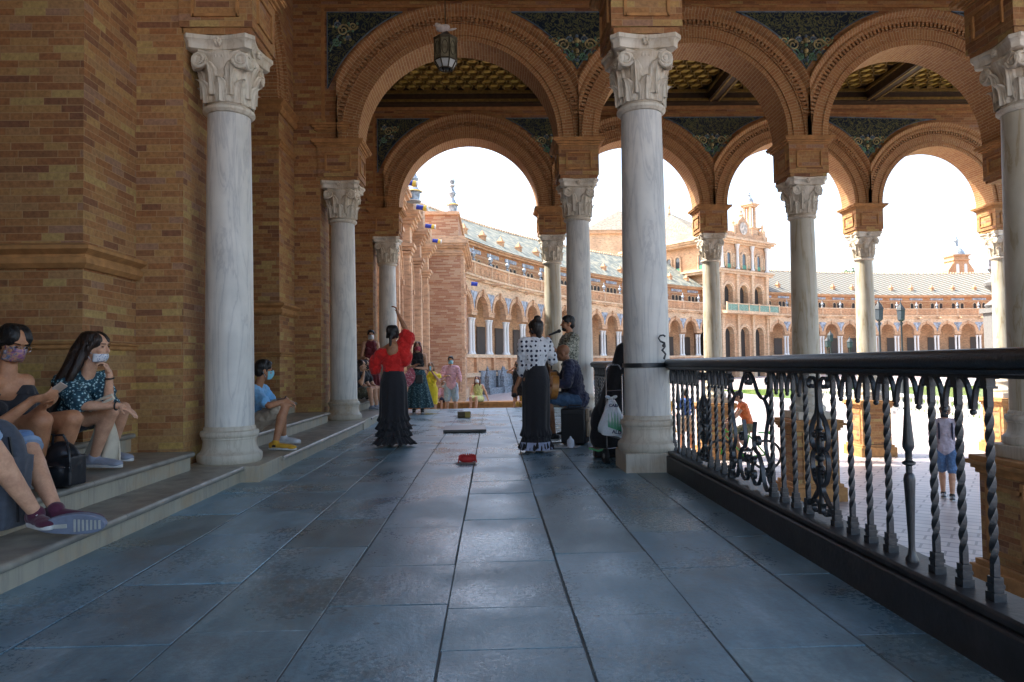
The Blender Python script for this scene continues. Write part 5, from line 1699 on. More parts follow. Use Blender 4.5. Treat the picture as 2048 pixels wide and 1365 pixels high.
for c in cs: archwin(TP, c, 15.5, .5 if c != cs[1] else .55, 2.0)
for k in range(4):
    x = cs[0] - hw + k * hw * 2
    MB().lathe(TP(x, -.35, 15.35), [(.36, 0), (.36, .2), (.25, .3), (.24, .4), (.2, 3.1), (.24, 3.2), (.38, 3.75), (.38, 3.9)], 10).build('half_column', M['white'], cb)
    for q in (-.75, .75):
        if k < 3 and q > 0 or k > 0 and q < 0: archwin(TP, x + q * 1.0, 15.7, .2, 1.7)
# left side: windows and the big loggia opening
SPm = lambda x, y, z: TP(y, x, z)
for k, x in enumerate((1.6, 3.3, 7.9, 9.7, 14.5, 16.3)): archwin(SPm, x, 15.5, .48, 2.0, y=.78)
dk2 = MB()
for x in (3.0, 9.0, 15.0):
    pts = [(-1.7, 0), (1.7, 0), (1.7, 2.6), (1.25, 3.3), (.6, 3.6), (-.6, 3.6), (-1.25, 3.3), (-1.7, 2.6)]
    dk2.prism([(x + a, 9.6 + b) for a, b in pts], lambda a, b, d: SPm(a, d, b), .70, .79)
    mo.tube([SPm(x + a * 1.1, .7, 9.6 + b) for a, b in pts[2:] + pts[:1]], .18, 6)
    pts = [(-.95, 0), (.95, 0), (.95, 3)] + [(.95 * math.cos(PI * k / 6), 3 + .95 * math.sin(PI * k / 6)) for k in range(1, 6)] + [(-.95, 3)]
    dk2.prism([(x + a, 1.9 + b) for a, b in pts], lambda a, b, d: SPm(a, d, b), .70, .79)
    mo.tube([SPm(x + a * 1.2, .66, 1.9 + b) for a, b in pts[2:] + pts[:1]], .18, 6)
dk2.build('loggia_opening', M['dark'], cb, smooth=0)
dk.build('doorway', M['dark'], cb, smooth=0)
# parapet, crest, finials, belfry
tb(wl, 0, Lf, 0, .6, 20.25, 21.3); tb(wl, 0, .6, 0, D, 20.25, 21.3)
for k in range(4):
    x = cs[0] - hw + k * hw * 2
    tb(mo, x - .35, x + .35, -.1, .7, 20.25, 22.2)
    mo.lathe(TP(x, .3, 22.2), [(.3, 0), (.3, .15), (.12, .3), (.28, .6), (.2, .9), (.05, 1.1), (0, 1.8)], 8)
cr = MB(); c = cs[1] - .2
pts = [(-2.4, 0), (2.4, 0), (2.1, .6), (1.5, .9), (1.45, 2.0), (1.2, 2.8), (.5, 3.3), (.3, 3.6), (-.3, 3.6), (-.5, 3.3), (-1.2, 2.8), (-1.45, 2.0), (-1.5, .9), (-2.1, .6)]
cr.prism([(c + a, 20.2 + b) for a, b in pts], lambda a, b, d: TP(a, d, b), -.3, .5)
co = cr.build('crest', M['cornice'], cb, smooth=0)
MB().lathe(TP(c, -.32, 21.9), [(.0, 0), (1.0, .01), (1.0, .05), (0, .06)], 20, M=Matrix.Rotation(math.atan2(dx.y, dx.x), 3, 'Z') @ Matrix.Rotation(R(90), 3, 'X')).build('crest_shield', plain('coloured_crest_tiles', (.45, .38, .30), .4, var=.7, scale=2), co)
mo.lathe(TP(c, .1, 23.8), [(.3, 0), (.45, .3), (.2, .7), (.3, .9), (0, 1.5)], 8)
bt = MB(); bx, by = Lf - 2.0, 1.9
tb(bt, bx - 1.1, bx + 1.1, by - 1.1, by + 1.1, 20.25, 22.6); tb(bt, bx - 1.3, bx + 1.3, by - 1.3, by + 1.3, 22.6, 22.85)
for sx in (-1, 1):
    for sy in (-1, 1): tb(bt, bx + sx * .55 - .18, bx + sx * .55 + .18, by + sy * .55 - .18, by + sy * .55 + .18, 22.85, 26.3)
tb(bt, bx - .3, bx + .3, by - .3, by + .3, 22.85, 26.3)
tb(bt, bx - .95, bx + .95, by - .95, by + .95, 26.3, 26.6); tb(bt, bx - 1.2, bx + 1.2, by - 1.2, by + 1.2, 26.6, 26.85)
bo = bt.build('belfry', M['fcream'], cb, smooth=0)
MB().lathe(TP(bx, by, 26.85), [(.75, 0), (.7, .5), (.45, 1.0), (.25, 1.3), (.32, 1.5), (.12, 1.9), (.05, 2.6), (0, 3.8)], 10).build('spire', M['blueglaze'], bo)
tp = MB()
for xx in (.45, Lf - .45):
    for (z0, z1) in ((2, 7.6), (9.5, 14.2), (15.6, 18.8)): tb(tp, xx - .25, xx + .25, -.03, 0, z0, z1)
tp.build('tile_strip', M['bluetile'], cb, smooth=0)
wl.build('wall', M['cornice'], cb, smooth=0); mo.build('moulding', M['fcream'], cb, smooth=0)
# hall roof behind
hr_ = MB(); z0 = 20.4
a, b, c_, d = TP(1.5, 3, z0), TP(Lf - 1.5, 3, z0), TP(Lf - 1.5, D - 1, z0), TP(1.5, D - 1, z0)
hr_.add([a, b, c_, d, TP(3.5, D * .62, 26.2)], [[0, 1, 4], [1, 2, 4], [2, 3, 4], [3, 0, 4]])
BR = plain('brown_roof_tiles', (.21, .19, .155), .9, var=.4, scale=3, spec=.1)
hr_.build('pyramid_roof', BR, cb, smooth=0)
MB().lathe(TP(3.5, D * .62, 26.1), [(.3, 0), (.3, .5), (.15, .8), (.3, 1.1), (0, 2.2)], 8).build('finial', M['fcream'], cb)
# plainer hall further left behind the wing
hl = thing('cream_hall', 'plain cream hall with hipped roof behind the blue-grey roof, left of the tower block', 'building', (27, 128, GZ))
MB().box(17, 30, 122, 140, GZ, 24).build('wall', M['fcream'], hl, smooth=0)
MB().box(16.5, 30.5, 121.5, 140.5, 24, 24.6).build('cornice', M['cornice'], hl, smooth=0)
MB().add([(16.4, 121.4, 24.6), (30.6, 121.4, 24.6), (30.6, 140.6, 24.6), (16.4, 140.6, 24.6), (24, 128, 29.5), (24, 134, 29.5)], [[0, 1, 4], [1, 2, 5, 4], [2, 3, 5], [3, 0, 4, 5]]).build('roof', BR, hl, smooth=0)
MB().box(11, 16.4, 121.6, 122, 20, 21.2).build('parapet', M['cornice'], hl, smooth=0)

# ---- far tower on the right
ft = thing('domed_tower', 'small domed brick tower with spire rising behind the striped roof on the far right', 'tower', (104, 152, GZ))
m1 = MB(); m1.box(102.3, 105.7, 150, 153.4, GZ, 23.6); m1.box(102.05, 105.95, 149.75, 153.65, 22.6, 22.9); m1.box(102.0, 106.0, 149.7, 153.7, 23.6, 23.9)
m1.build('wall', M['fbrick2'], ft, smooth=0)
for x in (103.1, 104.9): MB().prism([(x - .33, 19.6), (x + .33, 19.6), (x + .33, 21.4), (x + .2, 21.8), (x - .2, 21.8), (x - .33, 21.4)], lambda a, b, d: (a, d, b), 149.93, 149.99).build('window', M['white'], ft, smooth=0)
MB().lathe((104, 151.7, 23.9), [(1.75, 0), (1.65, .6), (1.2, 1.3), (.75, 1.8), (.5, 2.0), (.5, 3.2), (.7, 3.3), (.4, 3.8), (.12, 4.4), (.05, 7.5)], 12).build('dome', M['blueglaze'], ft)
for sx in (-1, 1):
    MB().add([(104 + sx * 1.7, 150.1, 17), (104 + sx * 3.1, 150.1, 17), (104 + sx * 2.9, 150.1, 20.4), (104 + sx * 1.7, 150.1, 22.2), (104 + sx * 1.7, 153, 17), (104 + sx * 3.1, 153, 17), (104 + sx * 2.9, 153, 20.4), (104 + sx * 1.7, 153, 22.2)], [[0, 1, 2, 3], [4, 5, 6, 7], [0, 1, 5, 4], [1, 2, 6, 5], [2, 3, 7, 6]]).build('buttress', M['fbrick2'], ft, smooth=0)
# tree seen over the far roof
tr = thing('distant_tree', 'green treetop showing over the ridge of the striped roof', 'tree', (79, 148, GZ))
MB().tube([(79, 148, GZ), (79.3, 148, 12), (78.8, 148, 19)], [.5, .4, .15], 8).build('trunk', M['door'], tr)
lf = MB(); rr = random.Random(8)
for _ in range(1500):
    v_ = V((rr.gauss(0, 1), rr.gauss(0, 1), rr.gauss(0, 1))).normalized() * rr.random() ** .4
    c = V((79, 148, 18.0)) + V((v_.x * 3.1, v_.y * 3, v_.z * 3.3)) + V((0, 0, .8 * math.sin(v_.x * 5)))
    u_ = V((rr.gauss(0, 1), rr.gauss(0, 1), rr.gauss(0, 1))).normalized(); w2 = u_.orthogonal().normalized()
    s_ = rr.uniform(.18, .42)
    lf.quad(c - u_ * s_, c + w2 * s_ * .6, c + u_ * s_, c - w2 * s_ * .6)
lf.build('crown', plain('leaves', (.07, .12, .04), .7, var=.4), tr, smooth=0)

# ---- pavilion facade continuing beyond the gallery on the left
pf = thing('pavilion_facade', 'tall brick pavilion facade with arches and pilasters running away beyond the gallery', 'building', (-4.2, 33, GZ))
wl, mo, rg = MB(), MB(), MB()
FX = -4.35
wl.box(-12, FX - .5, 18.6, 47.3, GZ, 9.9)
ys = [20.4, 25.05, 29.7, 34.35, 39.0, 43.65]
for i, (ya, yb) in enumerate(zip(ys[:-1], ys[1:])):
    P = lambda x, y, z: (FX - y, x, z)
    arch_bay(rg, wl, P, (ya + yb) / 2, (yb - ya) / 2 - .001, 1.35, [(0, 0), (.15, 0), (.15, .05), (.4, .05), (.4, .12), (.5, .12), (.5, -.001)], 5.2, 8.3, 0, .5, n=20, sides=(1, 0))
    for y0_, y1_ in ((ya, (ya + yb) / 2 - 1.35), ((ya + yb) / 2 + 1.35, yb)): wl.box(FX - .5, FX, y0_, y1_, GZ, 5.2)
    for s_ in (-1, 1):
        yy = (ya + yb) / 2 + s_ * 1.45
        mo.box(FX, FX + .10, yy - .1, yy + .1, GZ, 5.0); mo.box(FX, FX + .16, yy - .16, yy + .16, 5.0, 5.25)
wl.box(FX - .5, FX, 18.6, 20.4, GZ, 8.3); wl.box(FX - .5, FX, 43.65, 47.3, GZ, 8.3)
for i, y in enumerate(ys):
    # pilaster with broken entablature over it
    mo.box(FX, FX + .5, y - .42, y + .42, GZ, .4); mo.box(FX, FX + .38, y - .34, y + .34, .4, 6.6)
    mo.box(FX, FX + .44, y - .24, y + .24, 1.2, 6.2)
    for k, (e, h) in enumerate(((.05, .12), (.12, .14), (.2, .16))): mo.box(FX, FX + .42 + e, y - .38 - e, y + .38 + e, 6.6 + k * .16, 6.6 + k * .16 + h)
    for k, (e, z_) in enumerate(((.0, 7.1), (.08, 7.9), (.16, 8.05), (.28, 8.2), (.42, 8.36), (.5, 8.5), (.2, 8.66))): mo.box(FX, FX + .42 + e, y - .45 - e * .7, y + .45 + e * .7, z_, z_ + (.8 if k == 0 else (.16 if k < 6 else 1.2)))
    sp_ = MB().tube([(FX + .7, y, 8.98), (FX + 1.05, y, 8.93)], .12, 10).build('tile_spout', M['cobalt'], pf)
    MB().tube([(FX + 1.05, y, 8.93), (FX + 1.2, y, 8.90)], [.145, .13], 10).build('spout_ring', M['yellowg'], sp_)
    MB().tube([(FX + 1.2, y, 8.90), (FX + 1.27, y, 8.89)], [.125, .135], 10).build('spout_lip', M['white'], sp_)
for (e, z_, h) in ((.06, 8.3, .12), (.14, 8.42, .12), (.28, 8.54, .12), (.36, 8.66, .1), (.1, 8.76, .95), (.22, 9.71, .22)): mo.box(FX - .5, FX + e, 18.6, 47.3, z_, z_ + h)
wl.build('wall', M['fbrick'], pf, smooth=0); mo.build('pilaster_moulding', M['cornice'], pf, smooth=0); rg.build('arch', M['cornice'], pf, smooth=0)
def finial(x, y, z, h, lab, r=1.):
    f_ = thing('ceramic_finial', lab, 'finial', (x, y, z), 'blue and white ceramic finials on the parapets')
    s_ = h / 2.45
    pr = [(.36, 0), (.38, .1), (.30, .16), (.32, .55), (.42, .6), (.42, .68), (.30, .74), (.20, .95), (.12, 1.12), (.22, 1.28), (.26, 1.45), (.16, 1.62), (.12, 1.7), (.12, 1.85), (.2, 1.92), (.2, 1.98), (.10, 2.02), (.18, 2.15), (.19, 2.3), (.10, 2.42), (0, 2.45)]
    MB().lathe((x, y, z), [(a * s_ * r, b * s_) for a, b in pr], 16).build('body', M['blueglaze'], f_)
    for zz, rr_, mk in ((.64, .43, 'yellowg' ), (1.95, .21, 'white'), (.05, .39, 'white')):
        MB().lathe((x, y, z + zz * s_), [((rr_ + .0) * s_ * r, -.03 * s_), ((rr_ + .02) * s_ * r, 0), (rr_ * s_ * r, .03 * s_)], 16).build('ring', M[mk], f_)
finial(-3.62, 33.0, 8.9, 1.9, 'blue, green and white ceramic finial on the receding facade, cut by the arch edge', 1.2)

# frontal pier at the end of the pavilion
ep = thing('corner_pavilion', 'square brick corner pavilion with cornice, front on, left of the curved wing', 'building', (-3.1, 50, GZ))
wl, mo = MB(), MB()
wl.box(-4.9, -2.05, 47.31, 62, GZ, 9.0); wl.box(-4.9, -2.2, 47.35, 62, 9.9, 11.4)
for (e, z_, h) in ((.08, 8.6, .14), (.16, 8.74, .1), (.10, 8.84, .24), (.28, 9.08, .14), (.42, 9.22, .16), (.52, 9.38, .22), (.3, 9.6, .3), (.12, 11.4, .22)): mo.box(-4.9 - (e if z_ > 11 else 0), -2.05 + e - (.15 if z_ > 11 else 0), 47.31 - e, 62, z_, z_ + h)
mo.box(-4.9, -1.9, 47.2, 62, GZ, -.7)
for k in range(16): 
    z = -.2 + k * .56
    mo.ell((-1.93, 47.9, z), (.16, .3, .2), nu=8, nv=6)
mo.box(-2.06, -1.86, 48.4, 49.2, GZ, 8.6); mo.box(-2.06, -1.86, 47.32, 47.6, GZ, 8.6)
for zz in (1.9, 6.0): mo.box(-2.06, -1.74, 47.3, 49.3, zz, zz + .3)
nm = brick('mottled_far_brick', [(.47, .25, .15), (.52, .31, .19), (.40, .19, .11), (.56, .38, .25), (.44, .22, .12)], h=.11, L=.6, mort=(.50, .36, .26), stain=.2, bump=.1)
wl.build('wall', nm, ep, smooth=0); mo.build('moulding', M['cornice'], ep, smooth=0)
finial(-2.62, 48.2, 11.6, 2.55, 'tall blue ceramic finial standing on the corner of the brick pavilion')
sp_ = MB().tube([(-1.4, 49, 6.85), (-.95, 49, 6.8)], .15, 10); tag(sp_.build('tile_spout', M['cobalt']), 'blue and yellow tiled water spout sticking out beside the corner pavilion', 'spout')

BT = plain('blue_bench_tiles', (.17, .19, .21), .6, var=.7, scale=7)
for i in range(7):
    a = max(aL0, aL1) - abs(aL1 - aL0) * (i + 1.5) / nL
    r_ = WR - 1.6
    b_ = thing('tiled_bench', 'blue and white tiled alcove bench below the near end of the wing, number %s from the corner pavilion' % 'x', 'bench', (WC.x + r_ * math.cos(a), WC.y + r_ * math.sin(a), GZ), 'tiled alcove benches below the wing')
    b_['label'] = ['blue tiled alcove bench nearest the corner pavilion', 'second blue tiled alcove bench from the corner pavilion', 'third blue tiled alcove bench from the corner pavilion', 'fourth blue tiled alcove bench, hidden by the dancer in polka dots', 'fifth blue tiled alcove bench, behind the musicians', 'sixth blue tiled alcove bench, behind the musicians', 'seventh blue tiled alcove bench, behind the gig bag'][i]
    me1 = MB().box(-1.7, 1.7, 1.1, 1.4, 0, 2.0).box(-1.7, 1.7, .4, 1.1, 0, .5); o = me1.build('tiled_back', BT, None, loc=(0, 0, 0), smooth=0); o.parent = b_; o.location = (0, 0, 0); o.rotation_euler = (0, 0, a - PI / 2)
    for sx in (-1.75, 1.75):
        me2 = MB().box(sx - .25, sx + .25, .2, .8, 0, .6).box(sx - .2, sx + .2, .3, .7, .6, 1.5).lathe((sx, .5, 1.5), [(.28, 0), (.2, .2), (.12, .45), (.16, .55), (0, .9)], 8)
        o = me2.build('obelisk', BT, None, loc=(0, 0, 0)); o.parent = b_; o.location = (0, 0, 0); o.rotation_euler = (0, 0, a - PI / 2)

# ---- canal: balustrade, lamps, planting, pillar
gw = MB().box(19.2, 60, 14, 60, GZ + .004, GZ + .006)
tag(struct(gw, 'water', plain('green_canal_water', (.10, .20, .03), .15, var=.5, scale=.8), smooth=0))
bl = thing('white_balustrade', 'white ceramic balustrade along the canal behind the boy', 'balustrade', (18.3, 30, GZ))
mb, rl = MB(), MB()
bpr = [(.10, 0), (.10, .06), (.05, .1), (.09, .25), (.10, .33), (.05, .48), (.04, .55), (.08, .62), (.08, .66)]
for k in range(64): mb.lathe((18.0 + k * .012, 21.5 + k * .32, GZ + .12), bpr, 8)
rl.obox((18.38, 31.7, GZ + .84), (.0375, 1, 0), (1, -.0375, 0), (0, 0, 1), 10.4, .16, .06); rl.obox((18.38, 31.7, GZ + .06), (.0375, 1, 0), (1, -.0375, 0), (0, 0, 1), 10.4, .18, .06)
for k in range(5): rl.box(17.85 + k * .19, 18.2 + k * .19, 21.5 + k * 5 - .2, 21.5 + k * 5 + .2, GZ, GZ + 1.0)
mb.build('balusters', M['white'], bl)['kind'] = 'stuff'; rl.build('rail', M['white'], bl, smooth=0)
def lamp(x, y, h, lab, s=1.):
    l = thing('street_lamp', lab, 'street lamp', (x, y, GZ), 'ornate lamp posts around the plaza')
    im = plain('grey_green_iron', (.03, .036, .04), .6, spec=.2)
    MB().lathe((x, y, GZ), [(.32 * s, 0), (.32 * s, .5), (.2 * s, .7), (.2 * s, 1.2), (.13 * s, 1.4), (.07 * s, 1.6), (.11 * s, 2.2), (.06 * s, 2.4), (.05 * s, h - 1.0), (.10 * s, h - .9), (.04 * s, h - .8)], 10).build('post', im, l)
    lo = MB().lathe((x, y, GZ + h - .8), [(.10 * s, 0), (.22 * s, .08), (.26 * s, .55)], 6).build('lantern', plain('lantern_panes', (.05, .065, .075), .7, spec=.15), l, smooth=0)
    MB().lathe((x, y, GZ + h - .25), [(.29 * s, 0), (.22 * s, .12), (.08 * s, .28), (.03 * s, .4), (0, .55)], 6).build('cap', im, lo, smooth=0)
    return l
lamp(17.7, 31.2, 5.0, 'tall lamp post left of centre of the striped roof wing, behind the rail', .8)
lamp(20.1, 33.5, 5.1, 'tall lamp post just right of the similar one, in front of the far arcade', .8)
for (px, py, h, lab) in ((28.4, 58, 4.3, 'small grey lamp, left of a cluster of three, left of the sunlit column'), (28.95, 58.6, 4.8, 'tallest middle lamp in the cluster of three'), (30.3, 58, 4.2, 'right lamp of the cluster of three by the sunlit column')):
    lamp(px, py, h, lab, 1.0)
pl = thing('bridge_pillar', 'tall white lettered pillar topped by a dark openwork spire at the far right', 'pillar', (16.7, 22.5, GZ))
px, py = 16.7, 22.5
GS = plain('grey_stone', (.13, .13, .125), .8)
MB().box(px - .22, px + .26, py - .3, py + .3, GZ, 2.55).box(px - .3, px + .34, py - .38, py + .38, 2.55, 2.7).build('shaft', GS, pl, smooth=0)
gl_ = MB(); rr = random.Random(2); z_ = 2.2
while z_ > GZ + .3:
    for q in range(3): gl_.box(px - .10 + q * .07, px - .10 + q * .07 + rr.choice([.03, .05, .06]), py - .305, py - .301, z_, z_ + rr.choice([.03, .09]))
    z_ -= .16 if rr.random() > .2 else .3
gl_.build('lettering', plain('dark_lettering', (.08, .08, .1), .6), pl, smooth=0)
MB().lathe((px + .04, py, 2.7), [(.3, 0), (.36, .1), (.12, .3), (.14, .55), (.34, .75), (.36, .85), (.14, 1.0), (.12, 1.15), (.24, 1.3)], 10).build('lantern_base', GS, pl)
MB().lathe((px + .04, py, 4.0), [(.24, 0), (.2, .1), (.15, 1.2), (.11, 2.1), (.04, 2.6), (0, 2.9)], 6).build('spire', plain('dark_openwork_iron', (.06, .06, .08), .6, var=.7, scale=9), pl, smooth=0)
# ================================================================== people and their bags
def at(x, y, Y):
    d = fw + rt * ((x - 1024) / 1389.3) - up * ((y - 682.5) / 1389.3)
    return EYE + d * (Y / d.y)
floral = NT('teal_floral_cloth'); v = floral.new('ShaderNodeTexVoronoi'); v.inputs['Scale'].default_value = 46; floral.L(floral.obj(), v.inputs['Vector'])
floral.col(floral.ramp(v.outputs['Distance'], [(.0, (.55, .66, .66)), (.30, (.30, .48, .52)), (.40, (.015, .07, .10)), (1, (.01, .03, .05))])).rough(.8); floral = floral.m
blackc = fabric('black_jersey', (.012, .012, .016)); redc = fabric('red_viscose', (.62, .012, .008), var=.1); skyblue = fabric('sky_blue_cotton', (.17, .42, .72))
khaki = fabric('khaki_cotton', (.40, .33, .25)); navy = fabric('navy_cotton', (.012, .016, .045)); whitec = fabric('white_cotton', (.62, .62, .66))
maroon = fabric('maroon_jersey', (.12, .008, .015)); pinkc = fabric('pink_shirt_cotton', (.70, .40, .47)); yellowc = fabric('yellow_knit', (.78, .62, .03)); paley = fabric('pale_lime_cotton', (.60, .62, .26))
orangec = fabric('orange_vest_cotton', (.75, .17, .04)); bluec = fabric('blue_shirt_cotton', (.03, .10, .35)); palej = fabric('pale_denim', (.42, .52, .60)); olive = fabric('olive_cotton', (.20, .19, .10))
polka = spotted('polka_dot_blouse', (.70, .70, .72), (.01, .012, .04), 17, .30, .25); batik = spotted('printed_shirt', (.33, .33, .27), (.06, .07, .05), 48, .42)
tealp = spotted('teal_print_skirt', (.02, .06, .08), (.14, .25, .26), 30, .34); dotsk = spotted('dotted_olive_skirt', (.10, .10, .07), (.28, .27, .20), 40, .3)
m_metal = NT('iridescent_mask'); n = m_metal.noise(22, 3, vec=m_metal.obj(), dist=1)
m_metal.col(m_metal.ramp(n, [(.3, (.05, .09, .16)), (.42, (.25, .10, .22)), (.5, (.5, .28, .14)), (.58, (.06, .10, .2)), (.7, (.55, .5, .55))])).rough(.3); m_metal = m_metal.m
m_white = plain('white_mask', (.66, .68, .70), .7, var=.05); m_blue = plain('surgical_blue_mask', (.20, .50, .60), .7, var=.08); m_pat = spotted('printed_white_mask', (.60, .62, .66), (.25, .30, .42), 60, .35); m_black = plain('black_mask', (.012, .012, .014), .7); m_red = spotted('red_print_mask', (.45, .04, .08), (.5, .3, .3), 60, .3)
shoe_w = fabric('white_canvas', (.60, .62, .66)); shoe_g = fabric('grey_canvas', (.26, .29, .36)); shoe_m = fabric('maroon_mesh', (.07, .008, .03)); shoe_y = fabric('mustard_canvas', (.55, .30, .02)); shoe_k = fabric('black_leather', (.012, .012, .012), rough=.4)
strapm = plain('dark_wrist_band', (.01, .01, .01), .5)

# --- woman 1: black top, phone
Y1 = 4.6
J = dict(pel=at(-22, 868, 4.75), chest=at(8, 790, 4.62), neck=at(14, 752, 4.58), head=at(28, 688, 4.56), look=(.78, -.42, -.42), hup=(.35, -.1, 1), fp=(.9, -.4, 0), fc=(.75, -.65, 0),
         sh=[at(50, 764, 4.66), at(-32, 772, 4.44)], el=[at(48, 852, 4.62), at(-28, 872, 4.22)], wr=[at(88, 812, 4.42), at(66, 800, 4.26)],
         hip=[at(0, 868, 4.84), at(-26, 876, 4.66)], kn=[at(145, 838, 4.66), at(84, 842, 4.44)], an=[at(118, 945, 4.80), at(72, 955, 4.62)], toe=[at(150, 958, 4.80), at(112, 968, 4.62)])
T, P, Mx = person('seated woman in a black off-shoulder top and shiny patterned mask, looking at her phone', J, 'b', 'k', hair='knot', mask=m_metal, vox=.007, arm_r=1.12, leg_r=1.12, bust=.02, face=True, shoes=shoe_k,
       hands=[dict(d=(.6, -.1, .25), n=(.1, -.5, .8), curl=.8, side=1), dict(d=(.75, .1, .15), n=(-.1, .5, .8), curl=.7, side=-1)],
       bottom=('shorts', blackc, .45))
c = MB(); torso(c, J, .016, 'w')
fc_, rc_ = axes(J['fc']); lo_ = V(J['pel']).lerp(V(J['chest']), .62)
for q in (-1, 1): c.ell(V(J['chest']) + rc_ * q * .072 + fc_ * .075 - V((0, 0, .10)), (.08, .08, .075))
c.ell(lo_, (.165, .145, .13)); c.cap(V(J['chest']) - V((0, 0, .05)) - rc_ * .11, V(J['chest']) - V((0, 0, .05)) + rc_ * .11, .095, .095, 16)
for k in (0, 1):
    s_ = V(J['sh'][k]); e_ = V(J['el'][k])
    c.cap(s_.lerp(e_, .22), s_.lerp(e_, .55), .066, .070, 14)
organic('top', c, blackc, T, .007, 3)
fr_ = MB()
for k in (0, 1):
    s_ = V(J['sh'][k]); e_ = V(J['el'][k]); d_ = (e_ - s_).normalized(); u1_, u2_ = orth(d_)
    fr_.grid(lambda u, v: s_ + d_ * (.045 + .045 * v) + (u1_ * math.cos(2 * PI * u) + u2_ * math.sin(2 * PI * u)) * (.062 + .016 * v + .005 * v * math.sin(22 * PI * u)), 60, 3, close_u=True)
fr_.build('shoulder_frill', blackc, T)
g = MB()
for q in (-1, 1): g.tube([P(q * .032 + .024 * math.cos(a), .098, .004 + .020 * math.sin(a)) for a in [2 * PI * i / 14 for i in range(14)]], .0016, 5, closed=True)
for q in (-1, 1): g.tube([P(q * .056, .096, .008), P(q * .074, .04, .012), P(q * .078, -.02, .005)], .0016, 5)
g.build('spectacles', chrome, T)
e = MB(); e.ell(P(.083, .0, -.045), (.006, .006, .006)); e.tube([P(.084, 0, -.05), P(.084, 0, -.075)], .003, 5); e.build('earring', chrome, T)
ph = thing('mobile_phone', 'slim mobile phone held by the woman in the black top', 'phone', at(112, 778, 4.3))
MB().obox(at(110, 782, 4.30), V((.82, -.1, .56)), (0, .8, -.3), (-.5, .2, .8), .072, .036, .004).build('case', plain('pale_phone_case', (.45, .36, .30), .3), ph, bevel=.002)

# --- woman 2: teal floral blouse, long hair
J = dict(pel=at(132, 838, 5.5), chest=at(160, 782, 5.38), neck=at(172, 752, 5.34), head=at(192, 696, 5.30), look=(.97, -.16, -.06), hup=(.12, -.05, 1), fp=(.95, -.25, 0), fc=(.80, -.55, 0),
         sh=[at(202, 762, 5.46), at(128, 766, 5.24)], el=[at(216, 818, 5.34), at(166, 812, 5.10)], wr=[at(219, 752, 5.26), at(236, 812, 5.12)],
         hip=[at(140, 842, 5.56), at(122, 846, 5.40)], kn=[at(246, 818, 5.50), at(222, 824, 5.28)], an=[at(222, 904, 5.66), at(188, 916, 5.40)], toe=[at(262, 925, 5.62), at(240, 938, 5.36)])
T, P, Mx = person('seated woman with very long dark hair and teal floral blouse, chin on hand', J, 'c', 'b', hair=None, mask=None, vox=.007, shoes=None if False else [shoe_g, shoe_g],
       hands=[dict(d=(-.25, .0, .95), n=(-.6, -.3, .1), curl=1.1, side=1), dict(d=(.8, .15, -.35), n=(-.2, .1, -1), curl=.35, side=-1)],
       top=floral, topopt=dict(name='blouse', parts='wcps', sleeve=.85, puff=.016, g=.016, collar=False), bottom=('shorts', blackc, .35), bust=.01)
h = MB()   # hair falling behind the shoulder
h.ell(P(0, -.045, .01), V((.078, .072, .085)), M=Mx)
for q in (-1, 1):
    h.ell(P(q * .034, -.018, .050), V((.053, .092, .076)), M=Mx, nu=18, nv=12); h.cap(P(q * .055, .048, .062), P(q * .078, .005, .0), .020, .020, 10); h.cap(P(q * .078, .005, .0), P(q * .072, -.04, -.07), .022, .03, 10)
pp = [P(0, -.07, .06), P(.015, -.115, -.03), at(140, 740, 5.22), at(118, 772, 5.22), at(104, 806, 5.22), at(92, 838, 5.20)]
rr_ = [.066, .07, .058, .052, .044, .026]
for i in range(5): h.cap(pp[i], pp[i + 1], rr_[i], rr_[i + 1], 14)
pp = [P(.05, -.02, .05), P(.075, -.04, -.03), at(146, 748, 5.18), at(124, 788, 5.17)]
for i in range(3): h.cap(pp[i], pp[i + 1], .036 - i * .004, .032 - i * .004, 10)
organic('long_hair', h, HR['b'], T, .007, 3)
mk = MB()
def mf(u, v):
    a = (u - .5) * R(165); rad = .076 + .02 * math.sin(PI * v) * math.cos(a) ** 2
    return P(math.sin(a) * .062, .016 + rad * math.cos(a) * (1 - .3 * v), -.042 - .062 * v)
mk.grid(mf, 14, 6)
for q in (-1, 1): mk.tube([P(q * .062, .02, -.045), P(q * .078, -.025, .0), P(q * .078, -.03, -.03), P(q * .06, .01, -.09)], .002, 5)
mo = mk.build('face_mask', m_pat, T); sm2 = mo.modifiers.new('s', 'SOLIDIFY'); sm2.thickness = .003
MB().tube([J['wr'][0] + V((.030 * math.cos(a), .030 * math.sin(a), -.02 + .004 * math.sin(a))) for a in [2 * PI * i / 16 for i in range(16)]], .006, 6, closed=True).build('hair_band', strapm, T)
wq = J['wr'][1]; dq = (J['wr'][1] - J['el'][1]).normalized(); u1, u2 = orth(dq)
MB().tube([wq - dq * .012 + (u1 * math.cos(a) + u2 * math.sin(a)) * .030 for a in [2 * PI * i / 16 for i in range(16)]], .006, 6, closed=True).build('watch_strap', strapm, T)
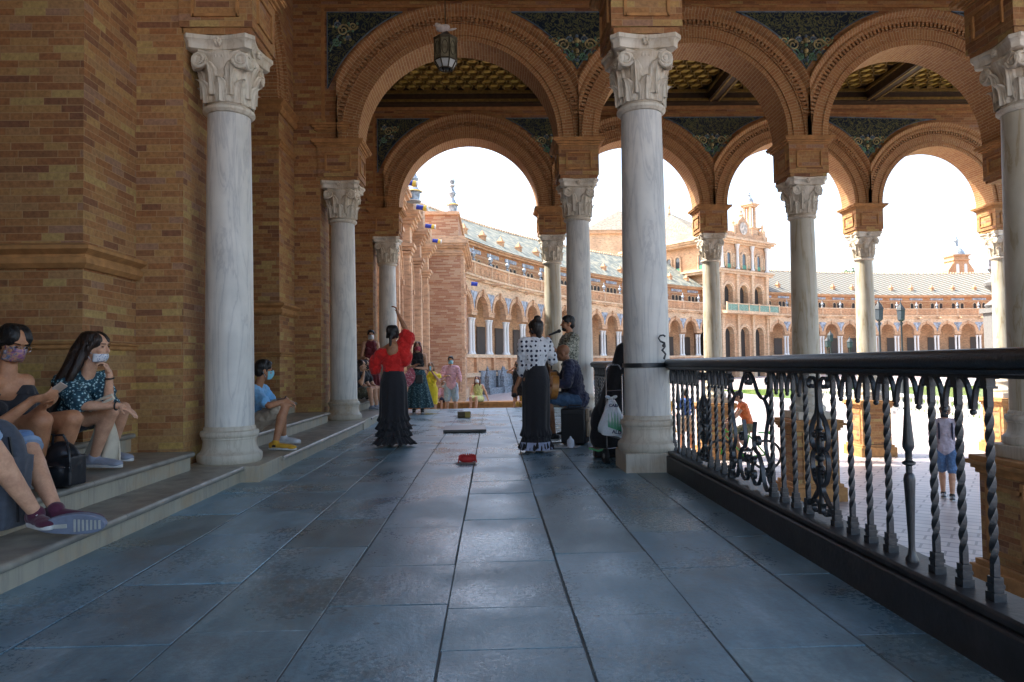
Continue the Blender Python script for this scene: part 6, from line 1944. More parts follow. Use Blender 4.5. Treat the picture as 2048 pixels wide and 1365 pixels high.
# laces and toe caps
# --- tote bag
tb_ = thing('tote_bag', 'cream cloth tote bag hanging between the shins of the long-haired woman', 'bag', at(200, 925, 5.45))
cream = fabric('cream_canvas', (.62, .56, .44))
c = MB()
def tf(u, v):
    top_ = at(196 + 26 * u, 822 + 6 * u, 5.36); bot = at(158 + 84 * u, 932 - 5 * u + 5 * math.sin(9 * u), 5.48)
    p = top_.lerp(bot, v ** .9); p.y += .03 * math.sin(u * 13 + v * 3) * (.4 + v) + .02 * math.sin(v * PI); return p
c.grid(tf, 36, 14)
o = c.build('cloth', cream, tb_); q = o.modifiers.new('s', 'SOLIDIFY'); q.thickness = .012
MB().tube([at(172, 822, 5.3), at(188, 806, 5.16), at(208, 796, 5.10), at(224, 790, 5.08), at(228, 796, 5.1), at(206, 806, 5.1), at(180, 822, 5.2)], .010, 6).build('handle', cream, tb_)
# --- small black backpack on the step
bp = thing('black_backpack', 'small black leather backpack with studded strap on the second step', 'backpack', at(128, 962, 4.72))
c = MB(); bx_ = at(124, 925, 4.62)
lea = plain('black_leather_bag', (.010, .012, .016), .35, var=.3, bump=.2, scale=30)
c.ell(bx_ + V((0, 0, -.02)), (.125, .085, .16)); c.obox(bx_ + V((0, 0, -.05)), (1, -.15, 0), (.15, 1, 0), (0, 0, 1), .118, .075, .095); c.ell(bx_ + V((.0, -.05, -.055)), (.095, .06, .075))
organic('body', c, lea, bp, .008, 5)
MB().tube([bx_ + V((-.05, -.02, .12)), bx_ + V((-.03, -.04, .18)), bx_ + V((.03, -.04, .18)), bx_ + V((.05, -.02, .12))], .008, 6).build('top_handle', lea, bp)
MB().tube([bx_ + V((.07, -.07, .14)), bx_ + V((.10, -.095, .08)), bx_ + V((.11, -.1, .0)), bx_ + V((.10, -.09, -.05))], .009, 6).build('strap', lea, bp)
st_ = MB()
for k in range(9): t_ = k / 8; st_.ell(bx_ + V((.075 + .035 * t_, -.083 - .025 * t_, .14 - .16 * t_)), .005, nu=6, nv=4)
st_.build('stud', chrome, bp)
MB().tube([bx_ + V((-.08, -.10, -.02)), bx_ + V((-.03, -.128, -.01)), bx_ + V((.03, -.128, -.01)), bx_ + V((.08, -.10, -.02))], .003, 5).build('zip', chrome, bp)

# --- person 3, at the left edge: legs, denim capris, maroon trainers
J = dict(pel=at(-190, 930, 3.95), chest=at(-200, 800, 3.85), head=at(-190, 690, 3.85), look=(.9, -.1, -.1), fp=(1, -.05, 0), fc=(1, -.1, 0),
         el=[at(-140, 880, 4.0), at(-180, 900, 3.65)], wr=[at(-60, 900, 4.0), at(-80, 920, 3.7)],
         kn=[at(52, 888, 4.28), at(-38, 872, 3.66)], an=[at(112, 1020, 4.05), at(72, 1028, 3.96)], toe=[at(200, 1038, 3.99), at(90, 1058, 3.90)])
T, P, Mx = person('person cut by the left edge, with bare shins, turned-up denim and maroon trainers', J, 'c', 'k', vox=.008, leg_r=1.16, top=navy, topopt=dict(name='shirt'), bottom=('trousers', denim, .93), shoes=None if False else [None, None] if False else shoe_m)
# cuffs
for k in (0, 1):
    kn, an = J['kn'][k], J['an'][k]; d = (an - kn).normalized(); c0 = kn + d * .01
    MB().tube([c0, c0 + d * .035], .080, 20).build('turn_up', plain('pale_denim_edge', (.25, .36, .52), .8), T)
# sole of the near trainer, turned towards the camera
so1 = MB(); a_ = at(84, 1052, 3.90); b_ = at(206, 1046, 3.92); dd = (b_ - a_).normalized(); uu = V((.1, -.2, .97)).normalized(); nn = dd.cross(uu).normalized()
pts = []
for i in range(28):
    an_ = 2 * PI * i / 28; x = math.cos(an_); y = math.sin(an_)
    pts.append((x, y * (.058 + .012 * x) - .006 * math.cos(2 * an_)))
cm_ = (a_ + b_) / 2; Lh = (b_ - a_).length / 2 + .02
so1.prism(pts, lambda a, b, z: cm_ + dd * a * Lh + uu * b + nn * z, -.014, .02)
sob = so1.build('trainer_sole', plain('grey_blue_rubber', (.17, .20, .27), .6), T, bevel=.004)
tr_ = MB()
for k in range(7):
    x = .12 + k * .12
    tr_.obox(cm_ + dd * x * Lh + nn * (.021 if (cm_ + nn).y < cm_.y else -.015), dd, uu, nn, .005, .036 - k * .002, .003)
tr_.obox(cm_ - dd * .42 * Lh + nn * (.021 if (cm_ + nn).y < cm_.y else -.015), dd, uu, nn, .055, .011, .003)
tr_.build('tread_bar', plain('cream_rubber', (.42, .42, .38), .6), sob)
# grey backpack leaning between the legs
gp = thing('grey_backpack', 'large grey backpack with zip and yellow tab leaning at the left edge', 'backpack', at(28, 1060, 4.05))
gm = fabric('grey_nylon', (.055, .065, .085), sc=30)
c = MB(); b0 = at(-8, 952, 3.98)
c.ell(b0 + V((0, 0, .08)), (.165, .10, .24)); c.obox(b0 + V((0, 0, -.09)), (1, -.1, 0), (.1, 1, 0), (.1, 0, 1), .14, .09, .20); c.ell(b0 + V((.03, -.06, -.1)), (.11, .07, .17))
organic('body', c, gm, gp, .009, 5)
MB().tube([b0 + V((.02, -.10, .20)), b0 + V((.05, -.125, .05)), b0 + V((.03, -.125, -.05))], .004, 5).build('zip', plain('zip_metal', (.3, .3, .32), .4, metal=.8), gp)
MB().tube([b0 + V((.11, -.06, .22)), b0 + V((.15, -.06, .0)), b0 + V((.15, -.04, -.25))], .007, 5).build('piping', blackp, gp)
MB().obox(b0 + V((.06, -.135, -.09)), (1, -.1, .1), (.1, 1, 0), (0, 0, 1), .026, .004, .010).build('tab', plain('yellow_tab', (.65, .55, .03), .6), gp)

# --- seated man in blue
J = dict(pel=at(492, 850, 8.35), chest=at(506, 795, 8.3), neck=at(514, 775, 8.28), head=at(528, 742, 8.28), look=(.83, .52, -.05), hup=(.15, 0, 1), fp=(1, -.12, 0), fc=(.97, .08, 0),
         sh=[at(526, 782, 8.5), at(505, 786, 8.10)], el=[at(548, 806, 8.5), at(538, 812, 7.95)], wr=[at(572, 798, 8.28), at(573, 802, 8.12)],
         hip=[at(498, 852, 8.46), at(496, 855, 8.26)], kn=[at(566, 806, 8.42), at(571, 812, 8.1)], an=[at(567, 875, 8.55), at(551, 887, 8.0)], toe=[at(598, 885, 8.5), at(590, 899, 7.93)])
T, P, Mx = person('man sitting on the steps in light blue T-shirt, khaki shorts and a mustard shoe', J, 'b', 'k', hair='short', mask=m_blue, vox=.008, top=skyblue, topopt=dict(name='tee_shirt', parts='wcs', sleeve=.75, g=.018), bottom=('shorts', khaki, .80), shoes=[shoe_w, shoe_y], belly=.02,
       hands=[dict(d=(.5, -.6, -.3), n=(-.5, -.5, -.5), curl=.8), dict(d=(.7, .4, -.3), n=(-.2, .4, -.9), curl=.7)])
MB().tube([J['wr'][0] + V((.0, .028 * math.cos(a), .028 * math.sin(a))) for a in [2 * PI * i / 14 for i in range(14)]], .007, 6, closed=True).build('watch_strap', strapm, T)
MB().lathe(J['an'][1] + V((0, 0, -.04)), [(.045, 0), (.044, .05), (.041, .052)], 14).build('sock', blackf, T)

def stand(x, y, z0, h, f, lean=(0, 0, 0), el=None, wr=None, step=.0, headoff=(0, 0, 0), look=None, spread=.10):
    """upright figure of height h standing at (x, y, z0)"""
    k = h / 1.72; f = V((f[0], f[1], 0)).normalized(); r_ = V((f.y, -f.x, 0)); b = V((x, y, z0)); L = V(lean)
    J = dict(pel=b + V((0, 0, .92 * k)), chest=b + V((0, 0, 1.32 * k)) + L, fp=f, fc=f)
    J['neck'] = J['chest'] + V((0, 0, .13 * k)); J['head'] = b + V((0, 0, 1.60 * k)) + L * 1.2 + f * .03 * k + V(headoff); J['look'] = V(look) if look else f
    J['sh'] = [J['chest'] + V((0, 0, .07 * k)) - r_ * .165 * k, J['chest'] + V((0, 0, .07 * k)) + r_ * .165 * k]
    J['hip'] = [J['pel'] - r_ * .09 * k, J['pel'] + r_ * .09 * k]
    J['an'] = [b - r_ * spread * k + f * step * k + V((0, 0, .075 * k)), b + r_ * spread * k - f * step * k + V((0, 0, .075 * k))]
    J['kn'] = [(J['hip'][q] + J['an'][q]) / 2 + f * .03 * k + V((0, 0, .02)) for q in (0, 1)]
    J['toe'] = [a + f * .17 * k - V((0, 0, .05 * k)) for a in J['an']]
    J['el'] = el or [J['sh'][0] + V((0, 0, -.29 * k)) - r_ * .06, J['sh'][1] + V((0, 0, -.29 * k)) + r_ * .06]
    J['wr'] = wr or [J['el'][0] + V((0, 0, -.24 * k)) + f * .06, J['el'][1] + V((0, 0, -.24 * k)) + f * .06]
    return J
def limb(J, k, el, wr): J['el'][k] = V(el); J['wr'][k] = V(wr)

# --- dancer in red
J = stand(-1.345, 9.5, 0, 1.66, (.12, 1), el=[V((-1.60, 9.56, 1.12)), at(812, 660, 9.52)], wr=[V((-1.42, 9.76, 1.20)), at(796, 628, 9.58)], headoff=(-.01, -.02, -.02))
J['sh'][1] = at(803, 697, 9.5); J['sh'][0] = at(764, 703, 9.5)
T, P, Mx = person('flamenco dancer seen from behind in a red blouse and black ruffled skirt, one arm raised', J, 'b', 'k', hair='tail', vox=.008, s=.95, head_s=.98, face=False, shoes=shoe_k,
       hands=[dict(curl=.6), dict(d=(-.25, .0, .95), n=(-.9, -.2, .1), curl=.75, side=-1)])
c = MB()
c.ell(J['chest'] - V((0, 0, .10)), (.165, .125, .17)); c.ell(J['pel'] + V((0, 0, .14)), (.145, .115, .12)); c.cap(J['sh'][0] - V((0, 0, .05)), J['sh'][1] - V((0, 0, .05)), .085, .085, 16)
c.cap(J['sh'][1] - V((0, 0, .02)), J['el'][1] - V((.012, 0, .06)), .085, .072, 16); c.cap(J['sh'][1] + V((.03, 0, -.05)), J['el'][1] - V((-.035, 0, .11)), .08, .085, 16); c.ell(J['sh'][1] + V((.04, .0, -.10)), (.10, .10, .16))
c.cap(J['sh'][0] - V((.01, 0, .03)), J['el'][0], .078, .085, 16); c.cap(J['el'][0] + V((0, 0, .04)), J['el'][0] - V((0, 0, .07)), .085, .08, 16)
organic('red_blouse', c, redc, T, .008, 4, fold=.04)
# low neckline at the back: skin shows
c = MB(); c.ell(J['chest'] + V((0, -.055, .03)), (.085, .085, .115)); c.cap(J['chest'] + V((0, -.02, .04)), J['neck'], .07, .052); organic('bare_back', c, SK['b'], T, .008, 3)
skirt(T, 'black_skirt', blackc, V((-1.345, 9.5, 0)), V((-1.34, 9.46, 0)), .135, .182, .195, (1.02, .045), folds=11, amp=.020, ruffles=((.60, .70, .03), (.70, .80, .04), (.80, .90, .055), (.90, 1.0, .08)), wfac=.9)
fn2 = thing('patterned_shawl', 'pink patterned fan held at the hip of the dancer in red', 'fan', at(816, 742, 9.6))
mb = MB()
for k in range(9):
    a0_ = R(-70 + k * 13); a1_ = R(-70 + (k + 1) * 13); c0 = at(806, 752, 9.68)
    mb.quad(c0, c0 + V((math.cos(a0_) * .17, .012 * (k % 2), math.sin(a0_) * .17)), c0 + V((math.cos(a1_) * .17, .012 * ((k + 1) % 2), math.sin(a1_) * .17)))
o = mb.build('leaf', spotted('pink_print', (.45, .10, .13), (.6, .4, .4), 50, .35), fn2, smooth=0); o.modifiers.new('s', 'SOLIDIFY').thickness = .004

# --- dancer in polka dots
J = stand(.535, 8.6, 0, 1.66, (-.35, .94), el=[at(1045, 748, 8.66), V((.76, 8.74, 1.12))], wr=[at(1031, 776, 8.66), V((.74, 8.9, 1.30))], lean=(.0, 0, 0), headoff=(.02, 0, -.03), look=(-.55, .83, -.05), spread=.07)
T, P, Mx = person('woman seen from behind in a polka-dot blouse and long black skirt with pale hem', J, 'b', 'b', hair='bun', vox=.008, s=.95, head_s=.98, face=True, shoes=shoe_k,
       hands=[dict(d=(-.3, 0, -.95), n=(.8, .3, 0), curl=.7), dict(d=(-.1, .2, .95), n=(-.8, .2, 0), curl=.3)],
       top=polka, topopt=dict(name='blouse', parts='wcs', sleeve=.95, g=.018, collar=False, puff=.006))
nkm = MB().lathe(J['neck'] - V((0, 0, .05)), [(.085, -.03), (.072, 0), (.064, .03), (.062, .055), (.058, .055)], 20).build('neck_scarf', navy, T)
skirt(T, 'long_skirt', blackc, V((.54, 8.6, 0)), V((.52, 8.6, 0)), .125, .172, .165, (1.06, .05), folds=9, amp=.016, ruffles=((.74, .86, .03), (.86, 1.0, .045)), wfac=.92)
skirt(T, 'pale_hem', plain('lilac_frill', (.36, .40, .55), .8), V((.52, 8.6, 0)), V((.52, 8.6, 0)), .19, .19, .205, (.13, .035), folds=16, amp=.014, wfac=.95)
ct = MB().ell(J['wr'][0] + V((-.02, -.03, -.09)), (.035, .05, .03)); tag(ct.build('castanet', blackp), 'black castanet in the lowered hand of the polka-dot dancer', 'castanet')

# --- singer
J = stand(1.17, 10.4, 0, 1.80, (-.95, -.30), el=[V((1.02, 10.12, 1.16)), V((1.02, 10.6, 1.16))], wr=[V((.86, 10.22, 1.36)), V((.88, 10.40, 1.36))], look=(-.98, -.15, .02))
T, P, Mx = person('dark-haired bearded singer in a patterned shirt, in profile at the microphone', J, 'b', 'k', hair='short', vox=.009, beard=True, shoes=shoe_k, top=batik, topopt=dict(name='shirt', parts='wcps', sleeve=.8, g=.022), bottom=('trousers', navy),
       hands=[dict(d=(-.2, .3, .9), n=(.1, .9, 0), curl=.2), dict(d=(-.2, -.3, .9), n=(.1, -.9, 0), curl=.2)])
mc = thing('microphone_stand', 'black microphone on a stand in front of the singer', 'microphone', (.86, 10.1, 0))
MB().tube([(.86, 10.1, .02), (.86, 10.1, 1.46)], .010, 8).lathe((.86, 10.1, .0), [(.13, 0), (.13, .012), (.03, .03)], 16).build('stand', blackp, mc)
MB().tube([(.83, 10.1, 1.50), (.97, 10.12, 1.555)], [.013, .019], 8).ell((.985, 10.12, 1.56), (.030, .026, .028)).build('microphone', blackp, mc)

# --- guitarist
J = dict(pel=V((1.20, 9.86, .58)), chest=V((1.12, 9.76, .97)), head=V((.99, 9.68, 1.235)), neck=V((1.06, 9.73, 1.10)), look=(-.92, .28, -.22), hup=(-.25, 0, 1), fp=(-1, -.05, 0), fc=(-.9, .25, -.0),
         sh=[V((1.06, 9.60, 1.05)), V((1.14, 9.92, 1.05))], el=[V((1.02, 9.48, .82)), V((.98, 10.05, .82))], wr=[V((.86, 9.50, .80)), V((.84, 10.1, 1.0))],
         hip=[V((1.18, 9.74, .56)), V((1.18, 9.94, .56))], kn=[V((.76, 9.64, .60)), V((.78, 9.95, .62))], an=[V((.84, 9.66, .09)), V((.74, 9.95, .09))], toe=[V((.66, 9.62, .04)), V((.58, 9.95, .04))])
T, P, Mx = person('bald seated guitarist in a navy shirt and jeans, back to the camera', J, 'd', 'k', hair='bald', vox=.009, top=navy, topopt=dict(name='shirt', parts='wcps', sleeve=1.6, g=.03), bottom=('trousers', fabric('dark_jeans', (.03, .075, .15))), shoes=shoe_k, belly=.03, wide=1.12)
stl = thing('stool', 'black stool under the bald guitarist', 'stool', (1.2, 9.9, 0))
MB().lathe((1.2, 9.9, .40), [(.0, 0), (.18, .0), (.19, .03), (.18, .06), (0, .065)], 24).build('seat', blackp, stl)
for q in range(4): MB().tube([(1.2 + .12 * math.cos(q * PI / 2 + .5), 9.9 + .12 * math.sin(q * PI / 2 + .5), .4), (1.2 + .17 * math.cos(q * PI / 2 + .5), 9.9 + .17 * math.sin(q * PI / 2 + .5), 0)], .011, 6).build('leg', blackp, stl)
gt = thing('guitar', 'orange-brown acoustic guitar on the lap of the bald guitarist', 'guitar', (.84, 9.68, .7))
gd = V((0, .80, .50)).normalized(); gn = V((-1, -.25, 0)).normalized(); gs = gn.cross(gd).normalized(); gc = V((.84, 9.60, .80))
pts = []
for i in range(40):
    a = 2 * PI * i / 40; x = math.cos(a); y = math.sin(a)
    wdt = .185 if x < 0 else .14
    pts.append((x * .245, y * (wdt - .05 * math.exp(-((x - .12) / .28) ** 2))))
wood = plain('honey_guitar_wood', (.42, .19, .05), .3, var=.2)
MB().prism(pts, lambda a, b, d: gc + gd * a + gs * b + gn * d, -.048, .048).build('body', wood, gt, bevel=.004)
MB().lathe(gc + gd * .06 + gn * .049, [(.0, 0), (.045, .0), (.05, .002), (0, .003)], 20, M=Matrix((gd, gs, gn)).transposed()).build('sound_hole', M['dark'], gt)
MB().obox(gc + gd * .46 + gn * .052, gd, gs, gn, .26, .026, .012).build('neck', M['wood'], gt)
MB().obox(gc + gd * .78 + gn * .045, gd, gs, gn, .07, .036, .01).build('headstock', M['wood'], gt)

# --- gig bag and plastic bag
gb2 = thing('gig_bag', 'tall black padded instrument bag leaning on the trolley beside the grey column', 'bag', (1.4, 7.95, 0))
c = MB()
c.cap((1.46, 7.72, 1.22), (1.43, 7.80, .95), .085, .12); c.cap((1.43, 7.8, 1.0), (1.38, 7.92, .55), .12, .20); c.ell((1.36, 7.96, .40), (.25, .15, .30)); c.ell((1.34, 7.96, .24), (.24, .14, .22)); c.obox((1.30, 7.98, .10), (1, 0, 0), (0, 1, 0), (0, 0, 1), .15, .09, .095)
c.obox((1.50, 7.76, 1.26), (1, 0, 0), (0, 1, 0), (.1, 0, 1), .055, .05, .05)
organic('body', c, blackf, gb2, .012, 6)
MB().tube([(1.28, 7.80, .78), (1.33, 7.775, .6), (1.30, 7.80, .45), (1.25, 7.82, .35)], .006, 6).build('zip', plain('dark_zip', (.06, .06, .06), .4), gb2)
MB().tube([(1.43, 7.70, .98), (1.445, 7.68, .95), (1.44, 7.69, .92)], .008, 6).build('buckle', chrome, gb2)
pb_ = thing('plastic_bag', 'white plastic carrier bag with green print hanging from the trolley handle', 'carrier bag', (1.27, 7.42, .3))
pm = NT('thin_white_plastic'); pm.col((.62, .66, .70)).rough(.35); pm.b.inputs['Subsurface Weight'].default_value = .2; pm.bump(pm.noise(16, 4, .6, vec=pm.obj(), dist=1.5), .8, .02); pm = pm.m
c = MB()
def bf(u, v):
    a = 2 * PI * u; w_ = .035 + .135 * min(1, v * 1.12) ** .9; dp = .03 + .06 * math.sin(min(1, v) * PI * .55)
    rip = 1 + .06 * math.sin(7 * a + 6 * v)
    return V((1.272 + .03 * v + w_ * math.cos(a) * rip, 7.44 + dp * math.sin(a) * rip, .69 - .38 * v - .05 * v * math.cos(a) - .03 * v * abs(math.sin(2 * a)) * (v > .9)))
c.grid(bf, 40, 20, close_u=True); c.add([bf(i / 40, 1) for i in range(40)], [list(range(40))])
c.build('bag', pm, pb_, smooth=60)
c = MB()
for s_ in (-1, 1): c.ell((1.272 + s_ * .035, 7.44, .715), (.032, .012, .018), M=Matrix.Rotation(-s_ * .3, 3, 'Y'))
c.ell((1.272, 7.44, .70), (.02, .02, .02)); c.build('knot', pm, pb_)
gr = MB()   # green print: jagged strokes following the front of the bag
rr = random.Random(5)
def front(x, z, out=.006):
    v_ = (.69 - z) / .38; w_ = .035 + .135 * min(1, max(0, v_)) ** .9; dp = .03 + .06 * math.sin(min(1, max(0, v_)) * PI * .55); cx_ = 1.272 + .03 * v_
    q = max(-.96, min(.96, (x - cx_) / w_)); return V((x, 7.44 - dp * 1.10 * math.sqrt(1 - q * q) - out, z))
for k in range(15):
    x = 1.215 + k * .0095; zt_ = .53 + .06 * math.sin(k * 1.9) - abs(k - 7) * .006; zb_ = .405 - k * .0035
    gr.quad(front(x, zb_), front(x + .0085, zb_ - .003), front(x + .006, zt_ - .02), front(x + .003, zt_))
gr.build('green_print', plain('green_print_ink', (.01, .30, .13), .4), pb_, smooth=0)
def text(body, size, c, r_, mat, parent, name='lettering', tilt=0):
    fc = bpy.data.curves.new('t', 'FONT'); fc.body = body; fc.size = size; fc.extrude = .0008; fc.align_x = 'CENTER'; fc.offset = .0015
    to = bpy.data.objects.new('tmp', fc); COL.objects.link(to); bpy.context.view_layer.update()
    me = bpy.data.meshes.new_from_object(to.evaluated_get(bpy.context.evaluated_depsgraph_get())); bpy.data.objects.remove(to)
    me.materials.clear(); me.materials.append(mat); me.transform(r_); me.transform(Matrix.Translation(V(c) - wloc(parent)))
    o = bpy.data.objects.new(name, me); COL.objects.link(o); o.parent = parent; return o
ink = plain('navy_ink', (.01, .02, .09), .4)
rx90 = Matrix.Rotation(R(90), 4, 'X')
text('ALD', .052, front(1.30, .335, .02), Matrix.Rotation(R(8), 4, 'Y') @ rx90, ink, pb_)
text('CABI', .045, front(1.28, .615, .02), Matrix.Rotation(R(2), 4, 'Y') @ rx90, ink, pb_)

# --- onlookers beyond
def seat(x, y, zs, f, h=1.65, zf=None, arms=None, look=None, lean=.05, kz=None, reach=.46):
    k = h / 1.72; f = V((f[0], f[1], 0)).normalized(); r_ = V((f.y, -f.x, 0)); b = V((x, y, zs))
    J = dict(pel=b + V((0, 0, .10 * k)), chest=b + f * lean + V((0, 0, .48 * k)), fp=f, fc=f)
    J['neck'] = J['chest'] + V((0, 0, .13 * k)) + f * .02; J['head'] = J['chest'] + V((0, 0, .28 * k)) + f * .06; J['look'] = V(look) if look else f
    J['sh'] = [J['chest'] + V((0, 0, .07 * k)) - r_ * .165 * k, J['chest'] + V((0, 0, .07 * k)) + r_ * .165 * k]
    zf = zs - .34 if zf is None else zf
    J['hip'] = [J['pel'] - r_ * .09 * k, J['pel'] + r_ * .09 * k]
    kz = kz or max(zs + .12, zf + .47 * k)
    J['kn'] = [b - r_ * .10 * k + f * reach * k + V((0, 0, kz - zs)), b + r_ * .10 * k + f * reach * k + V((0, 0, kz - zs))]
    J['an'] = [V((q.x, q.y, zf + .07)) + f * .04 for q in J['kn']]; J['toe'] = [a + f * .17 - V((0, 0, .05)) for a in J['an']]
    J['el'] = [J['sh'][q] + f * .12 - V((0, 0, .25)) + r_ * (.05 if q else -.05) for q in (0, 1)]; J['wr'] = [J['kn'][q] + V((0, 0, .05)) - f * .10 for q in (0, 1)]
    return J
OG = 'people watching from the far end of the gallery'
J = stand(-2.83, 16.3, .325, 1.60, (.35, -.94), el=[V((-2.62, 16.2, 1.30)), V((-3.03, 16.2, 1.30))], wr=[V((-2.74, 16.05, 1.26)), V((-2.9, 16.05, 1.28))])
T, P, Mx = person('woman in a dark maroon dress and white mask standing on the steps', J, 'c', 'k', hair='short', mask=m_white, vox=.010, shoes=shoe_k, top=maroon, topopt=dict(name='vest', parts='wc', sleeve=0, g=.014), group=OG, bust=.02)
skirt(T, 'maroon_skirt', maroon, V((-2.83, 16.3, 0)), V((-2.83, 16.3, 0)), .14, .19, .26, (1.28, .52), amp=.02)
MB().obox((-2.74, 16.0, 1.08), (1, 0, .2), (0, 1, 0), (0, 0, 1), .05, .04, .13).build('pouch', whitec, T, bevel=.02)
J = seat(-2.98, 15.2, .40, (.9, -.35), 1.62, zf=.155, look=(.9, -.4, 0), lean=.10); J['wr'][1] = J['head'] + V((.06, -.05, -.13)); J['el'][1] = J['sh'][1] + V((.15, -.08, -.2))
T, P, Mx = person('seated girl with a hand to her mouth, nearest the second left column', J, 'c', 'b', hair='wavy', vox=.010, top=blackc, topopt=dict(name='top', parts='wcs', sleeve=.5), bottom=('shorts', dotsk, .7), shoes=[shoe_g, shoe_g], group=OG)
J = seat(-2.98, 15.75, .40, (.9, -.35), 1.62, zf=.155, look=(.8, -.6, 0), lean=.10)
T, P, Mx = person('seated girl in a black mask, half hidden beside the girl touching her mouth', J, 'c', 'b', hair='wavy', mask=m_black, vox=.010, top=blackc, topopt=dict(name='top', parts='wcs', sleeve=.5), bottom=('shorts', blackc, .6), shoes=shoe_g, group=OG)
J = stand(-1.73, 16.2, 0, 1.64, (.1, -1), el=[V((-1.52, 16.1, 1.02)), V((-1.94, 16.1, 1.02))], wr=[V((-1.72, 15.96, 1.04)), V((-1.76, 15.98, 1.10))])
T, P, Mx = person('woman in a black vest, long teal print skirt and red mask, arms folded', J, 'c', 'r', hair='wavy', mask=m_red, vox=.010, top=blackc, topopt=dict(name='vest', parts='wc', sleeve=0), shoes=shoe_k, group=OG, bust=.02)
skirt(T, 'teal_skirt', tealp, V((-1.73, 16.2, 0)), V((-1.70, 16.2, 0)), .14, .19, .34, (1.02, .12), amp=.035, folds=10)
MB().obox((-1.68, 16.02, .78), (1, 0, 0), (0, 1, 0), (0, 0, 1), .085, .04, .10).build('shoulder_bag', shoe_k, T, bevel=.02)
J = stand(-1.66, 18.8, -.42, 1.58, (.1, -1), el=[V((-1.42, 18.65, .66)), V((-1.90, 18.65, .66))], wr=[V((-1.60, 18.5, .92)), V((-1.70, 18.5, .94))])
T, P, Mx = person('woman in a tight yellow dress with puffed sleeves holding up a drink', J, 'c', 'l', hair='long', mask=None, vox=.010, top=yellowc, topopt=dict(name='dress_top', parts='wcp', sleeve=.0), shoes=shoe_w, group=OG, bust=.02)
skirt(T, 'dress_skirt', yellowc, V((-1.66, 18.8, 0)), V((-1.66, 18.8, 0)), .14, .19, .17, (.55, .05), amp=.004)
c = MB()
for q in (0, 1):
    for k in range(9):
        a = k * .7; c.ell(J['sh'][q].lerp(J['el'][q], .35) + V((.05 * math.cos(a), .05 * math.sin(a), .035 * math.sin(a * 2.3))), (.062, .062, .055), nu=10, nv=6)
organic('puffed_sleeves', c, yellowc, T, .012, 1)
MB().lathe((-1.64, 18.42, .95), [(.02, 0), (.028, .11), (.02, .12)], 10).build('cup', m_blue, T)
J = stand(-1.16, 19.5, -.42, 1.76, (.05, -1), el=[V((-.92, 19.45, .76)), V((-1.44, 19.42, .76))], wr=[V((-.90, 19.35, .50)), V((-1.24, 19.2, .80))], spread=.13)
T, P, Mx = person('man in a pale pink shirt, light denim shorts and blue mask', J, 'c', 'b', hair='short', mask=m_blue, vox=.010, top=pinkc, topopt=dict(name='shirt', parts='wcps', sleeve=1.35, g=.022), bottom=('shorts', palej, .88), shoes=shoe_w, group=OG)
MB().obox(J['wr'][1] + V((.05, -.03, .02)), (1, 0, 0), (0, 1, .3), (0, 0, 1), .05, .03, .006).build('phone', blackp, T)
J = seat(-1.56, 22.3, -.09, (.05, -1), 1.25, zf=-.42)
T, P, Mx = person('masked child in pink sitting on the ledge behind the man in the pink shirt', J, 'c', 'l', hair='short', mask=m_white, vox=.010, top=pinkc, topopt=dict(name='shirt', parts='wcs', sleeve=.6), bottom=('trousers', navy), shoes=shoe_w, group=OG, s=.8, head_s=.95)
J = seat(-.45, 22.35, -.09, (-.35, -.9), 1.58, zf=-.38, look=(-.2, -1, .1)); J['wr'][0] = V((-.16, 22.25, .02)); J['el'][0] = V((-.24, 22.3, .25))
T, P, Mx = person('woman in a pale lime dress and white mask sitting on the terracotta ledge', J, 'c', 'r', hair='wavy', mask=m_white, vox=.010, top=paley, topopt=dict(name='dress_top', parts='wcp', sleeve=0), bottom=('trousers', paley, .9), shoes=shoe_w, group=OG)
J = stand(.70, 19.0, -.42, 1.60, (-.1, -1), el=[V((.98, 18.9, .84)), V((.42, 18.9, .88))], wr=[V((.78, 18.72, 1.02)), V((.62, 18.72, 1.02))])
T, P, Mx = person('woman in black taking a photograph, left of the polka-dot dancer', J, 'c', 'l', hair='long', vox=.010, top=blackc, topopt=dict(name='vest', parts='wcp', sleeve=0), bottom=('shorts', blackc, .4), shoes=shoe_w, group=OG)
MB().obox((.70, 18.66, 1.05), (1, 0, 0), (0, 1, 0), (0, 0, 1), .075, .03, .045).build('camera', blackp, T, bevel=.008)
J = seat(1.0, 18.9, -.25, (-.6, -.8), 1.6, zf=-.42)
T, P, Mx = person('person in ochre clothes sitting behind the polka-dot skirt', J, 'c', 'k', hair='short', vox=.011, top=fabric('ochre_cotton', (.50, .30, .05)), topopt=dict(name='shirt', parts='wcps', sleeve=.6), bottom=('trousers', fabric('ochre_trousers', (.48, .30, .06))), shoes=shoe_k, group=OG)

# --- on the plaza: boy, cyclist, two walkers
J = stand(8.02, 12.15, GZ, 1.64, (-.55, -.83), step=.12, look=(-.8, -.6, -.05), spread=.07)
T, P, Mx = person('boy in a white T-shirt, denim shorts and black mask walking on the shaded paving', J, 'c', 'l', hair='short', mask=m_black, vox=.009, top=fabric('pale_lilac_tee', (.52, .46, .54)), topopt=dict(name='tee_shirt', parts='wcps', sleeve=.75, g=.02), bottom=('shorts', denim, .95), shoes=shoe_k)
c = MB()
for q in (-1, 1):
    s_ = J['chest'] + V((.83 * q * .10, -.55 * q * .10, 0))
    c.tube([s_ + V((.03, .06, .11)), s_ + V((-.06, -.09, .06)), s_ + V((-.07, -.11, -.10)), s_ + V((-.02, -.03, -.26))], .016, 6)
c.build('backpack_strap', navy, T)
MB().ell(J['chest'] + V((.11, .16, -.10)), (.15, .12, .22)).build('backpack', navy, T)

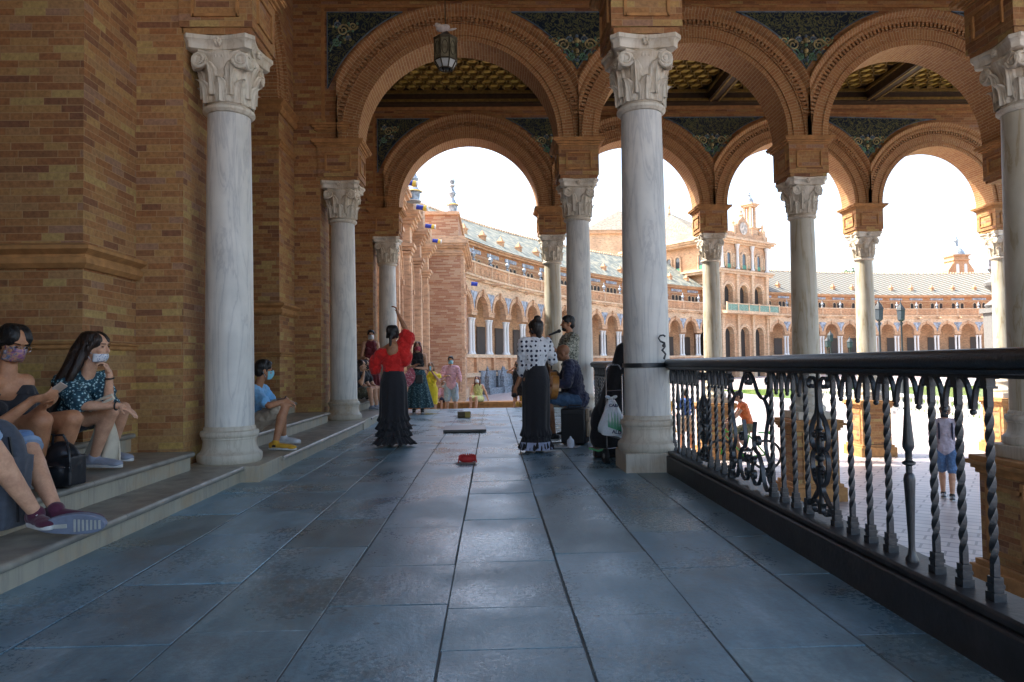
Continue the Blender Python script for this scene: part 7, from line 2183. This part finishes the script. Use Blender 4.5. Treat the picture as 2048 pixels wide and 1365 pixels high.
bk = thing('bicycle', 'bicycle with green frame ridden by the man in orange', 'bicycle', (5.7, 15.8, GZ))
Wr, Wf = V((6.18, 15.68, GZ + .345)), V((5.24, 15.95, GZ + .345)); bd = (Wf - Wr).normalized(); bn = bd.cross(V((0, 0, 1))).normalized()
rub = plain('tyre_rubber', (.02, .02, .02), .7); grn = plain('bright_green_paint', (.08, .45, .04), .35)
for c0 in (Wr, Wf):
    ty = MB().tube([c0 + bd * .325 * math.cos(a) + V((0, 0, .325 * math.sin(a))) for a in [2 * PI * i / 32 for i in range(32)]], .022, 8, closed=True)
    wo = ty.build('wheel', rub, bk)
    r2 = MB().tube([c0 + bd * .298 * math.cos(a) + V((0, 0, .298 * math.sin(a))) for a in [2 * PI * i / 32 for i in range(32)]], .008, 6, closed=True)
    for k in range(14): a = 2 * PI * k / 14; r2.tube([c0, c0 + bd * .30 * math.cos(a) + V((0, 0, .30 * math.sin(a)))], .0025, 4)
    r2.build('rim', plain('dark_rim', (.05, .05, .05), .4), wo)
bb = Wr + bd * .46 + V((0, 0, -.06)); st = Wr + bd * .34 + V((0, 0, .50)); hd_ = Wf - bd * .12 + V((0, 0, .52))
f_ = MB()
for a, b in ((Wr, bb), (Wr, st - V((0, 0, .08))), (bb, st), (bb, hd_ - V((0, 0, .1))), (st - V((0, 0, .08)), hd_), (hd_ + V((0, 0, .06)), Wf)): f_.tube([a, b], .017, 8)
f_.build('frame', grn, bk)
MB().ell(st + V((0, 0, .04)) - bd * .03, (.13, .06, .03), M=Matrix.Rotation(math.atan2(bd.y, bd.x), 3, 'Z')).build('saddle', blackp, bk)
MB().tube([hd_ + V((0, 0, .1)), hd_ + V((0, 0, .2)) + bd * .04], .014, 6).tube([hd_ + V((0, 0, .2)) + bd * .02 + bn * .28, hd_ + V((0, 0, .2)) + bd * .05, hd_ + V((0, 0, .2)) + bd * .02 - bn * .28], .013, 6).build('handlebar', blackp, bk)
MB().lathe(bb, [(.0, -.01), (.09, -.008), (.09, .008), (0, .01)], 16, M=Matrix((bd, V((0, 0, 1)), bn)).transposed()).tube([bb + bn * .06, bb + bn * .07 + bd * .10 - V((0, 0, .13))], .010, 5).tube([bb - bn * .06, bb - bn * .07 - bd * .10 + V((0, 0, .13))], .010, 5).build('crank', blackp, bk)
rc_ = MB(); rc_.obox(Wr - bd * .02 + V((0, 0, .50)), bd, bn, (0, 0, 1), .17, .06, .012); rc_.ell(Wr - bd * .12 + V((0, 0, .50)), (.07, .05, .05)); rc_.build('rear_rack', grn, bk)
pel = st + V((0, 0, .13)); ch = pel + bd * .13 + V((0, 0, .42))
J = dict(pel=pel, chest=ch, head=ch + bd * .10 + V((0, 0, .27)), neck=ch + bd * .03 + V((0, 0, .12)), look=bd + V((0, 0, -.05)), fp=V((bd.x, bd.y, 0)), fc=V((bd.x, bd.y, 0)))
rgt = V((bd.y, -bd.x, 0))
J['sh'] = [ch - rgt * .17 + V((0, 0, .06)), ch + rgt * .17 + V((0, 0, .06))]; hb = hd_ + V((0, 0, .22)) + bd * .02
J['el'] = [J['sh'][0] + bd * .16 - V((0, 0, .22)) - rgt * .05, J['sh'][1] + bd * .16 - V((0, 0, .22)) + rgt * .05]; J['wr'] = [hb - rgt * .26 - bd * .06 + V((0, 0, .03)), hb + rgt * .26 - bd * .06 + V((0, 0, .03))]
J['hip'] = [pel - rgt * .09, pel + rgt * .09]; J['kn'] = [pel + bd * .36 - rgt * .11 - V((0, 0, .10)), pel + bd * .30 + rgt * .11 - V((0, 0, .30))]
J['an'] = [bb - bd * .06 - rgt * .10 + V((0, 0, .20)), bb + bd * .06 + rgt * .10 - V((0, 0, .06))]; J['toe'] = [a + bd * .15 - V((0, 0, .06)) for a in J['an']]
T, P, Mx = person('cyclist in an orange vest and olive shorts riding to the left', J, 'c', 'k', hair='short', vox=.010, top=orangec, topopt=dict(name='vest', parts='wcps', sleeve=.15, g=.02), bottom=('shorts', olive, .85), shoes=shoe_k)
J = stand(5.30, 19.0, GZ, 1.74, (-.1, 1), step=.10)
T, P, Mx = person('man in a blue shirt walking away on the plaza, seen through the railing', J, 'b', 'k', hair='short', vox=.011, face=False, top=bluec, topopt=dict(name='shirt', parts='wcps', sleeve=.7), bottom=('shorts', khaki, .85), shoes=shoe_w)
J = stand(4.92, 19.6, GZ, 1.62, (.1, 1), step=.08)
T, P, Mx = person('woman in a mustard dress walking beside the man in the blue shirt', J, 'c', 'k', hair='long', vox=.011, face=False, top=fabric('mustard_cotton', (.55, .33, .06)), topopt=dict(name='dress_top', parts='wcps', sleeve=.3), shoes=shoe_w)
skirt(T, 'dress_skirt', fabric('mustard_skirt', (.55, .33, .06)), V((4.92, 19.6, 0)), V((4.92, 19.6, 0)), .14, .19, .27, (GZ + 1.0, GZ + .5), amp=.02)
